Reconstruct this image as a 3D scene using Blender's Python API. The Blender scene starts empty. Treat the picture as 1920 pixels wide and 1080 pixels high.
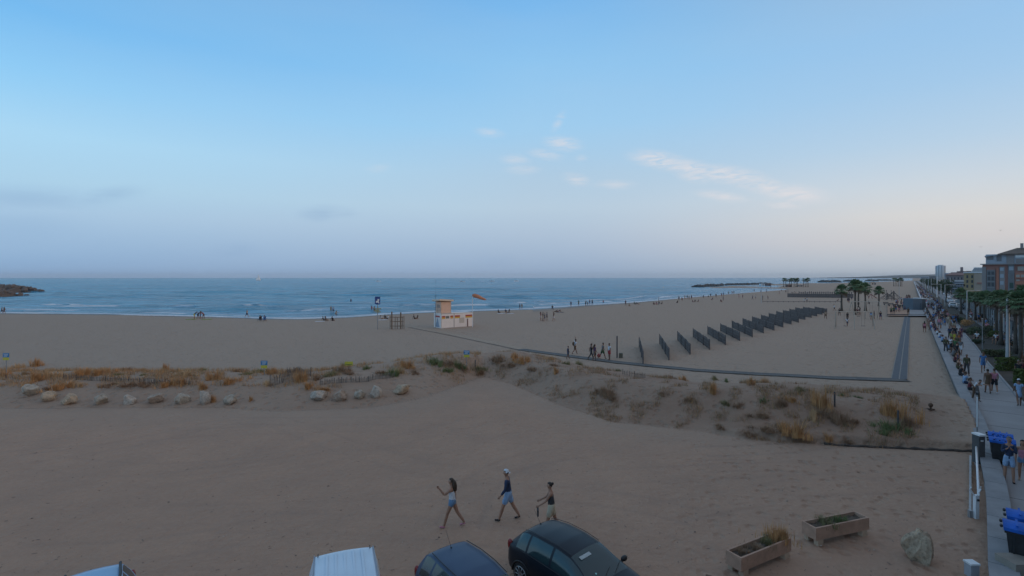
import bpy, bmesh, math, random
import numpy as np
from mathutils import Vector, Matrix, Euler
R = math.radians
sc = bpy.context.scene
COL = sc.collection
# ------------------------------------------------------------ camera
H = 8.5          # eye height above the sand
F = 940.0        # focal length in photo pixels
HY = 520.0       # photo row of the horizon
cd = bpy.data.cameras.new('camera')
cd.sensor_width = 36.0
cd.lens = 36.0 * F / 1920.0
cd.shift_y = -20.0 / 1920.0
cd.clip_start = 0.1
cd.clip_end = 40000
cam = bpy.data.objects.new('camera', cd)
COL.objects.link(cam)
cam.location = (0, 0, H)
cam.rotation_euler = (R(90), 0, 0)
sc.camera = cam
sc.view_settings.view_transform = 'Standard'
sc.view_settings.look = 'None'
sc.view_settings.exposure = 0.0
sc.view_settings.gamma = 1.0
# ------------------------------------------------------------ sun
SUN_AZ, SUN_EL = 104.0, 7.0     # degrees clockwise from the view axis, elevation
sd = bpy.data.lights.new('sun', 'SUN')
sd.energy = 0.32
sd.angle = R(22)
sd.color = (1.0, 0.72, 0.52)
sun = bpy.data.objects.new('sun', sd)
COL.objects.link(sun)
a, e = R(SUN_AZ), R(SUN_EL)
sdir = Vector((math.sin(a) * math.cos(e), math.cos(a) * math.cos(e), math.sin(e)))
sun.rotation_euler = sdir.to_track_quat('Z', 'Y').to_euler()
sun.location = (60, -20, 60)
# ------------------------------------------------------------ node helpers
def s2l(c):
    return tuple(((v / 255.0) / 12.92 if v / 255.0 <= 0.04045 else ((v / 255.0 + 0.055) / 1.055) ** 2.4) for v in c)
class NT:
    def __init__(s, tree): s.t = tree; s.n = tree.nodes; s.l = tree.links
    def new(s, ty, **kw):
        n = s.n.new(ty)
        for k, v in kw.items(): setattr(n, k, v)
        return n
    def math(s, op, a, b=None, c=None, clamp=False):
        n = s.new('ShaderNodeMath', operation=op); n.use_clamp = clamp
        for i, v in enumerate((a, b, c)):
            if v is None: continue
            if isinstance(v, (int, float)): n.inputs[i].default_value = v
            else: s.l.new(v, n.inputs[i])
        return n.outputs[0]
    def mix(s, f, a, b, mode='MIX'):
        n = s.new('ShaderNodeMix', data_type='RGBA', blend_type=mode)
        for sock, v in ((n.inputs[0], f), (n.inputs[6], a), (n.inputs[7], b)):
            if isinstance(v, (int, float)): sock.default_value = v
            elif isinstance(v, tuple): sock.default_value = (*v[:3], 1)
            else: s.l.new(v, sock)
        return n.outputs[2]
    def ramp(s, f, stops, interp='LINEAR'):
        n = s.new('ShaderNodeValToRGB'); cr = n.color_ramp; cr.interpolation = interp
        while len(cr.elements) < len(stops): cr.elements.new(0.5)
        for el, (p, c) in zip(cr.elements, stops):
            el.position = p; el.color = (*c[:3], 1) if isinstance(c, tuple) else (c, c, c, 1)
        s.l.new(f, n.inputs[0]); return n.outputs[0]
    def noise(s, vec, scale, detail=4, rough=0.55, dist=0.0):
        n = s.new('ShaderNodeTexNoise'); n.inputs['Scale'].default_value = scale
        n.inputs['Detail'].default_value = detail; n.inputs['Roughness'].default_value = rough
        n.inputs['Distortion'].default_value = dist
        if vec is not None: s.l.new(vec, n.inputs['Vector'])
        return n.outputs[0]
    def mapping(s, vec, loc=(0,0,0), rot=(0,0,0), scale=(1,1,1), kind='POINT'):
        n = s.new('ShaderNodeMapping', vector_type=kind)
        n.inputs['Location'].default_value = loc; n.inputs['Rotation'].default_value = rot; n.inputs['Scale'].default_value = scale
        s.l.new(vec, n.inputs[0]); return n.outputs[0]
    def maprange(s, v, a, b, c, d, smooth=False):
        n = s.new('ShaderNodeMapRange')
        if smooth: n.interpolation_type = 'SMOOTHSTEP'
        for i, x in enumerate((a, b, c, d)): n.inputs[i + 1].default_value = x
        s.l.new(v, n.inputs[0]); return n.outputs[0]
    def bump(s, h, strength, dist):
        n = s.new('ShaderNodeBump'); n.inputs['Strength'].default_value = strength; n.inputs['Distance'].default_value = dist
        s.l.new(h, n.inputs['Height']); return n.outputs[0]
# ------------------------------------------------------------ world: evening sky
w = bpy.data.worlds.new('World'); sc.world = w; w.use_nodes = True
T = NT(w.node_tree); T.n.clear()
tc = T.new('ShaderNodeTexCoord').outputs['Generated']
sx = T.new('ShaderNodeSeparateXYZ'); T.l.new(tc, sx.inputs[0])
X, Y, Z = sx.outputs
az = T.math('ARCTAN2', X, Y)
hyp = T.math('SQRT', T.math('ADD', T.math('MULTIPLY', X, X), T.math('MULTIPLY', Y, Y)))
te = T.math('DIVIDE', Z, T.math('MAXIMUM', hyp, 0.001))
el = T.math('DIVIDE', T.math('ARCTANGENT', te), math.pi / 2)
def E(py, az_deg): return max(0.0, math.atan((HY - py) / F * math.cos(R(az_deg))) / (math.pi / 2))
def sky_ramp(azd, rows, top):
    st = [(E(p, azd), s2l(c)) for p, c in rows][::-1] if rows[0][0] < rows[-1][0] else [(E(p, azd), s2l(c)) for p, c in rows]
    return T.ramp(el, st + [(0.42, s2l(top[0])), (1.0, s2l(top[1]))])
SKY_L = [(520, (136,170,209)), (490, (142,177,214)), (440, (154,188,221)), (390, (167,200,228)), (330, (172,211,236)), (240, (170,217,246)), (120, (142,204,247)), (0, (112,186,242))]
SKY_M = [(520, (146,170,200)), (490, (158,180,207)), (440, (174,194,216)), (390, (184,206,224)), (330, (176,205,228)), (240, (160,206,240)), (120, (142,198,241)), (0, (120,184,238))]
SKY_R = [(520, (176,186,196)), (490, (192,198,205)), (440, (212,208,208)), (390, (218,216,214)), (330, (207,216,224)), (240, (184,210,232)), (120, (162,202,236)), (0, (150,196,236))]
cL = sky_ramp(-45, SKY_L, ((138,166,198), (128,145,168)))
cM = sky_ramp(0, SKY_M, ((140,165,192), (128,145,168)))
cR = sky_ramp(45, SKY_R, ((150,168,190), (128,145,168)))
warm = T.ramp(el, [(0.0, (0.80,0.56,0.40)), (0.10, (0.95,0.68,0.50)), (0.35, (0.48,0.46,0.46)), (1.0, s2l((128,145,168)))])
c = T.mix(T.maprange(az, R(-45), R(2), 0, 1), cL, cM)
c = T.mix(T.maprange(az, R(2), R(44), 0, 1, True), c, cR)
c = T.mix(T.maprange(az, R(48), R(100), 0, 1, True), c, warm)
c = T.mix(T.maprange(az, R(130), R(180), 0, 1, True), c, cM)
# large soft unevenness of the air
v3 = T.new('ShaderNodeCombineXYZ'); T.l.new(az, v3.inputs[0]); T.l.new(te, v3.inputs[1]); V = v3.outputs[0]
un = T.noise(T.mapping(V, scale=(1, 3.5, 1)), 2.2, 3)
c = T.mix(T.maprange(un, 0.3, 0.7, 0.0, 0.10), c, (0.50, 0.60, 0.74))
def spots(lst, nz_scale, lo, hi):
    acc = None
    for px, py, wd, ht, ang, amt in lst:
        azc = math.atan((px - 960) / F)
        k = math.cos(azc)
        loc = (azc, (HY - py) / F * k, 0)
        m = T.mapping(V, loc=loc, rot=(0, 0, R(ang)), scale=(wd / F * k * k * 1.0, ht / F * k, 1), kind='TEXTURE')
        ln = T.new('ShaderNodeVectorMath', operation='LENGTH'); T.l.new(m, ln.inputs[0])
        g = T.maprange(ln.outputs['Value'], 1.0, 0.0, 0, amt, True)
        acc = g if acc is None else T.math('MAXIMUM', acc, g)
    wv = T.noise(V, 14, 3); off = T.new('ShaderNodeVectorMath', operation='SCALE'); off.inputs['Scale'].default_value = 0.01
    n1 = T.noise(T.mapping(V, rot=(0, 0, R(12)), scale=(.8, 4.2, 1)), nz_scale, 8, 0.66, 0.9)
    return T.math('MULTIPLY', acc, T.maprange(n1, lo, hi, 0, 1, True))
CL = [(1235,300,80,24,-14,1.0),(1290,314,90,22,-14,1.0),(1366,328,100,24,-13,1.0),(1425,344,70,18,-14,1.0),(1300,332,45,16,-15,.7),(1440,352,60,20,-13,.9),(1490,363,90,24,-11,1.0),(1352,368,70,13,-12,.8),(1470,384,60,12,-6,.65),
      (1055,269,50,20,-8,.75),(966,299,40,14,-3,.5),(980,318,45,13,0,.45),(1023,290,45,14,-10,.55),(918,249,38,13,-6,.5),(1080,336,38,16,-14,.6),
      (1152,346,55,13,-3,.5),(1047,228,30,13,60,.45),(1090,296,16,9,0,.4),(1400,345,50,14,-15,.6),(708,316,36,12,10,.25)]
cm = spots(CL, 32, 0.28, 0.62)
c = T.mix(T.math('MULTIPLY', cm, 0.78), c, s2l((228,224,227)))
DK = [(50,372,230,34,4,.7),(205,366,110,22,16,.75),(30,420,260,60,0,.35),(603,400,60,22,4,1.0),(640,398,45,16,-8,.6),(440,470,70,22,8,.4),(930,490,60,20,0,.25)]
dm = spots(DK, 9, 0.25, 0.6)
c = T.mix(T.math('MULTIPLY', dm, 0.36), c, s2l((120,155,198)))
sk = T.new('ShaderNodeTexSky', sky_type='NISHITA'); sk.sun_disc = False
sk.sun_elevation = R(SUN_EL); sk.sun_rotation = R(SUN_AZ)
sk.altitude = 0; sk.air_density = 1.0; sk.dust_density = 1.5; sk.ozone_density = 2.0
bg1 = T.new('ShaderNodeBackground'); T.l.new(c, bg1.inputs[0]); bg1.inputs[1].default_value = 0.98
bg2 = T.new('ShaderNodeBackground'); T.l.new(sk.outputs[0], bg2.inputs[0]); bg2.inputs[1].default_value = 0.004
ad = T.new('ShaderNodeAddShader'); T.l.new(bg1.outputs[0], ad.inputs[0]); T.l.new(bg2.outputs[0], ad.inputs[1])
wo = T.new('ShaderNodeOutputWorld'); T.l.new(ad.outputs[0], wo.inputs[0])
# ------------------------------------------------------------ materials
MATS = {}
def mat(name, col, rough=0.8, var=0.12, scale=4.0, bump=0.0, bscale=20.0, metal=0.0, spec=0.5, coat=0.0, col2=None, coords='Object'):
    if name in MATS: return MATS[name]
    m = bpy.data.materials.new(name); m.use_nodes = True
    t = NT(m.node_tree); p = t.n['Principled BSDF']
    p.inputs['Roughness'].default_value = rough; p.inputs['Metallic'].default_value = metal
    p.inputs['Specular IOR Level'].default_value = spec
    if coat: p.inputs['Coat Weight'].default_value = coat; p.inputs['Coat Roughness'].default_value = 0.05
    co = t.new('ShaderNodeTexCoord').outputs[coords]
    n = t.noise(co, scale, 5, 0.6)
    d = tuple(v * (1 - var) for v in col); b = tuple(min(1, v * (1 + var)) for v in col) if col2 is None else col2
    t.l.new(t.ramp(n, [(0.3, d), (0.7, b)]), p.inputs['Base Color'])
    if bump:
        t.l.new(t.bump(t.noise(co, bscale, 4), bump, 0.02), p.inputs['Normal'])
    MATS[name] = m; return m
# ------------------------------------------------------------ object helpers
def tag(o, label=None, cat=None, group=None, kind=None):
    if label: o['label'] = label
    if cat: o['category'] = cat
    if group: o['group'] = group
    if kind: o['kind'] = kind
    return o
def empty(name, loc=(0,0,0), rz=0.0, label=None, cat=None, group=None):
    o = bpy.data.objects.new(name, None); COL.objects.link(o)
    o.location = loc; o.rotation_euler = (0, 0, rz); o.empty_display_size = 0.2
    return tag(o, label, cat, group)
def link(name, me, parent=None, loc=(0,0,0), rot=(0,0,0), scale=(1,1,1), mats=None):
    o = bpy.data.objects.new(name, me); COL.objects.link(o)
    o.location = loc; o.rotation_euler = rot; o.scale = scale
    if parent: o.parent = parent
    if mats:
        for i, m in enumerate(mats):
            o.material_slots[i].link = 'OBJECT'; o.material_slots[i].material = m
    return o
def kids(o): return [c for c in bpy.data.objects if c.parent == o]
def copy_tree(o, parent=None):
    c = o.copy(); COL.objects.link(c)
    if parent: c.parent = parent
    for ch in kids(o): copy_tree(ch, c)
    return c
class MB:
    def __init__(s): s.v = []; s.f = []; s.m = []
    def add(s, vs, fs, mi=0):
        b = len(s.v); s.v += [tuple(v) for v in vs]
        for f in fs: s.f.append(tuple(i + b for i in f)); s.m.append(mi)
        return s
    def box(s, c, size, rz=0.0, mi=0, rot=None, taper=(1,1)):
        hx, hy, hz = (x / 2 for x in size)
        M = Euler(rot or (0, 0, rz)).to_matrix()
        vs = []
        for z in (-hz, hz):
            k = taper if z > 0 else (1, 1)
            for x, y in ((-hx,-hy),(hx,-hy),(hx,hy),(-hx,hy)):
                vs.append(M @ Vector((x * k[0], y * k[1], z)) + Vector(c))
        return s.add(vs, [(0,3,2,1),(4,5,6,7),(0,1,5,4),(1,2,6,5),(2,3,7,6),(3,0,4,7)], mi)
    def beam(s, a, b, w, d=None, mi=0):
        a, b = Vector(a), Vector(b); d = d or w
        q = (b - a).to_track_quat('Z', 'Y').to_matrix(); L = (b - a).length
        vs = [q @ Vector((x * w / 2, y * d / 2, z * L)) + a for z in (0, 1) for x, y in ((-1,-1),(1,-1),(1,1),(-1,1))]
        return s.add(vs, [(0,3,2,1),(4,5,6,7),(0,1,5,4),(1,2,6,5),(2,3,7,6),(3,0,4,7)], mi)
    def tube(s, pts, rad, n=8, mi=0, cap=True):
        pts = [Vector(p) for p in pts]
        if isinstance(rad, (int, float)): rad = [rad] * len(pts)
        rings = []; base = len(s.v); vs = []
        for i, p in enumerate(pts):
            d = (pts[min(i + 1, len(pts) - 1)] - pts[max(i - 1, 0)]).normalized()
            q = d.to_track_quat('Z', 'Y').to_matrix()
            for k in range(n):
                t = 2 * math.pi * k / n
                vs.append(p + q @ Vector((math.cos(t) * rad[i], math.sin(t) * rad[i], 0)))
        fs = []
        for i in range(len(pts) - 1):
            for k in range(n):
                k2 = (k + 1) % n
                fs.append((i*n+k, i*n+k2, (i+1)*n+k2, (i+1)*n+k))
        if cap:
            fs.append(tuple(range(n - 1, -1, -1))); fs.append(tuple((len(pts)-1)*n + k for k in range(n)))
        return s.add(vs, fs, mi)
    def ball(s, c, r, nu=10, nv=7, mi=0, M=None):
        if isinstance(r, (int, float)): r = (r, r, r)
        vs = [Vector((0, 0, -r[2]))]
        for j in range(1, nv):
            t = math.pi * j / nv
            for i in range(nu):
                u = 2 * math.pi * i / nu
                vs.append(Vector((r[0]*math.sin(t)*math.cos(u), r[1]*math.sin(t)*math.sin(u), -r[2]*math.cos(t))))
        vs.append(Vector((0, 0, r[2])))
        fs = [(0, 1 + (i+1) % nu, 1 + i) for i in range(nu)]
        for j in range(nv - 2):
            for i in range(nu):
                a = 1 + j*nu; b = a + nu; i2 = (i+1) % nu
                fs.append((a+i, a+i2, b+i2, b+i))
        L = len(vs) - 1; a = 1 + (nv-2)*nu
        fs += [(L, a + i, a + (i+1) % nu) for i in range(nu)]
        if M is not None: vs = [M @ v for v in vs]
        return s.add([v + Vector(c) for v in vs], fs, mi)
    def mesh(s, name, mats, smooth=False):
        me = bpy.data.meshes.new(name); me.from_pydata(s.v, [], s.f)
        for m in mats: me.materials.append(m)
        if len(mats) > 1: me.polygons.foreach_set('material_index', s.m)
        if smooth: me.polygons.foreach_set('use_smooth', [True] * len(me.polygons))
        me.update(); return me
    def build(s, name, mats, parent=None, smooth=False, loc=(0,0,0), rot=(0,0,0), scale=(1,1,1)):
        if not isinstance(mats, (list, tuple)): mats = [mats]
        return link(name, s.mesh(name, mats, smooth), parent, loc, rot, scale)
def rnd(seed): return random.Random(seed)
# ------------------------------------------------------------ numpy noise
def _hash(ix, iy, sd):
    n = (ix.astype(np.int64) * 374761393 + iy.astype(np.int64) * 668265263 + sd * 982451653) & 0x7fffffff
    n = ((n ^ (n >> 13)) * 1274126177) & 0x7fffffff
    return ((n ^ (n >> 16)) & 0xffff) / 65535.0
def vnoise(x, y, sd=0):
    x = np.asarray(x, float); y = np.asarray(y, float)
    ix = np.floor(x); iy = np.floor(y); fx = x - ix; fy = y - iy
    fx = fx*fx*(3-2*fx); fy = fy*fy*(3-2*fy)
    a = _hash(ix, iy, sd); b = _hash(ix+1, iy, sd); c_ = _hash(ix, iy+1, sd); d = _hash(ix+1, iy+1, sd)
    return (a*(1-fx)+b*fx)*(1-fy) + (c_*(1-fx)+d*fx)*fy
def fbm(x, y, sd=0, o=4):
    s_ = 0; am = .5; t = 0
    for k in range(o):
        s_ = s_ + am * vnoise(x * 2**k, y * 2**k, sd + k); t += am; am *= .5
    return s_ / t
def sstep(a, b, x):
    t = np.clip((x - a) / (b - a), 0, 1); return t*t*(3-2*t)
# ------------------------------------------------------------ layout frames
def W(px, py, z=0.0):
    yy = (H - z) * F / (py - HY); return Vector(((px - 960) / F * yy, yy, z))
U = Vector((0.623, 0.782, 0)).normalized(); N = Vector((U.y, -U.x, 0))   # along / across the promenade
PA = math.atan2(U.y, U.x)
def ST(s_, t, z=0.0): p = U * s_ + N * t; return Vector((p.x, p.y, z))
def toST(p): return p.x*U.x + p.y*U.y, p.x*N.x + p.y*N.y
ZP = 0.35      # promenade level
ZC = 0.55      # coping level
ZW = -0.35     # sea level
FRONT = ([-600,0,400,520,700,800,905,960,1050,1150,1300,1440,1600,1820,2200], [766,766,764,772,764,745,706,720,760,790,806,824,836,846,850])
BACK = ([-600,0,300,600,800,880,975,1100,1300,1450,1700,1760,2200], [686,686,690,688,664,668,656,680,711,722,730,734,738])
DHT = ([-600,0,200,500,640,780,860,905,960,1050,1200,1500,1650,1740,1820,2200], [.7,.8,.75,.9,.95,1.15,1.3,1.0,1.1,1.15,1.05,1.05,.95,.5,.22,.2])
SHORE = ([-700,0,200,400,480,560,650,720,800,900,1000,1100,1200,1300,1400,1470,1490,1500], [584,587,589,594,597,598,595,590,586,583,580,572.5,566,557,549,543.5,541,500])
def ground_h(x, y):
    x = np.asarray(x, float); y = np.maximum(np.asarray(y, float), 0.5)
    px = 960 + F * x / y; py = HY + F * H / y
    fr = np.interp(px, *FRONT) + 7 * (fbm(px/60, px*0, 3, 3) - .5); bk = np.interp(px, *BACK); hm = np.interp(px, *DHT)
    yf = F*H/(fr - HY); yb = F*H/(bk - HY)
    u = (y - yf) / np.maximum(yb - yf, .5)
    lip = 0.34 * sstep(0, .015, u) * sstep(1300, 1420, px) + 0.1 * sstep(0, .03, u)
    prof = sstep(0, .30, u) * (1 - sstep(.42, .95, u))
    big = .68 + .62 * fbm(x/4.2, y/3.2, 11, 4)
    h = hm * prof * big + lip * (1 - sstep(.6, 1.05, u)) 
    h = h + prof * .10 * (fbm(x/.8, y/.8, 5, 3) - .5)
    # uneven beach and rutted lot
    h = h + 0.10 * (fbm(x/9, y/9, 21, 3) - .5) * sstep(15, 30, y) + 0.035 * (fbm(x/.55, y/.55, 31, 3) - .5) * (1 - sstep(70, 120, y))
    # shoreline
    sp = np.interp(px, *SHORE); ys = (H - ZW) * F / np.maximum(sp - HY, 0.01)
    d = (ys - y) * np.cos(np.arctan2(x, y)) * np.where(px > 1000, .55, 1.0)
    sh = np.where(d > 0, ZW + .045 * d, ZW + .08 * d)
    h = np.where(d < 14, np.minimum(h, sh + 0*h), h)
    # land beyond the bay
    t2 = np.interp(px, [1300,1330,1380,1430,1480,1560,1620,1700,1730,2300], [545,538.5,535.5,533.5,531.5,530.5,529,526.5,524,523])
    b2 = np.interp(px, [1300,1330,1475,1500], [500,540,541.3,2000])
    far = (py > t2) & (py < b2) & (px > 1328)
    h = np.where(far & (py < 550), np.maximum(h, 0.1), h)
    h = np.where((px > 1480) & (py <= t2), -1.0, h)
    # drop under the promenade
    tt = x*N.x + y*N.y; ss = x*U.x + y*U.y
    h = np.where((tt > 2.75) & (ss > 5), -0.25, h)
    return np.maximum(h, -3)
def hz(x, y): return float(ground_h(np.array([x]), np.array([y]))[0])
def G(px, py):
    "point where the ground shows at this place of the photo"
    z = 0.0
    for _ in range(12):
        p = W(px, py, z); z = 0.5*z + 0.5*hz(p.x, p.y)
    p = W(px, py, z); p.z = hz(p.x, p.y); return p
# ================================================================ SETTING
def grid_mesh(name, XX, YY, ZZ, keep=None, attrs=None, mats=()):
    nr, nc = XX.shape
    co = np.stack([XX, YY, ZZ], -1).reshape(-1, 3).astype(np.float32)
    i, j = np.meshgrid(np.arange(nr - 1), np.arange(nc - 1), indexing='ij')
    a = i * nc + j
    q = np.stack([a, a + 1, a + nc + 1, a + nc], -1).reshape(-1, 4)
    if keep is not None: q = q[keep.reshape(-1)]
    used = np.unique(q); rm = np.full(len(co), -1); rm[used] = np.arange(len(used)); co = co[used]; q = rm[q]
    me = bpy.data.meshes.new(name)
    me.vertices.add(len(co)); me.vertices.foreach_set('co', co.ravel())
    me.loops.add(q.size); me.loops.foreach_set('vertex_index', q.ravel().astype(np.int32))
    me.polygons.add(len(q)); me.polygons.foreach_set('loop_start', (np.arange(len(q)) * 4).astype(np.int32))
    me.polygons.foreach_set('use_smooth', np.ones(len(q), bool))
    for k, v in (attrs or {}).items():
        at = me.attributes.new(k, 'FLOAT', 'POINT'); at.data.foreach_set('value', v.reshape(-1)[used].astype(np.float32))
    for m in mats: me.materials.append(m)
    me.update(calc_edges=True); me.validate(); return me
def attr(t, name):
    n = t.new('ShaderNodeAttribute'); n.attribute_name = name; return n.outputs['Fac']
# ---- sand
m = bpy.data.materials.new('sand'); m.use_nodes = True; t = NT(m.node_tree); p = t.n['Principled BSDF']
pos = t.new('ShaderNodeNewGeometry').outputs['Position']
n_big = t.noise(pos, 0.035, 4, .6); n_mid = t.noise(pos, 0.35, 5, .65); n_fin = t.noise(pos, 5.0, 5, .7)
base = t.ramp(n_big, [(.35, (0.449, 0.283, 0.194 )), (.65, (0.502, 0.315, 0.217 ))])
base = t.mix(t.maprange(n_mid, .35, .7, 0, .75), base, (0.380, 0.247, 0.177 ))
base = t.mix(t.maprange(n_fin, .3, .75, 0, .38), base, (0.304, 0.196, 0.143 ))
base = t.mix(t.math('MULTIPLY', attr(t, 'beach'), .75), base, (0.376, 0.290, 0.224 ))
base = t.mix(t.math('MULTIPLY', attr(t, 'dune'), t.maprange(n_mid, .3, .7, .55, 1.0)), base, (.285, .180, .125))  # brown matted sand; its darkness also carries the slope shade
base = t.mix(attr(t, 'track'), base, (.27,.19,.15))
litter = t.noise(pos, 1.7, 6, .75)
base = t.mix(t.maprange(litter, .66, .74, 0, .55), base, (.10, .075, .06))
base = t.mix(attr(t, 'wet'), base, (.14,.110,.095))
t.l.new(base, p.inputs['Base Color'])
t.l.new(t.maprange(attr(t, 'wet'), 0, 1, .92, .45), p.inputs['Roughness'])
p.inputs['Specular IOR Level'].default_value = .3
foot = t.new('ShaderNodeTexVoronoi'); foot.inputs['Scale'].default_value = 1.9; t.l.new(pos, foot.inputs['Vector'])
hh = t.math('ADD', t.math('MULTIPLY', t.maprange(foot.outputs['Distance'], 0, .45, 0, 1, True), attr(t, 'prints')), t.math('ADD', t.math('MULTIPLY', n_fin, .5), t.math('MULTIPLY', t.noise(pos, 1.6, 4, .6), .8)))
t.l.new(t.bump(hh, 1.0, .13), p.inputs['Normal'])
SAND = m
py_rows = np.concatenate([np.arange(521.6, 529.8, .35), np.arange(530, 561.8, .55), np.arange(562, 639.5, .9), np.arange(640, 869, 1.15), np.arange(870, 1199, 2.2), np.arange(1200, 1700, 25)])
cols = np.concatenate([np.arange(-900, -60, 25), np.arange(-60, 2000, 3.4), np.arange(2000, 2700, 25)])
YR = H * F / (py_rows - HY)
PYY, PXX = np.meshgrid(py_rows, cols, indexing='ij')
YY = H * F / (PYY - HY); XX = (PXX - 960) / F * YY
ZZ = ground_h(XX, YY)
# close the sheet under and behind the camera
XX = np.vstack([XX, np.linspace(-60, 60, len(cols))[None]]); YY = np.vstack([YY, np.full((1, len(cols)), -60.)]); ZZ = np.vstack([ZZ, np.zeros((1, len(cols)))])
PXv = 960 + F * XX / np.maximum(YY, .5); PYv = HY + F * H / np.maximum(YY, .5)
sp = np.interp(PXv, *SHORE)
dsh = ((H - ZW) * F / np.maximum(sp - HY, .01) - YY) * np.where(PXv > 1000, .5, 1)
wet = (1 - sstep(1.0, 9, dsh + 5 * (fbm(XX/7, YY/7, 8, 3) - .5))) * (PYv > 541)
fr = np.interp(PXv, *FRONT)
beach = 1 - sstep(-40, 60, PYv - fr)
track = np.zeros_like(XX)
def tire(pts, wdt=.11, amt=.4, gauge=.75):
    P = [W(*q) for q in pts]
    for a_, b_ in zip(P[:-1], P[1:]):
        d_ = (b_ - a_); L = d_.length; d_.normalize(); nx, ny = -d_.y, d_.x
        rx, ry = XX - a_.x, YY - a_.y
        al = rx*d_.x + ry*d_.y; la = rx*nx + ry*ny
        for sg in (-gauge, gauge):
            track[:] = np.maximum(track, amt * (.35 + .65*vnoise(XX/1.5, YY/1.5, 77)) * np.exp(-((la - sg) / wdt)**2) * (al > -.3) * (al < L + .3))
tire([(860,980),(880,940),(905,905),(940,880),(990,862),(1060,850)])
tire([(520,790),(640,835),(800,880),(1000,900),(1300,885),(1700,870)], .14, .22)
tire([(300,900),(600,860),(850,800),(1000,760)], .14, .2)
tire([(1250,960),(1500,915),(1800,905)], .12, .25)
tire([(0,840),(400,810),(700,800)], .12, .2)
prints = sstep(14, 30, YY) * (.35 + .65 * (PYv < fr)) 
prints = np.maximum(prints, sstep(1150, 1400, PXv) * .9) * (1 - wet)
bkv = np.interp(PXv, *BACK); ud = (PYv - bkv) / np.maximum(fr - bkv, 1)
dune = sstep(-.05, .25, ud) * (1 - sstep(.97, 1.03, ud)) * np.interp(PXv, [0, 600, 900, 960, 1200, 1740, 1800], [.35, .4, .35, .7, .95, .9, .1]) * (.6 + .7 * fbm(XX/2.2, YY/1.6, 51, 3))  # strongest on the right dune, where slope shade is painted into the sand
rgt = rnd(8)
for _ in range(11):
    x0, y0 = rgt.uniform(-100, 1500), rgt.uniform(800, 1060); a0 = rgt.uniform(-.25, .25); cv = rgt.uniform(-.12, .12); pts_ = []
    for k in range(9): pts_.append((x0, min(1075, max(790, y0)))); x0 += 70*math.cos(a0); y0 += 34*math.sin(a0 + .0); a0 += cv
    tire(pts_, rgt.uniform(.08, .14), rgt.uniform(.12, .34), rgt.uniform(.65, .8))
qz = ZZ[:-1, :-1] > -2.5
ZZ = ZZ - .035 * track
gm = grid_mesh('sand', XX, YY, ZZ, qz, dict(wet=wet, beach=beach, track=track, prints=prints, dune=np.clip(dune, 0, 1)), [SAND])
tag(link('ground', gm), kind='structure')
# ---- sea
m = bpy.data.materials.new('sea_water'); m.use_nodes = True; t = NT(m.node_tree); p = t.n['Principled BSDF']
pos = t.new('ShaderNodeNewGeometry').outputs['Position']
sh = attr(t, 'shore'); foam = attr(t, 'foam')
deep = t.mix(t.maprange(t.noise(pos, .012, 3), .35, .65, 0, 1), (.033, .315, .540), (.064, .390, .600))
rf1 = t.noise(t.mapping(pos, scale=(.030, .14, 1)), 1, 3, .6, .3); rf2 = t.noise(t.mapping(pos, rot=(0,0,R(5)), scale=(.0045, .022, 1)), 1, 4, .65, .3); rf3 = t.noise(t.mapping(pos, scale=(.10, .5, 1)), 1, 3, .6)
deep = t.mix(t.maprange(rf1, .42, .60, 0, .7), deep, (.014, .18, .30)); deep = t.mix(t.maprange(rf2, .40, .62, 0, .5), deep, (.09, .44, .68)); deep = t.mix(t.maprange(rf3, .45, .60, 0, .8), deep, (.012, .15, .26))
colr = t.mix(t.math('MULTIPLY', sh, .7), deep, (.26, .40, .52))
p.inputs['IOR'].default_value = 1.33; p.inputs['Roughness'].default_value = .22; p.inputs['Specular IOR Level'].default_value = .26
w1 = t.noise(t.mapping(pos, scale=(.05, .22, .1)), 1, 4, .65, .4)
w2 = t.noise(t.mapping(pos, rot=(0, 0, R(14)), scale=(.28, .95, .5)), 1, 4, .65, .3)
w3 = t.noise(t.mapping(pos, rot=(0, 0, R(-10)), scale=(1.4, 3.0, 1)), 1, 3, .6)
hgt = t.math('ADD', t.math('MULTIPLY', w1, 4.0), t.math('ADD', t.math('MULTIPLY', w2, 1.3), t.math('MULTIPLY', w3, .3)))
t.l.new(t.bump(hgt, 1.0, 1.1), p.inputs['Normal'])
fn = t.noise(t.mapping(pos, scale=(.35, 1.2, 1)), 1, 5, .7, .5)
fm = t.math('MULTIPLY', foam, t.maprange(fn, .28, .48, .45, 1.2, True), clamp=True)
wc = t.noise(t.mapping(pos, scale=(.045, .30, 1)), 1, 6, .75, .2)
fm = t.math('MAXIMUM', fm, t.maprange(wc, .66, .72, 0, .6))
col = t.mix(fm, colr, (.95, .96, .98))
t.l.new(col, p.inputs['Base Color'])
t.l.new(t.maprange(fm, 0, 1, .22, .9), p.inputs['Roughness'])
pr = np.concatenate([[520.93, 521.2, 521.6], np.arange(522, 540, .4), np.arange(540, 604, .22)])
cl = np.concatenate([np.arange(-260, -60, 20), np.arange(-60, 1760, 3.2), np.arange(1760, 2200, 20)])
PYY, PXX = np.meshgrid(pr, cl, indexing='ij')
YS = (H - ZW) * F / (PYY - HY); XS = (PXX - 960) / F * YS
sp = np.interp(PXX, *SHORE); sp = np.where(PXX > 1480, 541, sp)
off = sp - PYY                       # rows above the waterline
ysh = (H - ZW) * F / (sp - HY); dist = (YS - ysh) * np.where(PXX > 1000, .5, 1)
near = np.exp(-np.clip(dist, 0, None) / 9.0)
swell = .5 + .5 * np.sin(dist / 5.2 * 2 * math.pi / 3.0 + 4 * fbm(XS/22, YS/22, 3, 3))
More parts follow.
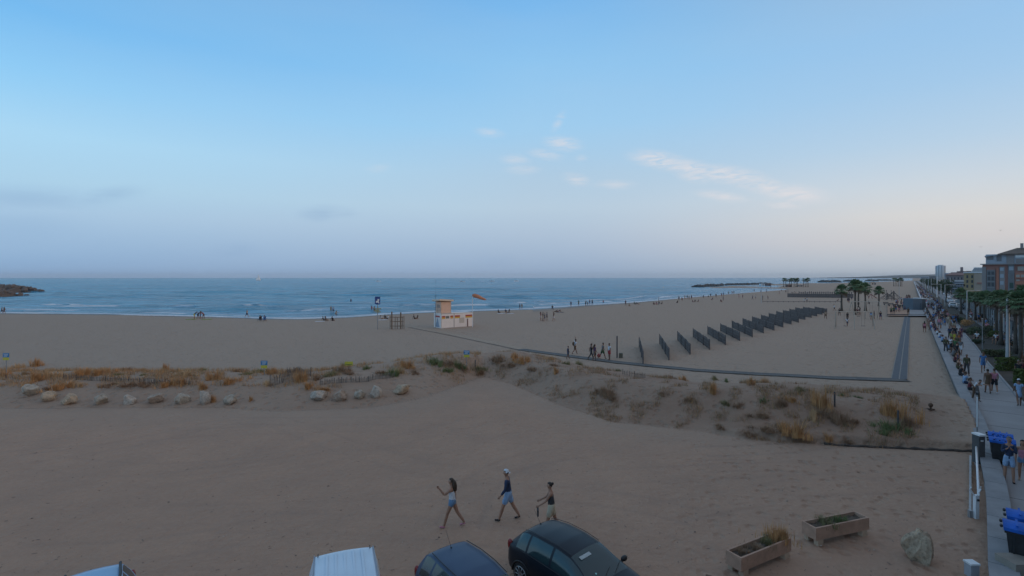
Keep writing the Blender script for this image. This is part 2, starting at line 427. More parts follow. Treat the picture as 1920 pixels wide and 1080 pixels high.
fo = near * sstep(.5, .85, swell) * .95 * sstep(.35, .55, fbm(XS/14, dist/5, 9, 3))
fo = np.maximum(fo, .85 * np.exp(-((dist - 1.4 - 1.6*fbm(XS/6, YS/40, 4, 3)) / 1.0)**2))
fo = np.maximum(fo, .95 * np.exp(-((dist - 7.5 - 5*fbm(XS/28, YS*0, 4, 2)) / 1.1)**2) * sstep(.42, .58, fbm(XS/13, YS*0, 19, 2)))
fo = np.maximum(fo, .8 * np.exp(-((dist - 17 - 7*fbm(XS/35, YS*0, 6, 2)) / 1.4)**2) * sstep(.50, .64, fbm(XS/17, YS*0, 27, 2)))
ZS = np.full_like(YS, ZW)
def breaker(px, py, wpx, amt=1.0, hh=.35, th=1.0):
    global fo, ZS
    yc = (H - ZW) * F / (py - HY); dy = (YS - yc + 1.6*(fbm(PXX/25, PXX*0, 6, 2) - .5)*2)
    e_ = np.exp(-((PXX - px) / wpx)**4)
    n_ = sstep(.28, .55, fbm(PXX/16, YS/3, 14, 3))
    fo = np.maximum(fo, amt * e_ * n_ * np.exp(-(dy / (th*max(.7, yc/110)))**2))
    ZS = ZS + hh * e_ * np.exp(-((dy - .9) / (1.5))**2)
for b_ in [(120,577.5,42,1,.25),(40,584,60,.35,.1),(240,592,90,.3,.1),(345,580,25,.5,.35),(470,580,30,.7,.3),(520,581,20,.25,.25),(590,586,50,.8,.2),(410,590,25,.7,.15),
           (700,583,40,.5,.2),(780,580,40,.55,.2),(975,569,14,1,.25),(1012,565,12,1,.25),(1135,564.5,13,1,.2),(1150,568,14,.7,.1),(965,575,18,.8,.1),
           (1250,558,14,1,.2),(1235,564,20,.6,.1),(1330,551,20,.6,.1),(1430,546,26,1,.1),(1465,542,18,1,.1),(1400,541,30,.4,.1),(863,528.6,8,1,.1),(920,528.2,8,1,.1),(905,527.6,4,.8,.1),(712,528,4,.9,.1),(835,528,14,.35,.0),(968,527.6,5,.8,.1),(1640,527.5,60,.9,.0),(1590,530,40,.7,0),(1560,531.5,30,.8,0)]:
    breaker(*b_)
# the swell as real undulation of the surface, finer near the shore
def wave(lx_, ly_, amp, sd):
    sp_ = np.gradient(YS, axis=0); sp_ = np.abs(sp_)
    ok = 1 - sstep(.30, .55, sp_ / ly_)
    return amp * ok * (fbm(XS/lx_ + .15*YS/ly_, YS/ly_ + .1*XS/lx_, sd, 2) - .5) * 2
calm = sstep(0, 14, dist)
ZS = ZS + calm * (1 - sstep(1440, 1500, PXX)) * (wave(16, 4.5, .28, 23) + wave(34, 9, .42, 29) + wave(80, 20, .75, 37) + wave(200, 50, 1.4, 41) + wave(520, 130, 2.6, 53))
keep = ((PYY < sp + 3) | (PXX > 1480))[:-1, :-1] & (PYY < 603)[:-1, :-1]
sm = grid_mesh('sea', XS, YS, ZS, keep, dict(shore=near * (PXX < 1490), foam=np.clip(fo, 0, 1)), [m])
tag(link('sea', sm), kind='structure')
# ---- materials used all over
CONC = mat('pale_concrete', (.27, .27, .28), .85, .16, 1.2, .3, 30)
CONC2 = mat('promenade_concrete', (.285, .270, .270), .8, .14, .35, .25, 18)
DARKMETAL = mat('dark_metal', (.035, .037, .042), .5, .2, 3, metal=.3)
GREYMETAL = mat('grey_metal', (.30, .31, .32), .45, .12, 3, metal=.4)
WHITEP = mat('white_paint', (.72, .73, .75), .45, .05, 3)
WOODG = mat('weathered_wood', (.085, .080, .082), .85, .3, 2.5, .4, 25)
WOODB = mat('brown_wood', (.17, .115, .075), .8, .3, 3, .4, 25)
MATD = mat('dark_rubber_matting', (.078, .075, .073), .75, .25, 2.0, .4, 60)
MATL = mat('pale_seam', (.26, .235, .21), .8, .2, 4)
ASPH = mat('asphalt', (.062, .062, .068), .85, .2, .6, .3, 50)
SOIL = mat('bed_soil', (.055, .048, .038), .95, .35, 1.5, .5, 20)
RUBBER = mat('tyre_rubber', (.02, .02, .021), .8, .2, 8)
# ---- strips following the promenade direction
def strip(name, pts_l, pts_r, z, m, drop=0.0, kind='structure'):
    b = MB(); n = len(pts_l)
    vs = [Vector((q.x, q.y, z)) for q in pts_l] + [Vector((q.x, q.y, z)) for q in pts_r]
    fs = [(i, n+i, n+i+1, i+1) for i in range(n-1)]
    if drop:
        vs += [v - Vector((0, 0, drop)) for v in vs]
        fs += [(i+1, i+2*n+1, i+2*n, i) for i in range(n-1)] + [(n+i, n+i+2*n, n+i+1+2*n, n+i+1) for i in range(n-1)]
    b.add(vs, fs); o = b.build(name, m)
    return tag(o, kind=kind) if kind else o
cop = [(1853,1080),(1850.5,965),(1849,930),(1846,900),(1838,858),(1830,822),(1818,782),(1803,750),(1790,720),(1775,685),(1760,650),(1748,622)]
copL = [ST(6, 1.25)] + [W(a_, b_, ZC) for a_, b_ in cop] + [ST(s_, 2.42) for s_ in (110, 150, 250, 400, 800, 1500)]
def offset(pts, d): 
    o_ = []
    for i, q in enumerate(pts):
        dd = (pts[min(i+1, len(pts)-1)] - pts[max(i-1, 0)]); dd.z = 0; dd.normalize()
        o_.append(Vector((q.x + dd.y*d, q.y - dd.x*d, 0)))
    return o_
copR = offset(copL, .62)
cur = [p_ for p_ in copR]
RE = [(1925,765),(1900,735),(1870,700),(1845,672),(1830,650),(1812,630),(1800,612)]
promR = [ST(6, 5.8), ST(15, 5.8), ST(25, 5.75)] + [W(a_, b_, ZP) for a_, b_ in RE] + [ST(s_, 6.1) for s_ in (125, 160, 250, 400, 800, 1500)]
def resample(pts, svals):
    ss_ = [toST(q)[0] for q in pts]; tt_ = [toST(q)[1] for q in pts]
    return [ST(s_, float(np.interp(s_, ss_, tt_))) for s_ in svals]
SV = [6, 10, 14, 18, 22, 26, 30, 34, 38, 44, 50, 58, 68, 80, 95, 110, 130, 160, 200, 260, 350, 500, 800, 1500]
strip('promenade', resample([q - N*0.0 for q in copR], SV), resample(promR, SV), ZP, CONC2, .7)
# coping wall along the sand, cut into blocks
def side_t(s_): return float(np.interp(s_, [toST(q)[0] for q in copL], [toST(q)[1] for q in copL]))
b = MB()
s_ = 6.0
while s_ < 420:
    L = 1.9 if s_ < 60 else (6 if s_ < 150 else 20)
    if not (24.2 < s_ < 27.6 and False):
        a1, a2 = ST(s_, side_t(s_)), ST(s_ + L - .015*min(L, 2), side_t(s_ + L))
        c1, c2 = a1 + N*.62, a2 + N*.62
        top, bot = ZC, -.4
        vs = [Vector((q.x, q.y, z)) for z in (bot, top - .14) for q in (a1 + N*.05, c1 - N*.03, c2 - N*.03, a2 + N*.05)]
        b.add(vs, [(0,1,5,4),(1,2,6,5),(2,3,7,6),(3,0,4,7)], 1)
        vs = [Vector((q.x, q.y, z)) for z in (top - .14, top) for q in (a1, c1, c2, a2)]
        b.add(vs, [(0,3,2,1),(4,5,6,7),(0,1,5,4),(1,2,6,5),(2,3,7,6),(3,0,4,7)], 0)
    s_ += L
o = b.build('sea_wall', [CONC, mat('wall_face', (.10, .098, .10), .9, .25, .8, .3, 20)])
tag(o, 'low concrete wall with pale coping blocks between sand and promenade', 'wall')
# ground, beds, street on the town side
strip('garden_ground', resample(promR, SV), [ST(s_, 9.2) for s_ in SV], ZP - .06, SOIL)
strip('pavement', [ST(s_, 9.2) for s_ in SV], [ST(s_, 13.0) for s_ in SV], ZP - .03, mat('pavement_slabs', (.20, .20, .21), .8, .15, .5, .2, 20))
strip('road', [ST(s_, 13.0) for s_ in SV], [ST(s_, 19.0) for s_ in SV], ZP - .12, ASPH)
strip('far_pavement', [ST(s_, 19.0) for s_ in SV], [ST(s_, 90.0) for s_ in SV], ZP - .02, mat('far_paving', (.17, .165, .165), .85, .15, .3))
# kerb between promenade and beds
b = MB(); q = resample(promR, SV)
for a_, c_ in zip(q[:-1], q[1:]): b.beam(Vector((a_.x, a_.y, ZP + .02)), Vector((c_.x, c_.y, ZP + .02)), .12, .14)
tag(b.build('kerb', CONC), kind='structure')
# expansion joints of the promenade
b = MB()
s_ = 10.0
while s_ < 120:
    t0 = side_t(s_) + .66
    t1 = float(np.interp(s_, [toST(q)[0] for q in promR], [toST(q)[1] for q in promR])) - .1
    b.beam(ST(s_, t0, ZP + .002), ST(s_, t1, ZP + .002), .03, .006); s_ += 4.0
tag(b.build('promenade_joints', mat('joint', (.09, .09, .10), .9)), kind='structure')
# ---- walkways laid on the sand
def ribbon(name, pts, widths, m, lift=.03, res=1.0, mi=None):
    P = [G(*q) for q in pts]; out = []; wd = []
    for i in range(len(P) - 1):
        L = (P[i+1] - P[i]).length; n = max(1, int(L / res))
        for k in range(n):
            f = k / n; out.append(P[i].lerp(P[i+1], f)); wd.append(widths[i]*(1-f) + widths[i+1]*f)
    out.append(P[-1]); wd.append(widths[-1])
    vs = []; n = len(out)
    for i, q in enumerate(out):
        d = out[min(i+1, n-1)] - out[max(i-1, 0)]; d.z = 0; d.normalize(); nn = Vector((d.y, -d.x, 0))
        zz = max(hz(q.x + nn.x*k*wd[i]/2, q.y + nn.y*k*wd[i]/2) for k in (-1, 0, 1)) + lift
        for k in (-1, 1): v = q + nn * k * wd[i]/2; vs.append(Vector((v.x, v.y, zz)))
    fs = [(2*i, 2*i+1, 2*i+3, 2*i+2) for i in range(n-1)]
    b = MB().add(vs, fs); o = b.build(name, m); return tag(o, kind='structure'), out
MP = [(975,655.5),(1060,667),(1160,680),(1300,694),(1420,702),(1560,709),(1700,713.5)]
ribbon('matting_path', MP, [1.3]*7, MATD, .05)
for dpy in (-3.0, 2.2): pass
ribbon('matting_path_edge', [(a_, b_ + .9) for a_, b_ in MP], [.12]*7, MATL, .062)
ribbon('boardwalk', [(770,613),(830,624),(890,636),(940,646),(985,656)], [1.1,1.3,1.5,1.5,1.4], mat('sandy_boards', (.36, .265, .19), .85, .2, 2), .04)
ribbon('boardwalk_edge', [(770,614.5),(830,626.5),(890,639),(940,649.5),(975,657.5)], [.12]*5, WOODG, .05)
# ramp mat running away beside the wall: two dark lanes with a pale seam
A1, A2, B1, B2 = W(1672,711,0), W(1700,712,0), W(1696.5,593,0), W(1706.5,593,0)
def lane(name, f0, f1, m, z, ext=0):
    vs = []
    K = 40
    for i in range(K + 1):
        k = i / K; l = A1.lerp(B1, k); r = A2.lerp(B2, k)
        for f in (f0, f1):
            v = l.lerp(r, f); vs.append(Vector((v.x, v.y, hz(v.x, v.y) + z)))
    # keep lanes flat across
    for i in range(K + 1):
        zz = max(vs[2*i].z, vs[2*i+1].z); vs[2*i].z = vs[2*i+1].z = zz
    return tag(MB().add(vs, [(2*i, 2*i+1, 2*i+3, 2*i+2) for i in range(K)]).build(name, m), kind='structure')
lane('ramp_matting', 0, .46, mat('blue_grey_matting', (.060, .070, .088), .7, .2, 3, .3, 60), .06)
lane('ramp_matting', .54, 1, MATS['blue_grey_matting'], .06)
lane('ramp_matting_seam', .46, .54, MATL, .058)
lane('ramp_matting_edge', -.06, 0, MATL, .05); lane('ramp_matting_edge', 1.0, 1.05, MATL, .05)
# far hills and coast behind the town
b = MB(); K = 60; vs = []
for i in range(K + 1):
    px = 1630 + 400 * i / K; yy = 5200.0
    top = np.interp(px, [1630, 1690, 1720, 1740, 1790, 1900, 2030], [520, 518.5, 517, 515, 514, 512, 512]) + 1.2 * (fbm(px/9, 0*px, 4, 3) - .5)
    x = (px - 960) / F * yy; zt = H + (HY - float(top)) / F * yy
    vs += [(x, yy, -3), (x, yy, zt), (x + 300, yy + 900, zt * .9), (x + 600, yy + 2500, -3)]
fs = []
for i in range(K):
    for k in range(3): fs.append((4*i+k, 4*(i+1)+k, 4*(i+1)+k+1, 4*i+k+1))
b.add(vs, fs); tag(b.build('hills', mat('hill_scrub', (.10, .12, .12), .9, .2, .002), smooth=True), kind='structure')

HAZE = 6.5e-5
# ---- sea air
hm_ = bpy.data.materials.new('haze_air'); hm_.use_nodes = True; t = NT(hm_.node_tree); t.n.remove(t.n['Principled BSDF'])
pv = t.new('ShaderNodeVolumePrincipled'); pv.inputs['Color'].default_value = (.93, .95, 1.0, 1); pv.inputs['Density'].default_value = HAZE
t.l.new(pv.outputs[0], t.n['Material Output'].inputs['Volume'])
b = MB(); b.add([(x, y, z) for z in (-4.5, 64) for x, y in ((-12000,-90),(12000,-90),(12000,9600),(-12000,9600))], [(0,3,2,1),(4,5,6,7),(0,1,5,4),(1,2,6,5),(2,3,7,6),(3,0,4,7)])
if HAZE > 0: tag(b.build('haze', hm_), kind='stuff')
# ================================================================ VEHICLES
GLASS = mat('car_glass', (.020, .045, .050), .08, .05, 2, spec=.75)
CHROME = mat('silver_rim', (.45, .46, .48), .35, .1, 4, metal=.8)
REDL = mat('tail_lamp_red', (.25, .02, .02), .2, .1, 4)
CLEARL = mat('clear_lamp', (.55, .58, .6), .15, .05, 4)
BLACKP = mat('black_plastic', (.015, .015, .017), .5, .1, 6)
HATCH = dict(ztop=([-2.04,-1.99,-1.78,-1.5,-1.3,-.8,-.2,.3,.55,1.12,1.6,1.93,2.05],[.62,.93,1.12,1.36,1.42,1.465,1.465,1.40,1.30,1.0,.91,.78,.58]),
  zbelt=([-2.04,-1.9,-1.0,1.1,1.7,2.05],[.60,.93,.96,.90,.80,.50]), wb=([-2.04,-1.96,-1.75,-1,1.2,1.7,1.93,2.05],[.60,.76,.85,.875,.865,.82,.70,.48]),
  wtop=([-2.04,-1.78,-1.45,-.8,.3,.6,1.1,1.6,2.05],[.5,.55,.53,.58,.57,.60,.70,.66,.42]), ws=(.30,1.13), rw=(-1.80,-1.42), side=(-1.55,.80), pil=[(-.28,-.20),(-1.16,-1.08)], wheels=(-1.28,1.27), wr=.31)
ESTATE = dict(HATCH); ESTATE.update(ztop=([-2.04,-2.0,-1.9,-1.68,-1.45,-.8,-.2,.3,.55,1.12,1.6,1.93,2.05],[.66,1.0,1.18,1.40,1.47,1.50,1.50,1.44,1.34,1.02,.92,.78,.58]), rw=(-1.93,-1.6), side=(-1.62,.80))
VAN = dict(ztop=([-2.12,-2.10,-2.07,-2.0,-1,0,.45,.7,1.35,1.8,2.0,2.1],[.5,1.55,1.74,1.80,1.82,1.82,1.78,1.66,1.12,1.02,.85,.55]),
  zbelt=([-2.12,-2.0,1.3,1.8,2.1],[.45,1.02,1.0,.92,.45]), wb=([-2.12,-2.08,-2,-1,1.3,1.8,2.1],[.8,.86,.89,.90,.89,.82,.55]),
  wtop=([-2.12,-2.0,.3,.7,1.35,2.1],[.62,.68,.68,.66,.76,.5]), ws=(.5,1.33), rw=(9,9), side=(.35,1.0), pil=[], wheels=(-1.35,1.35), wr=.32)
def make_car(name, org, head, P, paint, label, cat, rails=None, antenna=True, sticker=False, ribs=False):
    root = empty(name, (org[0], org[1], hz(*org) - .0), math.atan2(head[1], head[0]), label, cat)
    xs = sorted(set(list(np.round(np.linspace(P['ztop'][0][0], P['ztop'][0][-1], 50), 4)) + [P['ws'][0], P['ws'][1], P['side'][0], P['side'][1]] + [q for pr in P['pil'] for q in pr] + ([P['rw'][0], P['rw'][1]] if P['rw'][0] < 5 else [])))
    def sm(k, x):  # light smoothing of the profile
        return float(np.mean([np.interp(x + d, *P[k]) for d in (-.05, -.02, 0, .02, .05)]))
    rings = []
    for x in xs:
        zt, zb, wbb, wt = sm('ztop', x), sm('zbelt', x), sm('wb', x), sm('wtop', x)
        zb = min(zb, zt - .01)
        lo = .22
        ring = [(wbb*.90, lo), (wbb*.975, lo + .10), (wbb*1.0, lo + (zb-lo)*.40), (wbb*1.0, lo + (zb-lo)*.62), (wbb*.985, lo + (zb-lo)*.86), (wbb*.95, zb)]
        for k in (.06, .3, .55, .8, .93, 1.0):
            ring.append((wbb*.95*(1-k) + wt*k + .03*math.sin(math.pi*k), zb + (zt - .045 - zb) * k))
        for k in (.1, .35, .7, 1.0): ring.append((wt*(1-k), zt - .045 + .045 * math.sin(k*math.pi/2)**.7))
        rings.append(ring)
    n = len(rings[0]); parts = {}
    def put(kind, quad):
        parts.setdefault(kind, MB()).add(quad, [(0,1,2,3)])
    for i in range(len(xs) - 1):
        xm = (xs[i] + xs[i+1]) / 2
        for j in range(n - 1):
            kind = 'body'
            if 6 <= j <= 9 and P['side'][0] < xm < P['side'][1] and not any(a_ < xm < b_ for a_, b_ in P['pil']):
                top = sm('ztop', xm)
                if top - sm('zbelt', xm) > .14:
                    seg = sum(xm > pr[1] for pr in P['pil'])
                    kind = 'side_window%d' % seg
            if j >= 11:
                if P['ws'][0] < xm < P['ws'][1]: kind = 'windshield'
                if P['rw'][0] < xm < P['rw'][1]: kind = 'rear_window'
            for sg in (1, -1):
                q = [(xs[i], sg*rings[i][j][0], rings[i][j][1]), (xs[i+1], sg*rings[i+1][j][0], rings[i+1][j][1]),
                     (xs[i+1], sg*rings[i+1][j+1][0], rings[i+1][j+1][1]), (xs[i], sg*rings[i][j+1][0], rings[i][j+1][1])]
                if sg < 0: q = q[::-1]
                put(kind if kind[:4] != 'side' else kind + ('l' if sg > 0 else 'r'), q)
    for k, mb in parts.items():
        me = mb.mesh(k, [paint if k == 'body' else GLASS], True)
        bm = bmesh.new(); bm.from_mesh(me); bmesh.ops.remove_doubles(bm, verts=bm.verts, dist=.0008)
        if k == 'body':
            bmesh.ops.holes_fill(bm, edges=[e_ for e_ in bm.edges if e_.is_boundary and abs(e_.verts[0].co.x) > 2.02 and abs(e_.verts[1].co.x) > 2.02])
        bmesh.ops.recalc_face_normals(bm, faces=bm.faces)
        for f_ in bm.faces: f_.smooth = True
        bm.to_mesh(me); bm.free()
        nm = 'side_window' if k[:4] == 'side' else k
        link(nm, me, root)
    # door seams and belt trim as thin dark strips on the flanks
    b = MB()
    for sg in (1, -1):
        for xx in ((-1.05, -.24, .85) if not ribs else (-.1, .85)):
            wv = sm('wb', xx)
            b.tube([(xx, sg*(wv*.976), .33), (xx, sg*(wv*1.001), .5), (xx, sg*wv*1.001, .62), (xx, sg*wv*.987, .82)], .006, 4)
        if P['side'][1] - P['side'][0] > 1.5:
            b.tube([(xx, sg*(sm('wb', xx)*.952 + .004), min(sm('zbelt', xx), 2)) for xx in np.linspace(P['side'][0] + .1, .85, 12)], .010, 4)
    b.build('trim', BLACKP, root)
    if rails:
        b = MB()
        for sg in (1, -1):
            b.tube([(xx, sg*(sm('wtop', xx) - .02), sm('ztop', xx) + rails[1]) for xx in np.linspace(-1.45, .3, 16)], rails[0], 6)
        b.build('roof_rail', rails[2], root)
    for wx in P['wheels']:
        for sg in (1, -1):
            yy = sm('wb', wx)
            wh = empty('wheel', (wx, sg*(yy - .09), P['wr'])); wh.parent = root
            b = MB(); b.tube([(0, -sg*.10, 0), (0, sg*.09, 0), (0, sg*.105, 0)], [P['wr'], P['wr'], P['wr'] - .03], 28)
            b.build('tyre', RUBBER, wh, True)
            b = MB(); b.tube([(0, sg*.106, 0), (0, sg*.112, 0)], [P['wr']*.30, P['wr']*.12], 20)
            for k in range(10):
                an = 2*math.pi*k/10; b.beam((math.cos(an)*.04, sg*.112, math.sin(an)*.04), (math.cos(an)*P['wr']*.72, sg*.109, math.sin(an)*P['wr']*.72), .028, .016)
            ring = [(math.cos(2*math.pi*k/24)*P['wr']*.74, sg*.108, math.sin(2*math.pi*k/24)*P['wr']*.74) for k in range(25)]
            b.tube(ring, .014, 5, cap=False); b.build('rim', CHROME, wh, True)
            arch = MB(); pts = [(wx + math.cos(t_)*(P['wr']+.05), sg*(yy*.985 + .012), P['wr'] + math.sin(t_)*(P['wr']+.05)) for t_ in np.linspace(0, math.pi, 14)]
            arch.tube(pts, .028, 6); arch.build('wheel_arch', BLACKP, root, True)
    xr = P['ztop'][0][0]
    for sg in (1, -1):
        b = MB(); b.ball((xr + .17, sg*sm('wb', xr + .12)*.95, .88), (.10, .06, .16), 10, 8); b.build('taillight', REDL, root, True)
        b = MB(); b.ball((1.86, sg*.62, .68), (.17, .13, .08), 10, 8); b.build('headlight', CLEARL, root, True)
        xm_ = P['side'][1] + .02
        mr = MB(); mr.ball((xm_, sg*(sm('wb', xm_) + .10), sm('zbelt', xm_) + .07), (.07, .12, .075), 10, 8)
        mr.beam((xm_, sg*(sm('wb', xm_)*.93), sm('zbelt', xm_) + .02), (xm_, sg*(sm('wb', xm_) + .06), sm('zbelt', xm_) + .05), .05, .04)
        mr.build('mirror', paint if not sticker else BLACKP, root, True)
    if antenna:
        xa = -1.38; b = MB(); b.ball((xa, 0, sm('ztop', xa) + .005), (.035, .02, .02)); b.tube([(xa, 0, sm('ztop', xa)), (xa - .28, 0, sm('ztop', xa) + .34)], [.006, .003], 5); b.build('antenna', BLACKP, root)
    for sg in (0, 1):
        b = MB(); y0 = -.25 + .45*sg; x1, x2 = P['ws'][1] - .02, P['ws'][0] + .38
        b.tube([(x1, y0, sm('ztop', x1) + .012), (x1 - .16, y0 + .42, sm('ztop', x1 - .16) + .012)], .008, 4); b.build('wiper', BLACKP, root)
    b = MB(); b.box((xr - .0, 0, .52), (.02, .46, .1)); b.build('number_plate', mat('plate_white', (.6, .6, .58), .5, .05), root)
    if sticker:
        x0 = P['ws'][0] + .13; x1 = x0 + .09
        b = MB(); b.add([(x0, -.42, sm('ztop', x0) + .006), (x0, -.02, sm('ztop', x0) + .012), (x1, -.02, sm('ztop', x1) + .012), (x1, -.42, sm('ztop', x1) + .006)], [(0,1,2,3)])
        b.build('windshield_sticker', mat('sticker_paper', (.42, .45, .45), .7, .15, 8), root)
        b = MB(); xx = P['ws'][1] - .22; b.ball((xx, -.32, sm('ztop', xx) - .01), (.03, .025, .02)); b.build('parking_badge', mat('badge_mint', (.4, .65, .6), .5, .05), root)
    if ribs:
        for yy in (-.40, -.2, 0, .2, .40):
            b = MB(); b.box((-.75, yy, 1.820), (2.2, .05, .006)); b.build('roof_rib', paint, root)
        b = MB()
        for sg in (1, -1): b.tube([(xx, sg*(sm('wtop', xx) + .01), sm('ztop', xx) - .03) for xx in np.linspace(-2.0, .4, 14)], .012, 5)
        b.build('roof_gutter', mat('gutter_grey', (.32, .36, .42), .5, .1), root, True)
        for sg in (1, -1):
            b = MB()
            for xx in (-1.93, -1.84): b.ball((xx, sg*.60, sm('ztop', xx) + .004), (.02, .02, .012), 8, 5)
            b.build('roof_fixing_cap', BLACKP, root)
    return root
P_BLACK = mat('black_car_paint', (.013, .018, .027), .36, .05, 1, spec=.3)
P_GREY = mat('blue_grey_car_paint', (.050, .078, .135), .42, .06, 1, metal=.2, spec=.35)
P_WHITE = mat('white_van_paint', (.62, .72, .82), .35, .05, 1.5, coat=.3)
P_BLUE = mat('pale_blue_car_paint', (.23, .40, .62), .35, .05, 1, coat=.4)
make_car('parked_car', (1.74, 13.42), (.66, -.75), HATCH, P_BLACK, 'black hatchback parked on the sand with a paper sticker in the windshield', 'car', rails=(.008, .0, BLACKP), sticker=True)
make_car('parked_car', (-.75, 11.92), (.60, -.80), ESTATE, P_GREY, 'blue grey hatchback with thin roof aerial parked left of the black hatchback', 'car', rails=(.012, .006, BLACKP))
make_car('delivery_van', (-3.45, 10.46), (.34, -.94), VAN, P_WHITE, 'white delivery van with ribbed roof cut off by the lower frame edge', 'van', antenna=False, ribs=True)
make_car('parked_car', (-9.25, 10.85), (.56, -.83), ESTATE, P_BLUE, 'pale blue car with dark roof rails at the bottom left corner', 'car', rails=(.03, .035, BLACKP), antenna=False)
# ================================================================ BOULDERS
def rock_mat(name, a_, b_, c_):
    m = bpy.data.materials.new(name); m.use_nodes = True; t = NT(m.node_tree); p = t.n['Principled BSDF']
    co = t.new('ShaderNodeTexCoord').outputs['Object']
    base = t.ramp(t.noise(co, 2.2, 6, .65), [(.3, a_), (.55, b_), (.75, c_)])
    base = t.mix(t.maprange(t.noise(co, 7, 5, .7), .5, .72, 0, .75), base, tuple(v*.38 for v in a_))
    t.l.new(base, p.inputs['Base Color']); p.inputs['Roughness'].default_value = .9
    t.l.new(t.bump(t.noise(co, 9, 6, .65), .8, .06), p.inputs['Normal']); return m
RM = [rock_mat('limestone_pale', (.36,.30,.25), (.56,.47,.39), (.68,.57,.47)), rock_mat('limestone_ochre', (.36,.27,.19), (.56,.43,.31), (.62,.35,.15)),
      rock_mat('limestone_grey', (.33,.28,.22), (.50,.43,.35), (.62,.54,.45)), rock_mat('limestone_brown', (.30,.22,.165), (.46,.35,.27), (.56,.45,.36))]
def rock_mesh(seed, sub=3, rough=.2, cuts=9):
    rg = rnd(seed); bm = bmesh.new(); bmesh.ops.create_icosphere(bm, subdivisions=sub, radius=1.0)
    pl = []
    for _ in range(cuts):
        d = Vector((rg.gauss(0,1), rg.gauss(0,1), rg.gauss(.1,.9))).normalized(); pl.append((d, rg.uniform(.52, .86)))
    for v in bm.verts:
        for d, k in pl:
            o_ = v.co.dot(d) - k
            if o_ > 0: v.co -= d * o_ * .93
    co = np.array([v.co for v in bm.verts])
    n = fbm(co[:,0]*2.3 + 10, co[:,1]*2.3 + co[:,2]*1.7 + 5, seed, 4) - .5
    for v, k in zip(bm.verts, n): v.co *= (1 + rough * k * 2)
    me = bpy.data.meshes.new('boulder'); bm.to_mesh(me); bm.free()
    return me
def boulder(px, base_py, wpx, hpx, seed, m, label, name='boulder', group=None, tall=0, sub=3):
    p_ = G(px, base_py); sc_ = p_.y / F
    me = rock_mesh(seed, sub, .34 if tall else .26, 12 if tall else 10); me.materials.append(m)
    for v in me.vertices:
        k = 1 - (.50 if tall else .12)*max(-.3, v.co.z); v.co.x *= k; v.co.y *= k; v.co.x += (.18 if tall else 0)*max(0, v.co.z)*-1
    co = np.array([v.co for v in me.vertices])
    zmin, zmax = co[:,2].min(), co[:,2].max(); hw = (co[:,0].max() - co[:,0].min())
    sx_ = wpx*sc_/hw; szz = hpx*sc_ / (zmax - zmin) * .92
    # foreshortening: part of the seen height is the top surface
    o = link(name, me, None, (p_.x, p_.y + sx_*.5, max(p_.z, hz(p_.x, p_.y + sx_*.5)) - zmin*szz - .10*hpx*sc_), (0, 0, 0), (sx_*.95, sx_*.75, szz*1.1))
    return tag(o, label, 'boulder', group)
BL = [(50,743,24,20,2,'dull grey boulder half sunk in grass at the left end of the long boulder row'),
 (84,753,23,17,1,'pale boulder with orange stain, second in the long row from the left'),
 (124,758,25,19,1,'blocky ochre boulder with a flat top, third in the long row from the left'),
 (183,759,23,18,2,'grey boulder with pale tip, fourth in the long row from the left'),
 (236,758,23,16,0,'smooth pinkish white boulder, fifth in the long row from the left'),
 (287,757,31,16,3,'wide low brownish boulder, sixth in the long row from the left'),
 (336,757,25,17,2,'grey boulder pointing right, seventh in the long row from the left'),
 (381,758,21,23,0,'tallest upright cream boulder, eighth in the long row from the left'),
 (429,758,22,16,2,'mottled grey boulder at the right end of the long row of nine'),
 (594,751,30,15,0,'low whitish boulder, first of the short row of five'),
 (635,752,25,19,3,'brown lumpy boulder, second of the short row of five'),
 (674,748,20,16,2,'grey rounded boulder, third of the short row of five'),
 (705,746,21,20,0,'bright upright white boulder, fourth of the short row of five'),
 (752,740,30,16,1,'flat pale boulder with pointed left end, last of the short row of five')]
for i, (px, py, wd, ht, mi_, lab) in enumerate(BL):
    boulder(px, py + 1, wd*1.08, ht*1.22, 40 + i*7, RM[mi_], lab, group='boulders lined up before the dune')
boulder(1743, 1060, 66, 70, 311, RM[1], 'large pointed grey boulder on the sand at the lower right', tall=1, sub=4)
# ================================================================ PLANTERS
CRATE = mat('pinkish_concrete', (.47, .29, .205), .9, .2, 3, .6, 60)
def planter(c, ang, label, L=2.3, Wd=.52, z=.58):
    root = empty('planter', (c[0], c[1], hz(*c)), ang, label, 'planter', 'concrete planters on the sand')
    t_ = .055; b = MB(); z0 = .19; hh_ = z - z0
    for (x, y, sx_, sy_) in ((0, -Wd/2 + t_/2, L, t_), (0, Wd/2 - t_/2, L, t_), (-L/2 + t_/2, 0, t_, Wd - 2*t_), (L/2 - t_/2, 0, t_, Wd - 2*t_)):
        b.box((x, y, z0 + hh_/2), (sx_, sy_, hh_))
    b.box((0, 0, z0 + .02), (L - 2*t_, Wd - 2*t_, .04)); b.build('trough', CRATE, root)
    b = MB(); K = 24; vs = [((-.5 + i/K)*(L - 2*t_), (-.5 + j/4)*(Wd - 2*t_), z - .10 + .03*math.sin(i*1.7 + j)) for i in range(K+1) for j in range(5)]
    b.add(vs, [(i*5+j, (i+1)*5+j, (i+1)*5+j+1, i*5+j+1) for i in range(K) for j in range(4)]); b.build('soil', mat('planter_soil', (.11, .085, .065), .95, .4, 6, .8, 40), root, True)
    for x in (-L/2 + .2, L/2 - .2):
        for y in (-Wd/2 + .1, Wd/2 - .1):
            MB().box((x, y*1.12, z0/2 - .03), (.22, .16, z0 + .05)).build('foot', mat('foot_block', (.52,.38,.27), .9, .15, 3), root)
    return root
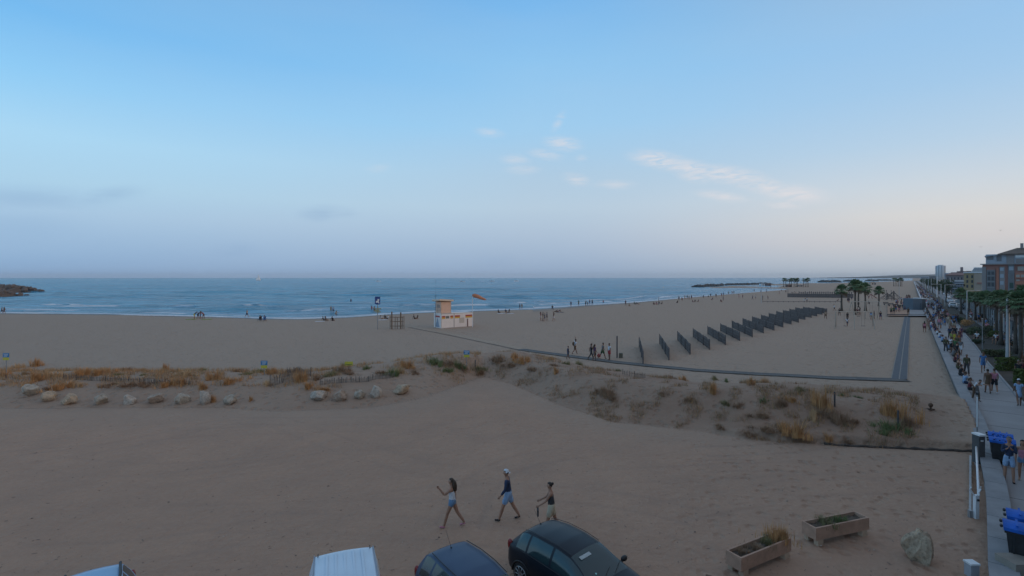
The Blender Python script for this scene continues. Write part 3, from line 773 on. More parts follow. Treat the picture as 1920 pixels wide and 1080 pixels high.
def corner_planter(nl, ang, label):
    d = Vector((math.cos(ang), math.sin(ang))); n_ = Vector((-d.y, d.x)); c = Vector((nl.x, nl.y)) + d*1.15 + n_*.26
    return planter((c.x, c.y), ang, label), c, d, n_
pl2, c2, d2, n2 = corner_planter(W(1530, 991, .58), R(18), 'pinkish concrete planter with sparse green weeds, right of the other full planter')
pl1, c1, d1, n1 = corner_planter(W(1390, 1046.5, .58), R(28.5), 'pinkish concrete planter with a dry bush at its right end')
P3 = W(1320, 1072, .58); q = Vector((P3.x, P3.y)) + 1.15*Vector((.87, -.5)) + .26*Vector((-.5, -.87))
planter((q.x, q.y), R(-30), 'concrete planter of which only one corner shows at the lower frame edge')
# ================================================================ GRASS
STRAW = [mat('straw_orange', (.54, .29, .125), .9, .35, 3), mat('straw_pale', (.58, .38, .21), .9, .25, 3), mat('straw_brown', (.34, .21, .13), .9, .3, 3)]
GREENG = [mat('dune_green', (.16, .19, .075), .9, .3, 3), mat('olive_weed', (.24, .21, .10), .9, .3, 3)]
def tuft_mesh(seed, n, m, spread=.5, h=.6, droop=.35, wdt=.012):
    rg = rnd(seed); b = MB(); K = rg.randint(8, 12)
    cs_ = [(rg.gauss(0, .36)*spread, rg.gauss(0, .3)*spread, rg.uniform(.45, 1.05)) for _ in range(K)]
    for _ in range(n):
        cx, cy, ch_ = cs_[rg.randrange(K)] if rg.random() < .82 else (rg.gauss(0, .6)*spread, rg.gauss(0, .5)*spread, rg.uniform(.2, .6))
        x, y = cx + rg.gauss(0, .10)*spread, cy + rg.gauss(0, .09)*spread
        L = h * ch_ * rg.uniform(.5, 1.15); la = math.atan2(y - cy, x - cx) + rg.gauss(0, .8); dr = droop * abs(rg.gauss(.5, .5))
        w_ = wdt * rg.uniform(.6, 1.4); pr_ = Vector((-math.sin(la), math.cos(la), 0)) * w_
        p0 = Vector((x, y, -.06)); p1 = p0 + Vector((math.cos(la)*dr*L*.35, math.sin(la)*dr*L*.35, L*.6)); p2 = p0 + Vector((math.cos(la)*dr*L, math.sin(la)*dr*L, L))
        b.add([p0 - pr_, p0 + pr_, p1 + pr_*.8, p1 - pr_*.8, p2], [(0,1,2,3), (3,2,4)])
    return b.mesh('grass', [m])
TUFTS = {}
for k, (m_, n_, sp_, h_, dr_) in dict(straw=(STRAW[0], 420, .60, .62, .5), pale=(STRAW[1], 360, .62, .55, .5), brown=(STRAW[2], 420, .62, .50, .8), green=(GREENG[0], 420, .58, .44, .8), olive=(GREENG[1], 400, .6, .45, .8)).items():
    TUFTS[k] = [tuft_mesh(900 + i*31 + len(TUFTS)*7, n_, m_, sp_, h_, dr_, .009) for i in range(3)]
def tuft(px, py, wpx, hpx, kind, label=None, i=0, name='grass_tuft', group='grass tufts on the dunes', cat='grass tuft'):
    p_ = G(px, py); k = p_.y / F; me = TUFTS[kind][i % 3]
    o = link(name, me, None, (p_.x, p_.y, p_.z - .02), (0, 0, (px*7.3) % 6.28), (wpx*k/1.0, wpx*k/1.5, hpx*k*1.05/.50))
    return tag(o, label, cat, group)
GT = [(70,686,40,16,'straw','straw coloured tuft standing alone behind the dune at the far left'),
 (38,690,26,11,'pale','pale tuft just right of the leftmost blue and yellow sign'),
 (8,704,30,12,'straw','orange tuft below the leftmost blue and yellow sign'),
 (52,728,30,16,'straw','orange tuft directly behind the leftmost boulder'),
 (70,712,44,16,'straw','broad orange tuft behind the second boulder of the long row'),
 (100,706,46,14,'pale','pale tuft behind the third boulder of the long row'),
 (48,702,22,9,'brown','brown low tuft in front of the lone tuft at far left'),
 (115,728,50,12,'straw','orange mat of grass behind the third boulder of the long row'),
 (150,725,28,12,'pale','pale tuft between third and fourth boulders of the long row'),
 (92,730,24,10,'brown','brown tuft between first and second boulders of the long row'),
 (152,704,34,13,'straw','orange tuft on the dune between third and fourth boulders'),
 (192,701,40,13,'straw','orange tuft on the dune crest behind the fourth boulder'),
 (222,703,18,6,'green','small dark green weed behind the fourth boulder'),
 (232,694,40,8,'brown','thin brown tuft on the back edge of the dune behind the fifth boulder'),
 (262,696,22,7,'straw','small orange tuft behind the sixth boulder'),
 (269,704,14,6,'green','dark green weed behind the sixth boulder'),
 (310,694,20,13,'straw','narrow upright orange tuft on the back edge behind the seventh boulder'),
 (262,722,60,11,'brown','brown grass mat in the slat fence behind the sixth boulder'),
 (205,722,40,9,'brown','brown grass patch before the slat fence behind the fourth boulder'),
 (312,724,34,11,'straw','orange tuft at the right end of the long slat fence'),
 (345,704,36,14,'pale','pale tuft on the dune behind the seventh boulder'),
 (378,698,30,7,'green','green creeping weed behind the eighth boulder'),
 (338,722,34,17,'straw','orange tuft just left of and behind the eighth boulder'),
 (378,728,30,15,'straw','orange tuft just behind the eighth boulder'),
 (400,754,15,17,'straw','small upright orange tuft between the last two boulders of the long row'),
 (397,712,36,16,'straw','orange tuft behind the ninth boulder'),
 (438,716,50,12,'straw','wide orange tuft right of the ninth boulder on the dune'),
 (448,698,44,9,'brown','brown tuft on the back edge right of the ninth boulder'),
 (470,750,12,8,'straw','tiny orange tuft alone right of the ninth boulder'),
 (462,702,26,7,'green','green weed left of the second blue and yellow sign'),
 (490,700,34,11,'green','green clump right at the foot of the second blue and yellow sign'),
 (512,702,28,13,'straw','straw tuft just right of the second blue and yellow sign'),
 (502,722,24,13,'pale','pale tuft at the left end of the leaning slat fence'),
 (560,700,40,18,'brown','brown bush in front of the dark slat fence piece'),
 (566,716,34,22,'straw','tall orange tuft at the right of the dark slat fence piece'),
 (580,726,32,14,'straw','orange tuft in front of the dark slat fence piece'),
 (596,712,34,16,'brown','brown tuft behind the first boulder of the short row'),
 (620,704,40,14,'olive','olive clump left of the yellow marker board'),
 (640,696,40,14,'brown','brown bush left below the yellow marker board'),
 (658,702,30,12,'brown','reddish brown bush right below the yellow marker board'),
 (648,690,30,18,'olive','olive bush surrounding the yellow marker board'),
 (600,732,44,10,'straw','orange grass strip behind the first and second boulders of the short row'),
 (688,692,24,11,'green','small green weed right of the yellow marker board'),
 (712,700,34,9,'brown','brown tuft behind the fourth boulder of the short row'),
 (733,703,34,20,'green','green bush on the dune behind the last boulder of the short row'),
 (748,700,30,16,'pale','pale tuft right of the green bush behind the last boulder'),
 (760,688,34,14,'straw','straw tuft on the dune crest left of the big green bush'),
 (778,700,24,10,'brown','brown tuft below the dune crest right of the last boulder'),
 (818,682,50,19,'green','large green bush on the highest dune left of the rightmost blue and yellow sign'),
 (842,684,40,14,'brown','brown grass right of the large green bush'),
 (858,688,40,16,'green','green bush between the large bush and the rightmost blue and yellow sign'),
 (838,696,28,12,'green','dark green cushion plant below the large green bush'),
 (868,692,30,13,'brown','brown tuft at the foot of the rightmost blue and yellow sign'),
 (893,694,38,15,'olive','olive tuft right of the rightmost blue and yellow sign'),
 (900,700,30,12,'brown','brown tuft at the end of the left dune'),
 (935,676,60,15,'brown','long brown grass ridge where the right dune starts'),
 (965,672,34,14,'straw','orange tuft on the right dune beside the start of the dark matting'),
 (960,686,36,12,'brown','brown tuft on the inner slope of the right dune start'),
 (985,680,30,14,'straw','orange tuft just below the start of the dark matting'),
 (1000,694,24,10,'brown','brown tuft on the slope below the start of the dark matting'),
 (1032,676,28,9,'pale','pale low tuft along the matting left of the walking child'),
 (1042,699,17,12,'straw','small bright orange tuft below the walking child'),
 (1062,684,20,11,'olive','green yellow tuft below the walking child'),
 (1085,686,34,14,'olive','olive bush on the dune below the group on the matting'),
 (1040,686,34,7,'brown','dark flat tuft between orange tuft and matting'),
 (1132,740,44,22,'brown','dark brown shrub low on the inner slope of the right dune'),
 (1150,748,36,14,'brown','dark brown low shrub right of the inner slope shrub'),
 (1160,696,14,9,'olive','small weed beside the tiny slat fence on the right dune'),
 (1258,712,30,12,'brown','brown tuft on the right dune under the second windbreak'),
 (1282,716,32,13,'straw','orange tuft on the right dune under the third windbreak'),
 (1290,752,30,13,'brown','reddish tuft in the middle of the right dune'),
 (1337,735,28,24,'straw','tall bright orange tuft on the right dune, brightest of all'),
 (1340,712,24,12,'olive','yellow green tuft behind the brightest orange tuft'),
 (1362,716,20,11,'green','green weed right behind the brightest orange tuft'),
 (1392,720,14,9,'green','small dark weed on the right dune back edge'),
 (1408,727,28,14,'straw','orange tuft right of the small dark weed on the back edge'),
 (1432,722,24,14,'straw','orange tuft near the matting left of the curved twig row'),
 (1478,724,50,10,'brown','curved row of reddish dry twigs near the matting'),
 (1500,732,36,9,'olive','olive weed at the right end of the curved twig row'),
 (1362,758,26,14,'olive','olive tuft in the middle of the right dune left of two faint tufts'),
 (1386,762,28,12,'brown','faint brown tuft in the middle of the right dune'),
 (1432,754,20,14,'green','thin green weed left of the reddish bush'),
 (1466,760,38,24,'brown','reddish brown bush in the middle of the right dune'),
 (1480,752,28,12,'straw','orange tuft touching the reddish brown bush'),
 (1428,780,44,14,'brown','dry flat tuft low on the right dune'),
 (1535,762,44,34,'straw','large straw bush with spiky top, left one of the two biggest bushes'),
 (1560,786,56,30,'brown','dark base of the left one of the two biggest bushes'),
 (1525,784,32,24,'pale','pale grass at the left side of the left big bush'),
 (1602,792,30,14,'brown','small brown tuft between the two biggest bushes'),
 (1680,782,60,40,'straw','large orange bush with wispy top, right one of the two biggest bushes'),
 (1665,806,60,26,'green','dark green low bush under the right big bush'),
 (1700,798,32,36,'brown','brown stalky grass at the right side of the right big bush'),
 (1655,812,32,14,'green','green weed patch in front of the right big bush'),
 (1577,742,16,8,'green','tiny green weed upper left of the two tiny weeds behind the big bushes'),
 (1609,746,18,8,'green','tiny green weed right one behind the big bushes'),
 (1400,808,36,12,'brown','brown twigs at the left start of the dune ledge'),
 (1440,816,60,14,'brown','brown dry scrub along the dune ledge left part'),
 (1480,822,56,24,'straw','orange scrub on the dune ledge in front of the left big bush'),
 (1502,828,44,18,'brown','dark scrub hanging over the dune ledge'),
 (1550,830,34,14,'straw','orange tuft on the ledge right of the dark scrub'),
 (1585,832,34,10,'brown','low reddish tuft on the ledge between the two big bushes'),
 (1350,802,26,10,'brown','small dry tuft lying left of the ledge scrub'),
 (1240,740,26,9,'brown','thin brown tuft on the right dune under the first windbreaks'),
 (1120,733,12,6,'brown','tiny dark twig above the inner slope shrub')]
for i, g in enumerate(GT): tuft(*g[:5], label=g[5], i=i)
# scattered low growth nobody could count
rg = rnd(5); b = MB(); DH = lambda px: float(np.interp(px, *DHT))
for _ in range(13000):
    px = rg.choice((rg.uniform(-60, 900), rg.uniform(930, 1720)))
    f_ = float(np.interp(px, *FRONT)); k_ = float(np.interp(px, *BACK)); py = rg.uniform(k_ + 4, f_ - (4 if px < 900 else 14))
    if px < 900 and py > 735: continue
    if 640 < px < 905 and py > 708: continue
    if vnoise(px/26, py/9, 44) < (.33 if px < 900 else .60): continue
    p_ = W(px, py, .45*DH(px)); p_.z = hz(p_.x, p_.y); s_ = rg.uniform(.12, .42) * (1 if px < 900 else .75); a_ = rg.uniform(0, 6.28)
    for _k in range(7):
        a_ = rg.uniform(0, 6.28); dx, dy = math.cos(a_)*.012, math.sin(a_)*.012; ox, oy = rg.gauss(0, .12), rg.gauss(0, .09)
        b.add([(p_.x+ox-dx, p_.y+oy-dy, p_.z-.03), (p_.x+ox+dx, p_.y+oy+dy, p_.z-.03), (p_.x+ox+rg.gauss(0,.08), p_.y+oy+rg.gauss(0,.08), p_.z + s_)], [(0,1,2)], rg.choice((0,0,1,2,2,3) if px < 900 else (0,2,2,2,2,3)))
tag(b.build('dune_ground_cover', [STRAW[0], STRAW[1], STRAW[2], GREENG[1]]), 'sparse dry stems scattered over the dunes', 'ground cover', kind='stuff')
# plants in the planters
def pot_plant(c, d, s_, n_, kind, k, label, cat='plant'):
    q = c + d*s_; o = link('potted_plant', TUFTS[kind][0], None, (q.x, q.y, hz(q.x, q.y) + .50), (0, 0, s_*3), (k, k*.75, n_)); return tag(o, label, cat)
pot_plant(c1, d1, .84, 1.05, 'straw', .95, 'round dry orange bush overflowing the right end of the left planter')
pot_plant(c1, d1, -.15, .5, 'brown', .62, 'low dry stems in the middle of the left planter')
pot_plant(c1, d1, -.72, .42, 'brown', .58, 'low dry stems at the left end of the left planter')
pot_plant(c1, d1, .35, .75, 'olive', .6, 'green weeds beside the dry bush in the left planter')
pot_plant(c2, d2, -.45, .7, 'olive', .7, 'green yellow weeds at the left of the farther planter')
pot_plant(c2, d2, .15, .6, 'green', .62, 'green weeds in the middle of the farther planter')
# ================================================================ SLAT FENCES ON THE DUNE
PICKET = mat('picket_wood', (.19, .155, .13), .9, .3, 3)
def slat_fence(pts, label, h=.55, gap=.085, lean=.1, seed=1, m=PICKET, wd=.04):
    P_ = [G(*q) for q in pts]; rg = rnd(seed)
    root = empty('slat_fence', P_[0], 0, label, 'fence'); o0 = P_[0]
    b = MB(); posts = MB(); wire = MB(); wp = []
    for i in range(len(P_) - 1):
        L = (P_[i+1] - P_[i]).length; n = max(1, int(L / gap)); d = (P_[i+1] - P_[i]).normalized(); ang = math.atan2(d.y, d.x)
        for k in range(n):
            q = P_[i].lerp(P_[i+1], k/n); z = hz(q.x, q.y); hh_ = h * rg.uniform(.75, 1.1)
            tl = rg.gauss(0, .06) + lean * math.sin(q.x*1.3)
            b.beam(Vector((q.x, q.y, z - .1)) - o0, Vector((q.x + tl*d.x*hh_, q.y + tl*.5 + rg.gauss(0, .02), z + hh_)) - o0, wd, .012)
            if k % 14 == 0: posts.tube([Vector((q.x, q.y + .04, z - .1)) - o0, Vector((q.x, q.y + .04, z + h*1.1)) - o0], .022, 6)
            if k % 4 == 0: wp.append(Vector((q.x, q.y, z + h*.6)) - o0)
    b.build('slats', m, root); posts.build('posts', WOODG, root)
    if len(wp) > 1: wire.tube(wp, .006, 4); wire.build('wire', DARKMETAL, root)
slat_fence([(118,711),(170,714),(215,716),(260,718),(310,721),(360,722)], 'long low slat fence half buried in the left dune behind the boulder row', .36, seed=2)
slat_fence([(506,725),(530,718),(552,712)], 'leaning slat fence piece climbing the dune left of the short boulder row', .75, seed=3, lean=.35)
slat_fence([(538,706),(560,704),(584,706)], 'short dark slat fence piece standing tall on the left dune', .62, seed=4)
slat_fence([(600,722),(640,718),(690,716),(740,708)], 'slat fence half buried behind the short row of boulders', .38, seed=5)
slat_fence([(1168,703),(1190,707),(1212,711)], 'tiny broken slat fence sticking out of the right dune', .38, gap=.16, seed=6)
slat_fence([(10,712),(28,714)], 'short broken slat fence piece left of the leftmost boulder', .35, gap=.16, seed=7)
def fence_post(px, py, h, label, m=WOODG, w_=.045):
    p_ = G(px, py); b = MB(); b.tube([(0,0,-.1),(0,0,h)], w_, 8); b.tube([(0,0,h),(0,0,h+.03)], [w_, w_*.4], 8)
    return tag(b.build('marker_post', m, None, False, p_), label, 'post')
fence_post(891, 690, .65, 'short stake on the dune right of the rightmost blue and yellow sign')
fence_post(1565, 762, .8, 'stake rising out of the left one of the two big dune bushes')
fence_post(1684, 806, 1.0, 'stake standing in the right one of the two big dune bushes')
p_ = G(1745, 768); b = MB(); b.tube([(0,0,0),(0,0,.18)], .05, 8); b.ball((0,0,.26), (.13,.10,.13), 8, 6); b.box((.0,0,.03), (.3,.25,.05)); tag(b.build('beach_litter_bag', mat('brown_bag', (.12,.07,.045), .9, .3, 6), None, True, p_), 'small brown bag lying alone on the sand near the promenade wall', 'bag')
# dark edging at the foot of the dune
pe = [G(px, float(np.interp(px, *FRONT)) + 1.5) for px in range(1545, 1826, 10)]; b = MB(); b.tube([q - pe[0] + Vector((0, 0, .04 + .03*math.sin(i*1.9))) for i, q in enumerate(pe)], [.065 + .02*math.sin(i*2.3) for i in range(len(pe))], 8)
tag(b.build('edging_log', mat('dark_edging', (.085, .068, .058), .95, .35, 2, .5, 20), None, True, pe[0]), 'dark half buried edging along the foot of the right dune', 'edging')
# pebbles, twigs and bits nobody could count
rg = rnd(15); b = MB(); tt = []
for _ in range(900):
    px, py = rg.uniform(-80, 1840), 760 + 330*rg.random()**.8
    if py < float(np.interp(px, *FRONT)) + 6: continue
    p_ = W(px, py, 0); p_.z = hz(p_.x, p_.y); s_ = rg.uniform(.008, .022)*(1 if rg.random() < .93 else 2.0)
    if rg.random() < .7: b.ball((p_.x, p_.y, p_.z + s_*.3), (s_, s_*.8, s_*.55), 5, 4, rg.choice((0, 0, 1)))
    else: a_ = rg.uniform(0, 6.28); b.beam((p_.x, p_.y, p_.z + .01), (p_.x + math.cos(a_)*s_*5, p_.y + math.sin(a_)*s_*5, p_.z + .015), .007, None, 2)
tag(b.build('beach_litter', [mat('pebble_dark', (.19,.15,.12), .9, .3, 9), mat('pebble_pale', (.5,.42,.35), .9, .2, 9), WOODG]), 'pebbles and twigs strewn over the foreground sand', 'pebbles', kind='stuff')
# ================================================================ SIGNS
BLUE = mat('sign_blue', (.045, .20, .42), .6, .08, 5); YEL = mat('sign_yellow', (.55, .50, .06), .6, .08, 5); WHT = mat('sign_white', (.75, .77, .78), .6, .05)
def dune_sign(px, base, top, label):
    p_ = G(px, base); k = p_.y / F; h = (base - top) * k
    root = empty('warning_sign', p_, -.05 * math.sin(px), label, 'sign', 'blue and yellow signs along the dune')
    MB().tube([(0,0,-.2),(0,0,h)], .028, 8).build('post', GREYMETAL, root)
    bd = MB(); bd.box((0, -.035, h - .17), (.50, .02, .34)); bd.build('blue_board', BLUE, root)
    wt = MB()
    for i, (x0, x1) in enumerate(((-.19, .19), (-.14, .16), (-.17, .1))): wt.box(((x0+x1)/2, -.048, h - .08 - .085*i), (x1 - x0, .006, .03))
    wt.build('white_lettering', WHT, root)
    y_ = MB(); y_.box((0, -.035, h - .46), (.46, .02, .22)); y_.build('yellow_board', YEL, root)
dune_sign(12, 700, 663, 'blue and yellow sign on a thin post at the far left of the dune')
dune_sign(495.5, 704, 676.5, 'blue and yellow sign standing in green weeds between the boulder rows')
dune_sign(875, 690, 656, 'blue and yellow sign on the dune in front of the walkway, rightmost one')
p_ = G(654, 694); root = empty('marker_board', p_, .1, 'lone yellow board sunk in an olive bush on the left dune', 'sign')
MB().box((0, 0, .52), (.62, .03, .30)).build('yellow_board', YEL, root); MB().tube([(0, .05, -.2), (0, .05, .6)], .03, 6).build('post', WOODG, root)
MB().box((0, -.02, .44), (.5, .02, .05)).build('dark_lettering', GREENG[0], root)
# shower and flag sign by the water
p_ = G(708, 618); root = empty('beach_sign', p_, .12, 'tall pole with blue pictogram board and yellow arrow boards left of the wooden frame', 'sign')
MB().tube([(0,0,-.3),(0,0,4.9)], .07, 8).build('pole', GREYMETAL, root)
MB().box((0, -.09, 4.75), (.85, .04, 1.25)).build('blue_board', mat('deep_sign_blue', (.02, .055, .22), .5, .1), root)
b = MB(); b.box((.1, -.115, 4.72), (.28, .01, .6), rot=(0, .2, 0)); b.box((-.15, -.115, 4.55), (.22, .01, .3)); b.box((.2, -.115, 4.38), (.2, .01, .16)); b.build('white_pictogram', WHT, root)
for z_, x_ in ((3.4, .15), (3.15, -.1), (2.9, .1)):
    b = MB(); b.add([(x_-.45, -.09, z_-.09), (x_+.35, -.09, z_-.09), (x_+.5, -.09, z_), (x_+.35, -.09, z_+.09), (x_-.45, -.09, z_+.09), (x_-.45, -.06, z_-.09), (x_+.35, -.06, z_-.09), (x_+.5, -.06, z_), (x_+.35, -.06, z_+.09), (x_-.45, -.06, z_+.09)],
      [(0,1,2,3,4),(9,8,7,6,5),(0,5,6,1),(1,6,7,2),(2,7,8,3),(3,8,9,4),(4,9,5,0)]); b.build('arrow_board', mat('arrow_ochre', (.30, .28, .12), .7, .2), root)
# wooden workout frame
p_ = G(743.5, 617); root = empty('workout_frame', p_, R(8), 'brown timber climbing frame with two thick posts left of the white hut', 'climbing frame')
for x_, y_, h_, r_ in ((-.75, -.1, 2.9, .11), (.68, -.05, 2.75, .11)): MB().tube([(x_, y_, -.2), (x_, y_, h_)], r_, 8).build('thick_post', WOODB, root)
for x_, y_, h_ in ((-1.1, .7, 2.2), (-.3, .9, 2.0), (.1, .2, 2.0), (1.15, .8, 2.15), (.9, .9, 2.0), (-1.05, .2, 1.9)): MB().tube([(x_, y_, -.2), (x_, y_, h_)], .045, 6).build('thin_post', WOODB, root)
for z_ in (.45, 1.2, 1.9):
    b = MB(); b.tube([(-1.1, .7, z_), (1.15, .8, z_)], .035, 6); b.tube([(-.75, -.1, z_ + .05), (.68, -.05, z_ + .02)], .04, 6); b.tube([(-1.1,.7,z_),(-.75,-.1,z_)], .035, 6); b.tube([(1.15,.8,z_),(.68,-.05,z_)], .035, 6); b.build('rail', WOODB, root)
# ================================================================ LIFEGUARD HUT
A = W(827, 615.5, 0); A.z = 0; ang = R(37.5); Lc, Dc, Hc = 6.4, 2.45, 2.5
root = empty('lifeguard_hut', (A.x, A.y, hz(A.x, A.y) - .05), ang, 'white container lifeguard hut with red and yellow bands and a peach lookout cabin on top', 'lifeguard hut')
HW = mat('hut_white', (.80, .74, .71), .6, .05, 1.5)
b = MB(); b.box((Lc/2, Dc/2, Hc/2), (Lc, Dc, Hc)); b.build('container', HW, root)
b = MB()
for x_ in (0.03, Lc*.385, Lc*.385 + .10, Lc - .03): b.box((x_, -.01, Hc/2), (.05, .03, Hc))
for z_ in (.05, Hc - .05): b.box((Lc/2, -.012, z_), (Lc, .03, .08))
b.build('corner_frame', mat('hut_frame_grey', (.42, .40, .39), .6, .1), root)
HR = mat('hut_red', (.42, .05, .04), .6, .08); HY_ = mat('hut_yellow', (.65, .38, .06), .6, .08)
for x0, x1 in ((.17, .78), (1.78, 2.33), (2.67, 3.67), (4.78, 6.2)):
    MB().box(((x0+x1)/2, -.012, 1.97), (x1-x0, .02, .24)).build('red_band', HR, root); MB().box(((x0+x1)/2, -.012, 1.72), (x1-x0, .02, .25)).build('yellow_band', HY_, root)
for x_ in (.98, 1.22, 1.46): MB().box((x_, -.012, 1.85), (.17, .02, .42)).build('window_slot', mat('dark_slot', (.03, .05, .05), .4, .1), root)
MB().box((-.012, 1.2, 1.97), (.02, 1.5, .26)).build('red_band', HR, root)
b = MB(); b.add([(-.014, .5, .2), (-.014, 1.9, .2), (-.014, 1.2, 1.8)], [(0,2,1)]); b.build('side_pennant', mat('pale_blue_panel', (.30, .36, .46), .6, .05), root)
MB().box((4.05, -.012, 1.2), (1.0, .02, .9)).build('shutter', mat('shutter_cream', (.55, .50, .44), .7, .08), root)
MB().box((5.2, -.05, .72), (.14, .08, 1.4)).build('downpipe', mat('rusty_pipe', (.22, .12, .10), .8, .1), root)
PEACH = mat('peach_board', (.74, .50, .38), .75, .08, 2)
cb = MB(); cb.box((1.12, 1.2, Hc + .98), (1.9, 1.8, 1.96)); cb.build('lookout_cabin', PEACH, root)
b = MB()
for x_ in (.17, 2.07):
    b.box((x_, .3, Hc + .98), (.06, .05, 1.96))
b.box((1.12, .3, Hc + .06), (1.9, .05, .1)); b.box((1.12, .3, Hc + 1.88), (1.9, .05, .1)); b.build('cabin_trim', mat('cabin_trim_cream', (.55, .42, .33), .7, .08), root)
MB().box((.16, 1.2, Hc + 1.2), (.03, 1.0, .5)).build('cabin_window', mat('cabin_shutter', (.40, .30, .26), .7, .1), root)
b = MB(); b.box((.95, 1.1, Hc + 2.14), (2.7, 2.6, .26), rot=(R(-4), R(4), 0)); b.build('cabin_roof', mat('roof_cream', (.70, .56, .44), .8, .08), root)
b = MB(); ra = [(-.0, 0), (Lc, 0), (Lc, Dc), (0, Dc)]
for z_ in (.55, 1.0): b.tube([(-.0+.05, .15, Hc+z_), (.05, Dc-.1, Hc+z_)], .02, 5)
for y_ in (.15, Dc/2, Dc - .1): b.tube([(.05, y_, Hc), (.05, y_, Hc + 1.0)], .02, 5)
b.build('railing', GREYMETAL, root)
b = MB(); b.tube([(-.15, 1.6, 0), (-.15, 1.6, 5.6)], .03, 6); b.tube([(-.15, 1.6, 5.6), (-.15, 1.6, 8.3)], .012, 5); b.build('radio_mast', DARKMETAL, root)
p_ = G(886, 613.5); k = p_.y / F; root = empty('windsock_pole', p_, 0, 'white pole with an orange windsock blowing to the right beside the hut', 'windsock')
MB().tube([(0,0,-.3),(0,0,60*k)], .045, 8).build('pole', WHITEP, root)
ws = MB(); ws.tube([(-.05,0,60*k), (.3,0,60*k-.05), (.9,.05,60*k-.22), (1.5,.08,60*k-.5), (2.1,.1,60*k-.72), (2.35,.1,60*k-.78)], [.16,.33,.32,.24,.15,.04], 12); ws.build('windsock', mat('windsock_orange', (.55, .22, .12), .8, .15, 2), root, True)
# ================================================================ WINDBREAK PANELS
PN = [(1199.5,632.6,1206.6,682),(1237.7,627.4,1255.2,675.4),(1271.4,621.6,1294.8,665),(1300.6,616.4,1331.1,655.7),(1327.8,611.6,1360.9,646.9),(1351.8,606.7,1387.5,638.8),
 (1373.5,601.5,1411.2,632),(1393.6,596.8,1432,624.8),(1411.3,593.3,1451.9,619.9),(1428,590.2,1468.5,614),(1442.5,586.6,1484,608.2),(1456.6,583.4,1497.7,604.8),(1469,581.4,1510,599.6),
 (1481,578.8,1521.7,595.6),(1492,576.2,1532,593),(1506.6,575,1542,589.9),(1528.4,575,1550.8,588)]
ORD = ['first','second','third','fourth','fifth','sixth','seventh','eighth','ninth','tenth','eleventh','twelfth','thirteenth','fourteenth','fifteenth','sixteenth','last']
PW = mat('windbreak_slats', (.135, .122, .12), .85, .3, 2.5, .4, 25)
for i, (lx, lt, rx, rb) in enumerate(PN):
    hp = 1.2; Bp = W(rx, rb, 0); Ap = W(lx, lt, hp); Ap.z = 0
    d = Ap - Bp; L = d.length; a_ = math.atan2(d.y, d.x)
    lab = 'dark slatted windbreak panel, %s in the row counted from the left' % ORD[i] if i < 16 else 'dark slatted windbreak panel at the far right end of the row by the swings'
    z0 = hz(Bp.x, Bp.y); root = empty('windbreak_panel', (Bp.x, Bp.y, z0), a_, lab, 'windbreak', 'slatted windbreaks standing in a row on the beach')
    rg = rnd(i); b = MB(); n = int(L / .13)
    for k in range(n + 1):
        b.box((k*L/n, 0, hp/2 - .03 + rg.gauss(0, .015) + .03*math.sin(k*.21 + i)), (.078, .02, hp + rg.gauss(0, .05)), rot=(0, rg.gauss(0, .012), rg.gauss(0, .05)))
    b.build('slats', PW, root)
    b = MB()
    for z_ in (.25, .65, 1.05): b.box((L/2, .03, z_), (L, .035, .06))
    b.build('rails', PW, root)
    for k in range(4): MB().box((k*L/3, .07, hp/2), (.09, .08, hp + .16)).build('post', PW, root)
# ================================================================ SWING FRAMES
FR = mat('frame_cream', (.42, .37, .31), .6, .1, 3)
def frame(name, tl, tr, legs, z, label, hang=()):
    root = empty(name, (0,0,0), 0, label, 'swing'); pa = W(tl[0], tl[1], z); pb = W(tr[0], tr[1], z); root.location = (pa.x, pa.y, 0); o0 = Vector((pa.x, pa.y, 0))
    MB().tube([pa - o0, pb - o0], .07, 8).build('crossbar', FR, root)
    for (tx, ty), (bx, by) in legs:
        g_ = G(bx, by); fr_ = (tx - tl[0]) / (tr[0] - tl[0]); t_ = pa.lerp(pb, fr_); MB().tube([t_ - o0, g_ - o0 - Vector((0,0,.1))], .065, 8).build('leg', FR, root)
    for fr_ in hang:
        t_ = pa.lerp(pb, fr_) - o0; b = MB()
        for dx in (-.25, .25): b.tube([t_ + Vector((dx, 0, 0)), t_ + Vector((dx, 0, -z + .55))], .012, 4)
        b.box(t_ + Vector((0, 0, -z + .52)), (.55, .2, .05)); b.build('swing_seat', DARKMETAL, root)
zf = 8.5 - (584.7 - 520) * (8.5*940/97) / 940
frame('swing_frame', (1566, 584.7), (1636, 584.7), [((1567,0),(1565.5,617)), ((1567,0),(1567.5,613)), ((1602,0),(1602.5,618)), ((1636,0),(1640.6,618)), ((1636,0),(1637,611))], zf, 'near cream swing frame with low crossbar on the open sand', hang=(.28, .75))
zf = 8.5 - (565.5 - 520) * (8.5*940/78) / 940
frame('swing_frame', (1597, 565.5), (1649, 566), [((1597,0),(1588,597)), ((1597,0),(1603,597)), ((1622.5,0),(1622.5,598)), ((1649,0),(1656,600)), ((1649,0),(1645,597))], zf, 'taller cream A shaped swing frame standing behind the near one', hang=(.25, .7))
def goal(px0, px1, top, base, label, name='play_bar'):
    a_, b_ = W(px0, base, 0), W(px1, base, 0); k = a_.y / F; h = (base - top)*k; root = empty(name, (a_.x, a_.y, 0), 0, label, 'sports frame'); d = b_ - a_
    MB().tube([(0,0,h), d + Vector((0,0,h))], .05, 6).build('crossbar', FR, root)
    for q in (Vector((0,0,0)), d): MB().tube([q - Vector((0,0,.2)), q + Vector((0,0,h))], .05, 6).build('post', FR, root)
goal(1649, 1671, 568, 585, 'thin bar on two posts right behind the tall swing frame')
goal(1663, 1690, 570, 584, 'second thin bar on posts beside the crowd at the playground')
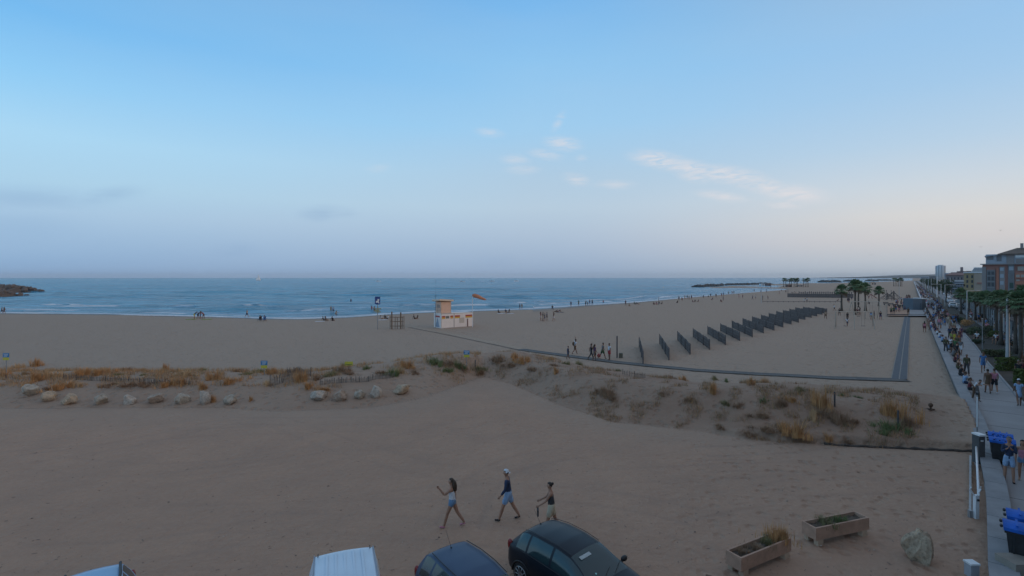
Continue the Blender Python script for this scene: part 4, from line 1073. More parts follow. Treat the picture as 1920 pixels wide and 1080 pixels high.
# ================================================================ PALMS AND TREES
PALMG = mat('palm_green', (.105, .165, .075), .7, .35, 2); PALMD = mat('dead_frond', (.13, .095, .06), .9, .3, 3); TRUNK = mat('palm_trunk', (.10, .080, .065), .95, .3, 3, .6, 20)
def palm_meshes(seed, hgt, lod=1):
    rg = rnd(seed); tr = MB(); bend = rg.uniform(-.25, .25)
    tr.tube([(bend*(k/6)**2, 0, hgt*k/6 - .1) for k in range(7)], [.30,.20,.165,.155,.15,.155,.15], 10)
    cr = MB(); top = Vector((bend, 0, hgt))
    nf = 46 if lod else 22
    for i in range(nf):
        a = i*2.399 + rg.uniform(-.2, .2); u = (i + .5)/nf; elv = R(84 - 128*u**1.15 + rg.uniform(-9, 9))
        d = Vector((math.cos(a)*math.cos(elv), math.sin(a)*math.cos(elv), math.sin(elv))); L = rg.uniform(.55, .85)
        hub = top + d*L + Vector((0, 0, -.12*L)); side = Vector((-math.sin(a), math.cos(a), 0)); mi = 1 if u > .86 else 0
        cr.beam(top, hub, .035, .03, mi); nl = 11 if lod else 6
        for k in range(nl):
            f = (k/(nl-1) - .5)*2.3; ld = (d*math.cos(f) + side*math.sin(f)).normalized(); ll = rg.uniform(.65, .95)*(1 - .18*abs(f))
            upv = side.cross(d).normalized(); w_ = (ld.cross(upv)).normalized() * (.085 if lod else .15)
            mid = hub + ld*ll*.6; tip = hub + ld*ll + Vector((0, 0, -.22*ll - rg.uniform(0, .12)))
            cr.add([hub, mid + w_, tip, mid - w_], [(0,1,2,3)], mi)
    return tr.mesh('trunk', [TRUNK], True), cr.mesh('crown', [PALMG, PALMD])
PMS = {(i, l): palm_meshes(60 + i, 1.0*h_, l) for l in (0, 1) for i, h_ in enumerate((4.6, 5.6, 3.9))}
PH = (4.6, 5.6, 3.9)
def palm(px, base, crown, i, label, group, lod=1, gz=None, cs=1.0):
    p_ = W(px, base, ZP) if gz else W(px, base, 0)
    if not gz: p_.z = max(hz(p_.x, p_.y), -.1)
    zt = H - (crown - HY) * p_.y / F; k = (zt - p_.z) / PH[i]
    root = empty('fan_palm', p_, (px*1.3) % 6.28, label, 'palm tree', group); tr, cr = PMS[(i, lod)]
    o = link('trunk', tr, root); o.scale = (cs, cs, k)
    o = link('crown', cr, root); s_ = cs * rnd(int(px)).uniform(.95, 1.15)
    # crown keeps its own proportions at the top of the trunk
    o.scale = (s_, s_, s_); o.location = (0, 0, PH[i]*k - PH[i]*s_)
for j, a_ in enumerate([(1578,583,544,0,'lone small fan palm left of the palm pair behind the swings'),(1603.5,590,536,1,'tall fan palm with full crown, left of the close pair behind the swings'),
  (1609.6,576,537,1,'tall fan palm touching its neighbour, right of the close pair behind the swings'),(1622.8,583,541,0,'medium fan palm just right of the close pair behind the swings'),(1648,574,545,2,'small fan palm by itself right of the swings')]):
    palm(*a_, 'fan palms behind the swings', cs=1.25)
for j, px in enumerate((1469.5,1473.5,1481,1484,1489,1492.5,1495,1507,1511,1515)):
    nm = ('left pair' if j < 2 else 'middle cluster' if j < 7 else 'right trio'); palm(px, 538.5, 524.5 + (j*7 % 3)*.5, j % 3, 'distant tall palm beyond the rock groyne, %s of the %s' % (('left one','right one','leftmost','second from left','middle one','second from right','rightmost','leftmost','middle one','rightmost')[j], nm), 'distant palms of the %s beyond the bay' % nm, 0, cs=1.45)
for j, px in enumerate((1676,1680,1684,1688,1691)): palm(px, 537, 524 + (j % 3)*.7, j % 3, 'distant palm left of the far promenade end, %s of the clump' % ('leftmost','second from left','middle one','second from right','rightmost')[j], 'distant palms left of the far promenade', 0, cs=1.4)
AV = [(1802,588,550,0,'palm farthest along the street bed in front of the yellow building'),(1817,594,558,2,'short palm with low crown under the yellow building'),(1829,600,559,0,'palm beside the arm lamp under the yellow building'),
 (1838,603,558,1,'palm in front of the grey left edge of the red building'),(1851,604,557,0,'broad palm under the blue balconies of the red building'),(1864,612,559,2,'palm under the orange column of the red building'),
 (1877,646,560,0,'palm with dark thick trunk rising from the terrace bed'),(1890,626,566,2,'low palm right behind the big grey lamp post'),(1904,662,572,0,'big near palm right of the big grey lamp post'),(1914,694,566,1,'nearest palm at the right frame edge'),(1921,640,552,1,'palm crown cut by the right frame edge high up'),
 (1868,634,562,2,'palm behind the dark green bushes of the garden bed'),(1898,606,556,1,'palm in front of the cream awning'),(1846,612,561,2,'small palm over the pavilion rail'),(1810,578,553,1,'far palm between lamp posts under the yellow building')]
for a_ in AV: palm(*a_, 'palms along the street', gz=1, cs=.95 if a_[1] > 640 else 1.0)
LEAF = mat('tree_leaf', (.060, .082, .045), .8, .4, 1.5); BARK = mat('bark', (.07, .055, .045), .95, .3, 4); LEAF2 = mat('bush_leaf', (.085, .11, .05), .8, .4, 2); LEAF3 = mat('hedge_leaf', (.10, .125, .03), .8, .35, 3)
def blob_leaves(b, c, r, n, leaf, rg, mi=0, shell=.35):
    for _ in range(n):
        d = Vector((rg.gauss(0,1), rg.gauss(0,1), rg.gauss(0,1))).normalized(); k = 1 - shell*rg.random()**1.3
        q = Vector(c) + Vector((d.x*r[0], d.y*r[1], d.z*r[2]))*k; a = Vector((rg.gauss(0,1), rg.gauss(0,1), rg.gauss(0,1))).normalized(); e_ = a.orthogonal().normalized(); f_ = a.cross(e_); s_ = leaf*rg.uniform(.6, 1.4)
        b.add([q - e_*s_, q + f_*s_*.6, q + e_*s_, q - f_*s_*.6], [(0,1,2,3)], mi)
def tree_mesh(seed, n=900):
    rg = rnd(seed); cr = MB()
    for _ in range(9):
        blob_leaves(cr, (rg.uniform(-1.1, 1.1), rg.uniform(-1.1, 1.1), rg.uniform(2.9, 5.0)), (rg.uniform(.9, 1.4),)*2 + (rg.uniform(.7, 1.1),), n//9, .17, rg)
    tr = MB(); tr.tube([(0,0,-.1),(.05,0,1.4),(0,.05,2.6)], [.18,.13,.1], 8)
    for k in range(5):
        a = k*1.26; tr.tube([(0,0,2.2),(math.cos(a)*.5, math.sin(a)*.5, 3.1),(math.cos(a)*.9, math.sin(a)*.9, 4.0)], [.08,.05,.02], 5)
    return tr.mesh('trunk', [BARK]), cr.mesh('crown', [LEAF])
TM = [tree_mesh(s_) for s_ in (1, 2, 3)]
for j in range(16):
    yy = 165 + j*26; t_ = 9.0 + (j % 2)*1.6; x = ((t_/yy + .6228) / .7824)*yy; p_ = Vector((x, yy, ZP)); root = empty('street_tree', p_, j*1.1, 'dark round street tree along the far promenade, %s from the near end of the row' % ('first','second','third','fourth','fifth','sixth','seventh','eighth','ninth','tenth','eleventh','twelfth','thirteenth','fourteenth','fifteenth','sixteenth')[j], 'tree', 'dark street trees along the far promenade')
    k = 1.15 + .1*math.sin(j*2.1)
    for nm, me in zip(('trunk', 'crown'), TM[j % 3]): o = link(nm, me, root); o.scale = (k, k, k*1.05)
def bush(px, base, wpx, hpx, m, label, cat='bush', name='garden_bush', seed=0, box=False, n=900, leaf=.07):
    p_ = W(px, base, ZP - .05); k = p_.y/F; rg = rnd(seed + int(px)); b = MB(); w_, h_ = wpx*k/2, hpx*k/2
    if box:
        for _ in range(n*2):
            f = rg.choice((0, 1, 2, 2, 3)); x, y, z = rg.uniform(-w_, w_), rg.uniform(-w_*.5, w_*.5), rg.uniform(0, 2*h_)
            if f == 0: y = -w_*.5
            if f == 1: x = rg.choice((-w_, w_))
            if f == 2: z = 2*h_*rg.uniform(.93, 1.03)
            a = Vector((rg.gauss(0,1), rg.gauss(0,1), rg.gauss(0,1))).normalized(); e_ = a.orthogonal().normalized(); g_ = a.cross(e_); s_ = leaf*rg.uniform(.6, 1.4); q = Vector((x, y, z))
            b.add([q - e_*s_, q + g_*s_, q + e_*s_, q - g_*s_], [(0,1,2,3)])
    else:
        for _ in range(5): blob_leaves(b, (rg.uniform(-.45, .45)*w_, rg.uniform(-.3, .3)*w_, h_*rg.uniform(.7, 1.25)), (w_*rg.uniform(.5, .7),)*2 + (h_*rg.uniform(.6, .85),), n//5, leaf, rg)
    return tag(b.build(name, m, None, False, p_), label, cat, 'shrubs in the beds beside the promenade')
bush(1812, 612, 26, 14, STRAW[0], 'yellowish brown ornamental grass at the far corner of the bed', 'ornamental grass')
bush(1800, 606, 16, 12, LEAF2, 'olive shrub at the far tip of the garden bed')
bush(1826, 628, 26, 17, LEAF2, 'olive round shrub left in the cluster by the thin post')
bush(1840, 634, 26, 22, LEAF, 'dark green shrub behind the thin post')
bush(1853, 630, 24, 22, LEAF, 'tall dark green shrub in the middle of the bed cluster')
bush(1864, 636, 20, 17, LEAF3, 'light green round shrub right in the bed cluster')
bush(1832, 644, 20, 9, LEAF, 'low dark shrub near the people sitting on the bed edge')
bush(1816, 626, 22, 8, mat('purple_grey_shrub', (.07,.06,.065), .9, .3, 2), 'purplish low shrub along the kerb')
bush(1858, 668, 34, 14, mat('reed_green', (.085, .09, .04), .9, .35, 3), 'reedy grey green grass left part beside the kerb', 'ornamental grass')
bush(1876, 668, 34, 15, LEAF2, 'reedy green grass right part before the big lamp post', 'ornamental grass')
bush(1889, 694, 32, 22, LEAF3, 'clipped yellow green hedge block at the foot of the big lamp post', 'hedge', 'hedge', box=True)
bush(1912, 688, 30, 18, LEAF2, 'dark clipped hedge right of the yellow green hedge block', 'hedge', 'hedge', box=True)
bush(1922, 720, 30, 26, LEAF3, 'clipped hedge cut by the right frame edge', 'hedge', 'hedge', box=True)
bush(1905, 650, 26, 12, LEAF, 'low dark shrub between the near palms')
# ================================================================ BUILDINGS
def fx(px, yy): return (px - 960)/F*yy
def fz(py, yy): return H + (HY - py)/F*yy
class Frame:
    "facade standing square to the street view: photo columns and rows to metres on its plane"
    def __init__(s, y, px0, px1):
        pc = (px0 + min(px1, 1925))/2; s.az = math.atan((pc - 960)/F); s.c = Vector((fx(pc, y), y, 0))
    def s(s, px):
        k = (px - 960)/F; return (k*s.c.y - s.c.x)/(math.cos(s.az) + k*math.sin(s.az))
    def z(s, py, px=None):
        y = s.c.y - (s.s(px)*math.sin(s.az) if px else 0); return H + (HY - py)/F*y
FRM = None
def bld(name, label, yy, x0, x1, top, depth, m, cat='building'):
    global FRM
    FRM = Frame(yy, x0, x1); X0, X1 = FRM.s(x0), FRM.s(x1); z1 = FRM.z(top)
    root = empty(name, FRM.c, -FRM.az, label, cat)
    MB().box(((X0+X1)/2, depth/2, z1/2), (X1-X0, depth, z1)).build('walls', m, root); return root, X0, X1, z1
def lx(px): return FRM.s(px)
def lz(py): return FRM.z(py)
BRK = mat('red_brick_render', (.33, .16, .13), .85, .12, .3); GRW = mat('grey_render', (.26, .24, .235), .85, .1, .3); BLU = mat('blue_grey_glass', (.15, .155, .165), .45, .15, .5); ORG = mat('orange_render', (.38, .16, .11), .85, .1, .4); LB = mat('pale_blue_render', (.34, .38, .43), .8, .08, .4)
TAUPE = mat('taupe_roof', (.14, .11, .09), .9, .15, .5, .3, 6); DKW = mat('dark_window', (.05, .058, .068), .2, .2, 1)
root, X0, X1, z1 = bld('apartment_building', 'red and grey apartment building with glazed set back top floor at the right frame edge', 150, 1842, 1990, 495, 16, BRK)
yy = 150
def on(name, rects, m, dep=.16, off=0):
    for r_ in rects:
        x0, x1 = lx(r_[0]), lx(r_[2]); za, zb = lz(r_[3]), lz(r_[1])
        MB().box(((x0+x1)/2, -dep/2 - off, (za+zb)/2), (x1-x0, dep, zb-za)).build(name, m, root)
on('grey_bay', [(1841.5,500,1849,575)], GRW, .3); on('balcony_bay', [(1850,506,1866,548)], BLU, .35)
on('orange_column', [(1868,503,1873,545),(1903,512,1990,522),(1903,527,1990,533)], ORG, .3)
on('grey_column', [(1874,500,1884,560)], GRW, .25); on('glass_bay', [(1890,496,1902,560)], BLU, .3)
on('window', [(1852,509,1857,515),(1859,509,1864,515),(1852,519,1857,526),(1859,519,1864,526),(1852,530,1857,537),(1859,530,1864,537)], DKW, .06, .35)
on('window', [(1875,502,1882,508),(1875,514,1882,521),(1875,527,1882,534),(1892,500,1900,507)], LB, .06, .3)
on('window', [(1908,500,1920,508),(1905,515,1912,520),(1914,515,1921,520),(1905,524,1912,527),(1925,500,1938,508)], mat('beige_window', (.33,.30,.26), .5, .1), .06, .3)
on('shutter', [(1893,530,1900,540)], mat('green_shutter', (.03,.07,.06), .7, .1), .08, .3)
on('cornice', [(1838,494.2,1990,496)], GRW, .9)
on('balcony_rail', [(1850,z_,1866,z_ + .7) for z_ in (517, 528, 539)], GREYMETAL, .1, .45)
b = MB(); xa, xb = lx(1848), lx(1990); za, zb = lz(494.4), lz(476)
b.box(((xa+xb)/2, 7.5, (za+zb)/2), (xb-xa, 11, zb-za)); b.build('top_floor', LB, root)
yb = 2.0
for r_, m_ in (((1850,479,1862,486), BLU), ((1864,478,1868,488), LB), ((1869,478,1878,489), BLU), ((1887,477,1902,494), GRW), ((1904,478,1940,483), WHT), ((1905,485,1940,493), GRW)):
    xa, xb = lx(r_[0]), lx(r_[2]); MB().box(((xa+xb)/2, yb - .08, (lz(r_[1]) + lz(r_[3]))/2), (xb-xa, .16, lz(r_[1]) - lz(r_[3]))).build('glazing', m_, root)
b = MB(); c0 = lx(1877); c1 = lx(1995); ze, zr = lz(475.6), lz(463.5); r0 = lx(1908)
b.add([(c0-.8, 1, ze), (c1, 1, ze), (c1, 14, ze), (c0-.8, 14, ze), (r0, 7.5, zr), (c1, 7.5, zr), (c0-.8, 1, ze-.25), (c1, 1, ze-.25), (c1, 14, ze-.25), (c0-.8, 14, ze-.25)], [(0,1,5,4),(2,3,4,5),(3,0,4),(1,2,5),(0,6,7,1),(3,9,6,0),(6,9,8,7),(1,7,8,2),(2,8,9,3)]); rf = b.build('roof', TAUPE, root)
b = MB(); x_ = lx(1917); b.box((x_, 6, zr + .5), (.7, .7, 1.6)); b.build('chimney', GRW, rf)
b = MB(); x0_ = lx(1850); x1_ = lx(1877)
b.add([(x0_-.5, 1.2, lz(478.5)), (x1_, 1.2, lz(475.5)), (x1_, 13, lz(475.5)), (x0_-.5, 13, lz(478.5)), (x0_-.5, 1.2, lz(478.5)-.3), (x1_, 1.2, lz(475.5)-.3), (x1_, 13, lz(475.5)-.3), (x0_-.5, 13, lz(478.5)-.3)], [(0,1,2,3),(4,7,6,5),(0,4,5,1),(0,3,7,4)]); b.build('glazed_roof', LB, root)
yy = 232; OCH = mat('ochre_render', (.33, .25, .14), .85, .1, .2)
root, X0, X1, z1 = bld('apartment_building', 'ochre yellow flat roofed building between the red apartment block and the pink roofed houses', yy, 1807, 1841, 511.5, 18, OCH)
on('beige_bay', [(1826,513,1841,545)], mat('beige_render', (.36, .29, .23), .85, .1, .2), .3)
on('window', [(1812+9*i, 516+9*j, 1815.5+9*i, 521.5+9*j) for i in range(3) for j in range(3)], DKW, .1, .02)
on('niche', [(1806.5,533,1809.5,537)], mat('dark_brown_niche', (.05,.03,.02), .8, .1), .12); on('parapet', [(1806,510.5,1842,512)], WHT, .6)
on('red_awning', [(1832,529.5,1841,532)], BRK, .9)
yy = 300
root, X0, X1, z1 = bld('town_house', 'row house with dusty pink tiled roof left of the ochre building', yy, 1773, 1810, 516, 16, mat('grey_pink_render', (.24,.20,.20), .85, .1, .2), 'house')
on('window', [(1776+6.5*i, 520+8*j, 1778.5+6.5*i, 524+8*j) for i in range(5) for j in range(3)], DKW, .15); on('balcony', [(1790,526+8*j,1808,527.2+8*j) for j in range(2)], WHT, 1.0)
b = MB(); xa, xb = lx(1771), lx(1812); ze, zr = lz(516), lz(511)
b.add([(xa, -1, ze), (xb, -1, ze), (xb, 17, ze), (xa, 17, ze), (xa+3, 8, zr), (xb, 8, zr)], [(0,1,5,4),(2,3,4,5),(3,0,4),(1,2,5),(0,3,2,1)]); b.build('roof', mat('pink_tiles', (.22, .13, .115), .9, .15, .6, .3, 8), root)
yy = 480
root, X0, X1, z1 = bld('church_like_block', 'pinkish block with a short square tower above the pink roof', yy, 1794, 1815, 508.5, 22, mat('faded_rose_render', (.24,.18,.18), .85, .1, .1)); root.name = 'tower_house'
on('tower', [(1800.5,501,1806,509)], MATS['faded_rose_render'], 5); on('window', [(1796+4*i, 510.5, 1797.5+4*i, 512.5) for i in range(4)], DKW, .3)
yy = 620
root, X0, X1, z1 = bld('terraced_block', 'pale blue striped stepped apartment block beyond the ochre building', yy, 1818, 1844, 513.5, 30, mat('far_blue_render', (.19, .23, .28), .85, .1, .1))
for j in range(5):
    x0_ = 1820 + j*1.5; on('storey', [(x0_, 512 - 2.4*j, 1843, 513.9 - 2.4*j)], MATS['far_blue_render'], 6); on('balcony_band', [(x0_ - .6, 511.1 - 2.4*j, 1843.5, 512.0 - 2.4*j)], WHT, 7.5)
yy = 1500
FRM = Frame(yy, 1757, 1770); root = empty('high_rise_tower', FRM.c, 0, 'pale round cornered high rise tower standing alone beyond the promenade trees', 'tower block')
rr = 7.2*yy/F; b = MB(); b.tube([(0,0,0),(0,0,lz(498.2))], rr, 20); b.build('shaft', mat('tower_pale', (.50, .53, .56), .8, .06, .05), root, True)
MB().tube([(0,0,lz(498.2)-1),(0,0,lz(496.8))], rr*.6, 16).build('crown_drum', MATS['tower_pale'], root)
b = MB()
for k in range(20):
    a = 2*math.pi*(k + .5)/20
    if k % 2: b.box((math.cos(a)*rr*.99, math.sin(a)*rr*.99, lz(509)), (1.9, .9, 34), rz=a + math.pi/2)
b.build('window_strips', mat('tower_window', (.25, .29, .33), .5, .1), root)
rgx = rnd(9)
def far_block(px0, px1, top, yy_, m, label):
    global yy, root
    yy = yy_; root, a_, b_, z_ = bld('distant_building', label, yy, px0, px1, top, 20, m)
    n = max(1, int((px1 - px0)/4)); on('window_band', [(px0 + 1, top + 1.4 + 2.4*j, px1 - 1, top + 2.3 + 2.4*j) for j in range(max(1, int((527 - top)/2.4)))], DKW, .2)
far_block(1742, 1756, 517.5, 900, GRW, 'low grey distant block left of the high rise tower')
far_block(1771, 1782, 512, 700, LB, 'pale distant block right of the high rise tower')
far_block(1726, 1742, 518.8, 1300, LB, 'faint distant block at the far end of the promenade')
far_block(1783, 1796, 510.5, 560, mat('dull_rose', (.21,.17,.165), .85, .1, .1), 'rose distant block behind the pink roofed houses')
far_block(1812, 1822, 508, 700, GRW, 'grey distant block between tower house and striped block')
yy = 262
root, X0, X1, z1 = bld('town_house', 'grey blue town house with pale balconies below the pink roofed houses', yy, 1776, 1808, 528, 12, mat('slate_render', (.15,.165,.19), .85, .1, .2), 'house')
on('balcony', [(1780, 531 + 4.5*j, 1807, 532.2 + 4.5*j) for j in range(3)], LB, .7); on('window', [(1781 + 5*i, 533 + 4.5*j, 1783.5 + 5*i, 535 + 4.5*j) for i in range(5) for j in range(3)], DKW, .1)
# unseen blocks added past the frame edge and behind the viewer to shade the foreground
def added_shade_block(s0, s1, t0, dep, hh_, m, label):
    o0 = ST((s0 + s1)/2, t0, 0); root = empty('apartment_building', o0, PA, label, 'building'); L = s1 - s0
    MB().box((0, -dep/2, hh_/2), (L, dep, hh_)).build('walls', m, root); MB().box((0, -dep/2, hh_ + .2), (L + .6, dep + .6, .4)).build('roof_slab', TAUPE, root)
    for fl in range(int(hh_/3)):
        for k in range(int(L/3.4)):
            MB().box((-L/2 + 1.7 + k*3.4, .04, 1.6 + fl*3), (1.4, .1, 1.5)).build('window', DKW, root)
        if fl: MB().box((0, .55, .55 + fl*3), (L - 1, 1.1, .16)).build('balcony_slab', LB, root)
added_shade_block(28, 62, 17.5, 14, 15, OCH, 'long ochre block added unseen past the right frame edge to shade the promenade')
added_shade_block(-6, 25, 14.5, 14, 18, BRK, 'tall brick block added unseen past the right frame edge to shade the bins')
added_shade_block(-75, -35, 4, 18, 12, GRW, 'grey block added unseen behind the viewer to darken the foreground')
# street side pavilions
def pavilion(y0, y1, t0, t1, h, label, roofm, seed):
    root = empty('restaurant_pavilion', (0,0,0), 0, label, 'restaurant'); f = lambda Y_, t_: Vector((((t_/Y_ + .6228)/.7824)*Y_, Y_, 0))
    a, b_, c_, d_ = f(y0, t0), f(y1, t0), f(y1, t1), f(y0, t1); o0 = a.copy(); root.location = (a.x, a.y, ZP)
    q = [v - o0 for v in (a, b_, c_, d_)]
    def prism(pts, z0, z1): return MB().add([Vector((p.x, p.y, z0)) for p in pts] + [Vector((p.x, p.y, z1)) for p in pts], [(3,2,1,0),(4,5,6,7),(0,1,5,4),(1,2,6,5),(2,3,7,6),(3,0,4,7)])
    prism(q, h, h + .25).build('roof', roofm, root)
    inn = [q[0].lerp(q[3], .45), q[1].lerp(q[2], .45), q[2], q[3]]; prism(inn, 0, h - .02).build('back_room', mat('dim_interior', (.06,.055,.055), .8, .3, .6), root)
    n = int((b_ - a).length/2.6)
    for k in range(n + 1): MB().box(q[0].lerp(q[1], k/n) + Vector((0,0,h/2)), (.14,.14,h), rz=PA).build('white_post', mat('veranda_white', (.42,.43,.44), .6, .08), root)
    rl = MB()
    for z_ in (.35, .7, 1.05): rl.beam(q[0] + Vector((0,0,z_)) - N*.12, q[1] + Vector((0,0,z_)) - N*.12, .05)
    rl.build('veranda_rail', WOODG, root)
    rg = rnd(seed)
    for k in range(n):
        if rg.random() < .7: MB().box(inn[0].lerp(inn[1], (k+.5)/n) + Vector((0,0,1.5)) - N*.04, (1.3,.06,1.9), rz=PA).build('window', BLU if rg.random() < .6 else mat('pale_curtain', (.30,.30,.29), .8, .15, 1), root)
pavilion(72, 98, 10.4, 14.5, 2.9, 'low dark roofed terrace pavilion behind the garden bed shrubs', mat('dark_felt_roof', (.055,.055,.06), .9, .2, .5), 1)
pavilion(101, 146, 10.6, 15.5, 3.3, 'farther terrace pavilion with white posts under the palms', mat('grey_felt_roof', (.10,.10,.105), .9, .2, .5), 2)
pavilion(46, 66, 9.6, 13, 2.7, 'nearest glazed terrace pavilion between the palms at the right frame edge', MATS['dark_felt_roof'], 3)
p_ = W(1899, 575, ZP); yy = p_.y; root = empty('awning', (fx(1899, 118), 118, 0), 0, 'cream flat awning above the palms below the red building', 'awning')
MB().box((0, 2, fz(552.5, 118)), (2.3*118/110*.9*1.0, 3, .35)).build('canopy', mat('cream_canvas', (.50,.46,.40), .8, .08), root)
for sx_ in (-.9, .9): MB().tube([(sx_, 1, 0), (sx_, 1, fz(552.5, 118))], .06, 6).build('pole', GREYMETAL, root)
# ================================================================ STREET LAMPS
def lamp(px, base, top, label, arm=0, w_=.06, m=GREYMETAL, gz=ZP, grp='lamp posts along the promenade'):
    p_ = W(px, base, gz); h = H - (top - HY)*p_.y/F - gz
    root = empty('street_lamp', p_, 0, label, 'street lamp', grp)
    MB().tube([(0,0,-.2),(0,0,h*.4),(0,0,h)], [w_*1.3, w_, w_*.8], 8).build('pole', m, root)
    if arm:
        MB().beam((0,0,h-.05), (arm,0,h+.05), w_*.9).build('arm', m, root); MB().box((arm + .35*np.sign(arm), 0, h + .03), (.75,.26,.10)).build('lamp_head', m, root)
    else: MB().tube([(0,0,h),(0,0,h+.12),(0,0,h+.2)], [w_*1.2, w_*2.2, w_*.8], 8).build('lamp_head', m, root)
PALEM = mat('pale_metal', (.42,.43,.44), .5, .08, 3, metal=.2)
lamp(1889.5, 690, 560, 'big grey lamp post with short arm rising from the clipped hedge', 1.3, .13, PALEM)
lamp(1914, 676, 566, 'pale lamp post behind the nearest palm', 0, .09)
lamp(1838, 601, 550, 'lamp post with long arm in front of the red building left edge', 2.0, .09, PALEM)
lamp(1813, 605, 545, 'lamp post with short arm in front of the ochre building', 1.6, .08, PALEM)
lamp(1842, 655, 600, 'thin green grey post standing at the kerb beside the shrubs', 0, .04, GREYMETAL)
lamp(1771.7, 574, 534, 'lamp post with arm beside the parked cars', 2.2, .08, PALEM)
lamp(1764.4, 573, 533, 'lamp post with arm left of the lamp by the parked cars', -2.0, .08, PALEM)
lamp(1782, 562, 522, 'thin lamp post in front of the grey blue town house', 0, .08, PALEM)
lamp(1757, 557, 520, 'tall white lamp post standing out before the dark street trees', 0, .13, WHITEP)
for i_, (a_, b_, c_) in enumerate(((1740.5,551,525),(1735.5,543,521.5),(1733,541,522),(1730.5,540,522.5),(1746,549,523),(1751,547,522))): lamp(a_, b_, c_, 'distant thin pole above the far promenade crowd, %s' % ('fourth from the left','third from the left','second from the left','leftmost of six','fifth from the left','rightmost of six')[i_], 0, .13, PALEM)
lamp(1686, 563, 530, 'tall thin white pole on the beach above the playground', 0, .08, PALEM, 0, 'poles on the beach'); lamp(1427.5, 568, 530, 'thin tall pole on the beach left of the boundary rope', 0, .07, PALEM, 0, 'poles on the beach')
for a_, b_, c_, l_ in ((1662, 562, 545, 'left short post behind the climbing nets'), (1671, 562, 545.5, 'middle short post behind the climbing nets'), (1677, 562, 547, 'right short post behind the climbing nets')): lamp(a_, b_, c_, l_, 0, .08, WOODG, 0, 'posts behind the climbing nets')
# ================================================================ PLAYGROUND EDGE, KIOSK, RAMP
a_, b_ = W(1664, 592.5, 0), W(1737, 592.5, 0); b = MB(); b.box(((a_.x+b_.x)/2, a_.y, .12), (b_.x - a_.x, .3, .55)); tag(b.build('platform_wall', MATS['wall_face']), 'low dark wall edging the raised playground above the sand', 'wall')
b = MB(); q = [W(1703,592,.32), W(1737,592,.32), W(1737,580,.32), W(1706,580,.32)]; b.add([Vector((v.x, v.y, .32)) for v in q], [(0,1,2,3)]); tag(b.build('ramp_platform', CONC2), kind='structure')
b = MB(); q = [W(1664,592.3,.2), W(1703,592.3,.2), W(1706,566,.2), W(1664,566,.2)]; b.add([Vector((v.x, v.y, .2)) for v in q], [(0,1,2,3)]); tag(b.build('playground_floor', SAND), kind='structure')
p_ = W(1724, 581, .3); root = empty('beach_kiosk', p_, 0, 'blue grey kiosk box standing on the concrete ramp platform', 'kiosk'); k = p_.y/F
MB().box((-3.5*k, 1.6, 10.5*k), (17*k, 3.2, 21*k)).build('front_part', mat('kiosk_blue', (.10, .14, .18), .7, .1, .6), root); MB().box((9*k, 1.7, 10*k), (8*k, 3, 20*k)).build('side_part', mat('kiosk_dark', (.06, .075, .09), .7, .1, .6), root)
MB().box((8*k, 1.4, 21.2*k), (9*k, 2.5, 1.4*k)).build('roof_hatch', WHT, root); MB().tube([(-1*k, -.6, 0), (-1*k, -.6, 13*k)], .05, 6).build('pole', DARKMETAL, root)
p_ = W(1745, 578, ZP); MB_ = MB(); k = p_.y/F; MB_.box((0, 0, 8*k), (14*k, .2, 15*k), taper=(.85,1)); tag(MB_.build('pale_screen', mat('screen_pale', (.26,.30,.34), .7, .08), None, False, p_), 'pale blue grey screen right of the kiosk', 'screen')
a_, b_ = W(1714, 529, .8), W(1726, 557, .9); b = MB(); b.beam(a_, b_, .22, .22)
for k in range(14): q = a_.lerp(b_, (k/13)**.6); b.beam(Vector((q.x, q.y, 0)), q, .12)
tag(b.build('handrail', WHITEP), 'long white handrail descending along the far promenade edge', 'handrail')
# dark fence across the beach
root = None; a_, b_ = W(1477, 557.3, 0), W(1601, 558.5, 0); L = (b_ - a_).length; root = empty('timber_fence', a_, math.atan2(b_.y - a_.y, b_.x - a_.x), 'long dark timber fence across the beach left of the palm pair', 'fence')
b = MB(); rg = rnd(3); n = 90
for k in range(n): b.box((k*L/n, 0, .8 + rg.gauss(0,.03)), (L/n*.92, .06, 1.7))
b.build('boards', PW, root); b = MB()
for k in range(26): b.box((L*.18 + k*L*.82/26, .4, 1.2), (.22, .2, 2.4 + rg.uniform(-.2,.5)))
b.build('posts', WOODG, root); MB().beam((L*.18,.4,2.1), (L,.4,2.1), .12).build('top_rail', WOODG, root)
a_, b_ = W(1430, 567, 0), W(1576, 567.3, 0); b = MB(); b.beam(a_ + Vector((0,0,.35)), b_ + Vector((0,0,.35)), .10, .12)
for k in range(16): q = a_.lerp(b_, k/15); b.beam(q, q + Vector((0,0,.5)), .08)
tag(b.build('boundary_rope', WOODG), 'low rope barrier across the beach in front of the timber fence', 'rope barrier')
def net(px, base, w_, h_, label):
    p_ = W(px, base, .1); b = MB(); pk = Vector((0, 0, h_))
    for k in range(8):
        a = 2*math.pi*k/8; b.tube([(math.cos(a)*w_, math.sin(a)*w_, 0), pk], .05, 4)
        for f in (.25, .5, .75): a2 = 2*math.pi*(k+1)/8; b.tube([Vector((math.cos(a)*w_, math.sin(a)*w_, 0)).lerp(pk, f), Vector((math.cos(a2)*w_, math.sin(a2)*w_, 0)).lerp(pk, f)], .035, 4)
    b.tube([(0,0,0), pk + Vector((0,0,.3))], .09, 6); tag(b.build('climbing_net', DARKMETAL, None, False, p_), label, 'climbing net', 'climbing nets of the playground')
net(1664, 562, 3.0, 2.4, 'low dark climbing net at the left of the playground'); net(1675, 563, 3.2, 3.2, 'taller dark climbing net at the right of the playground')
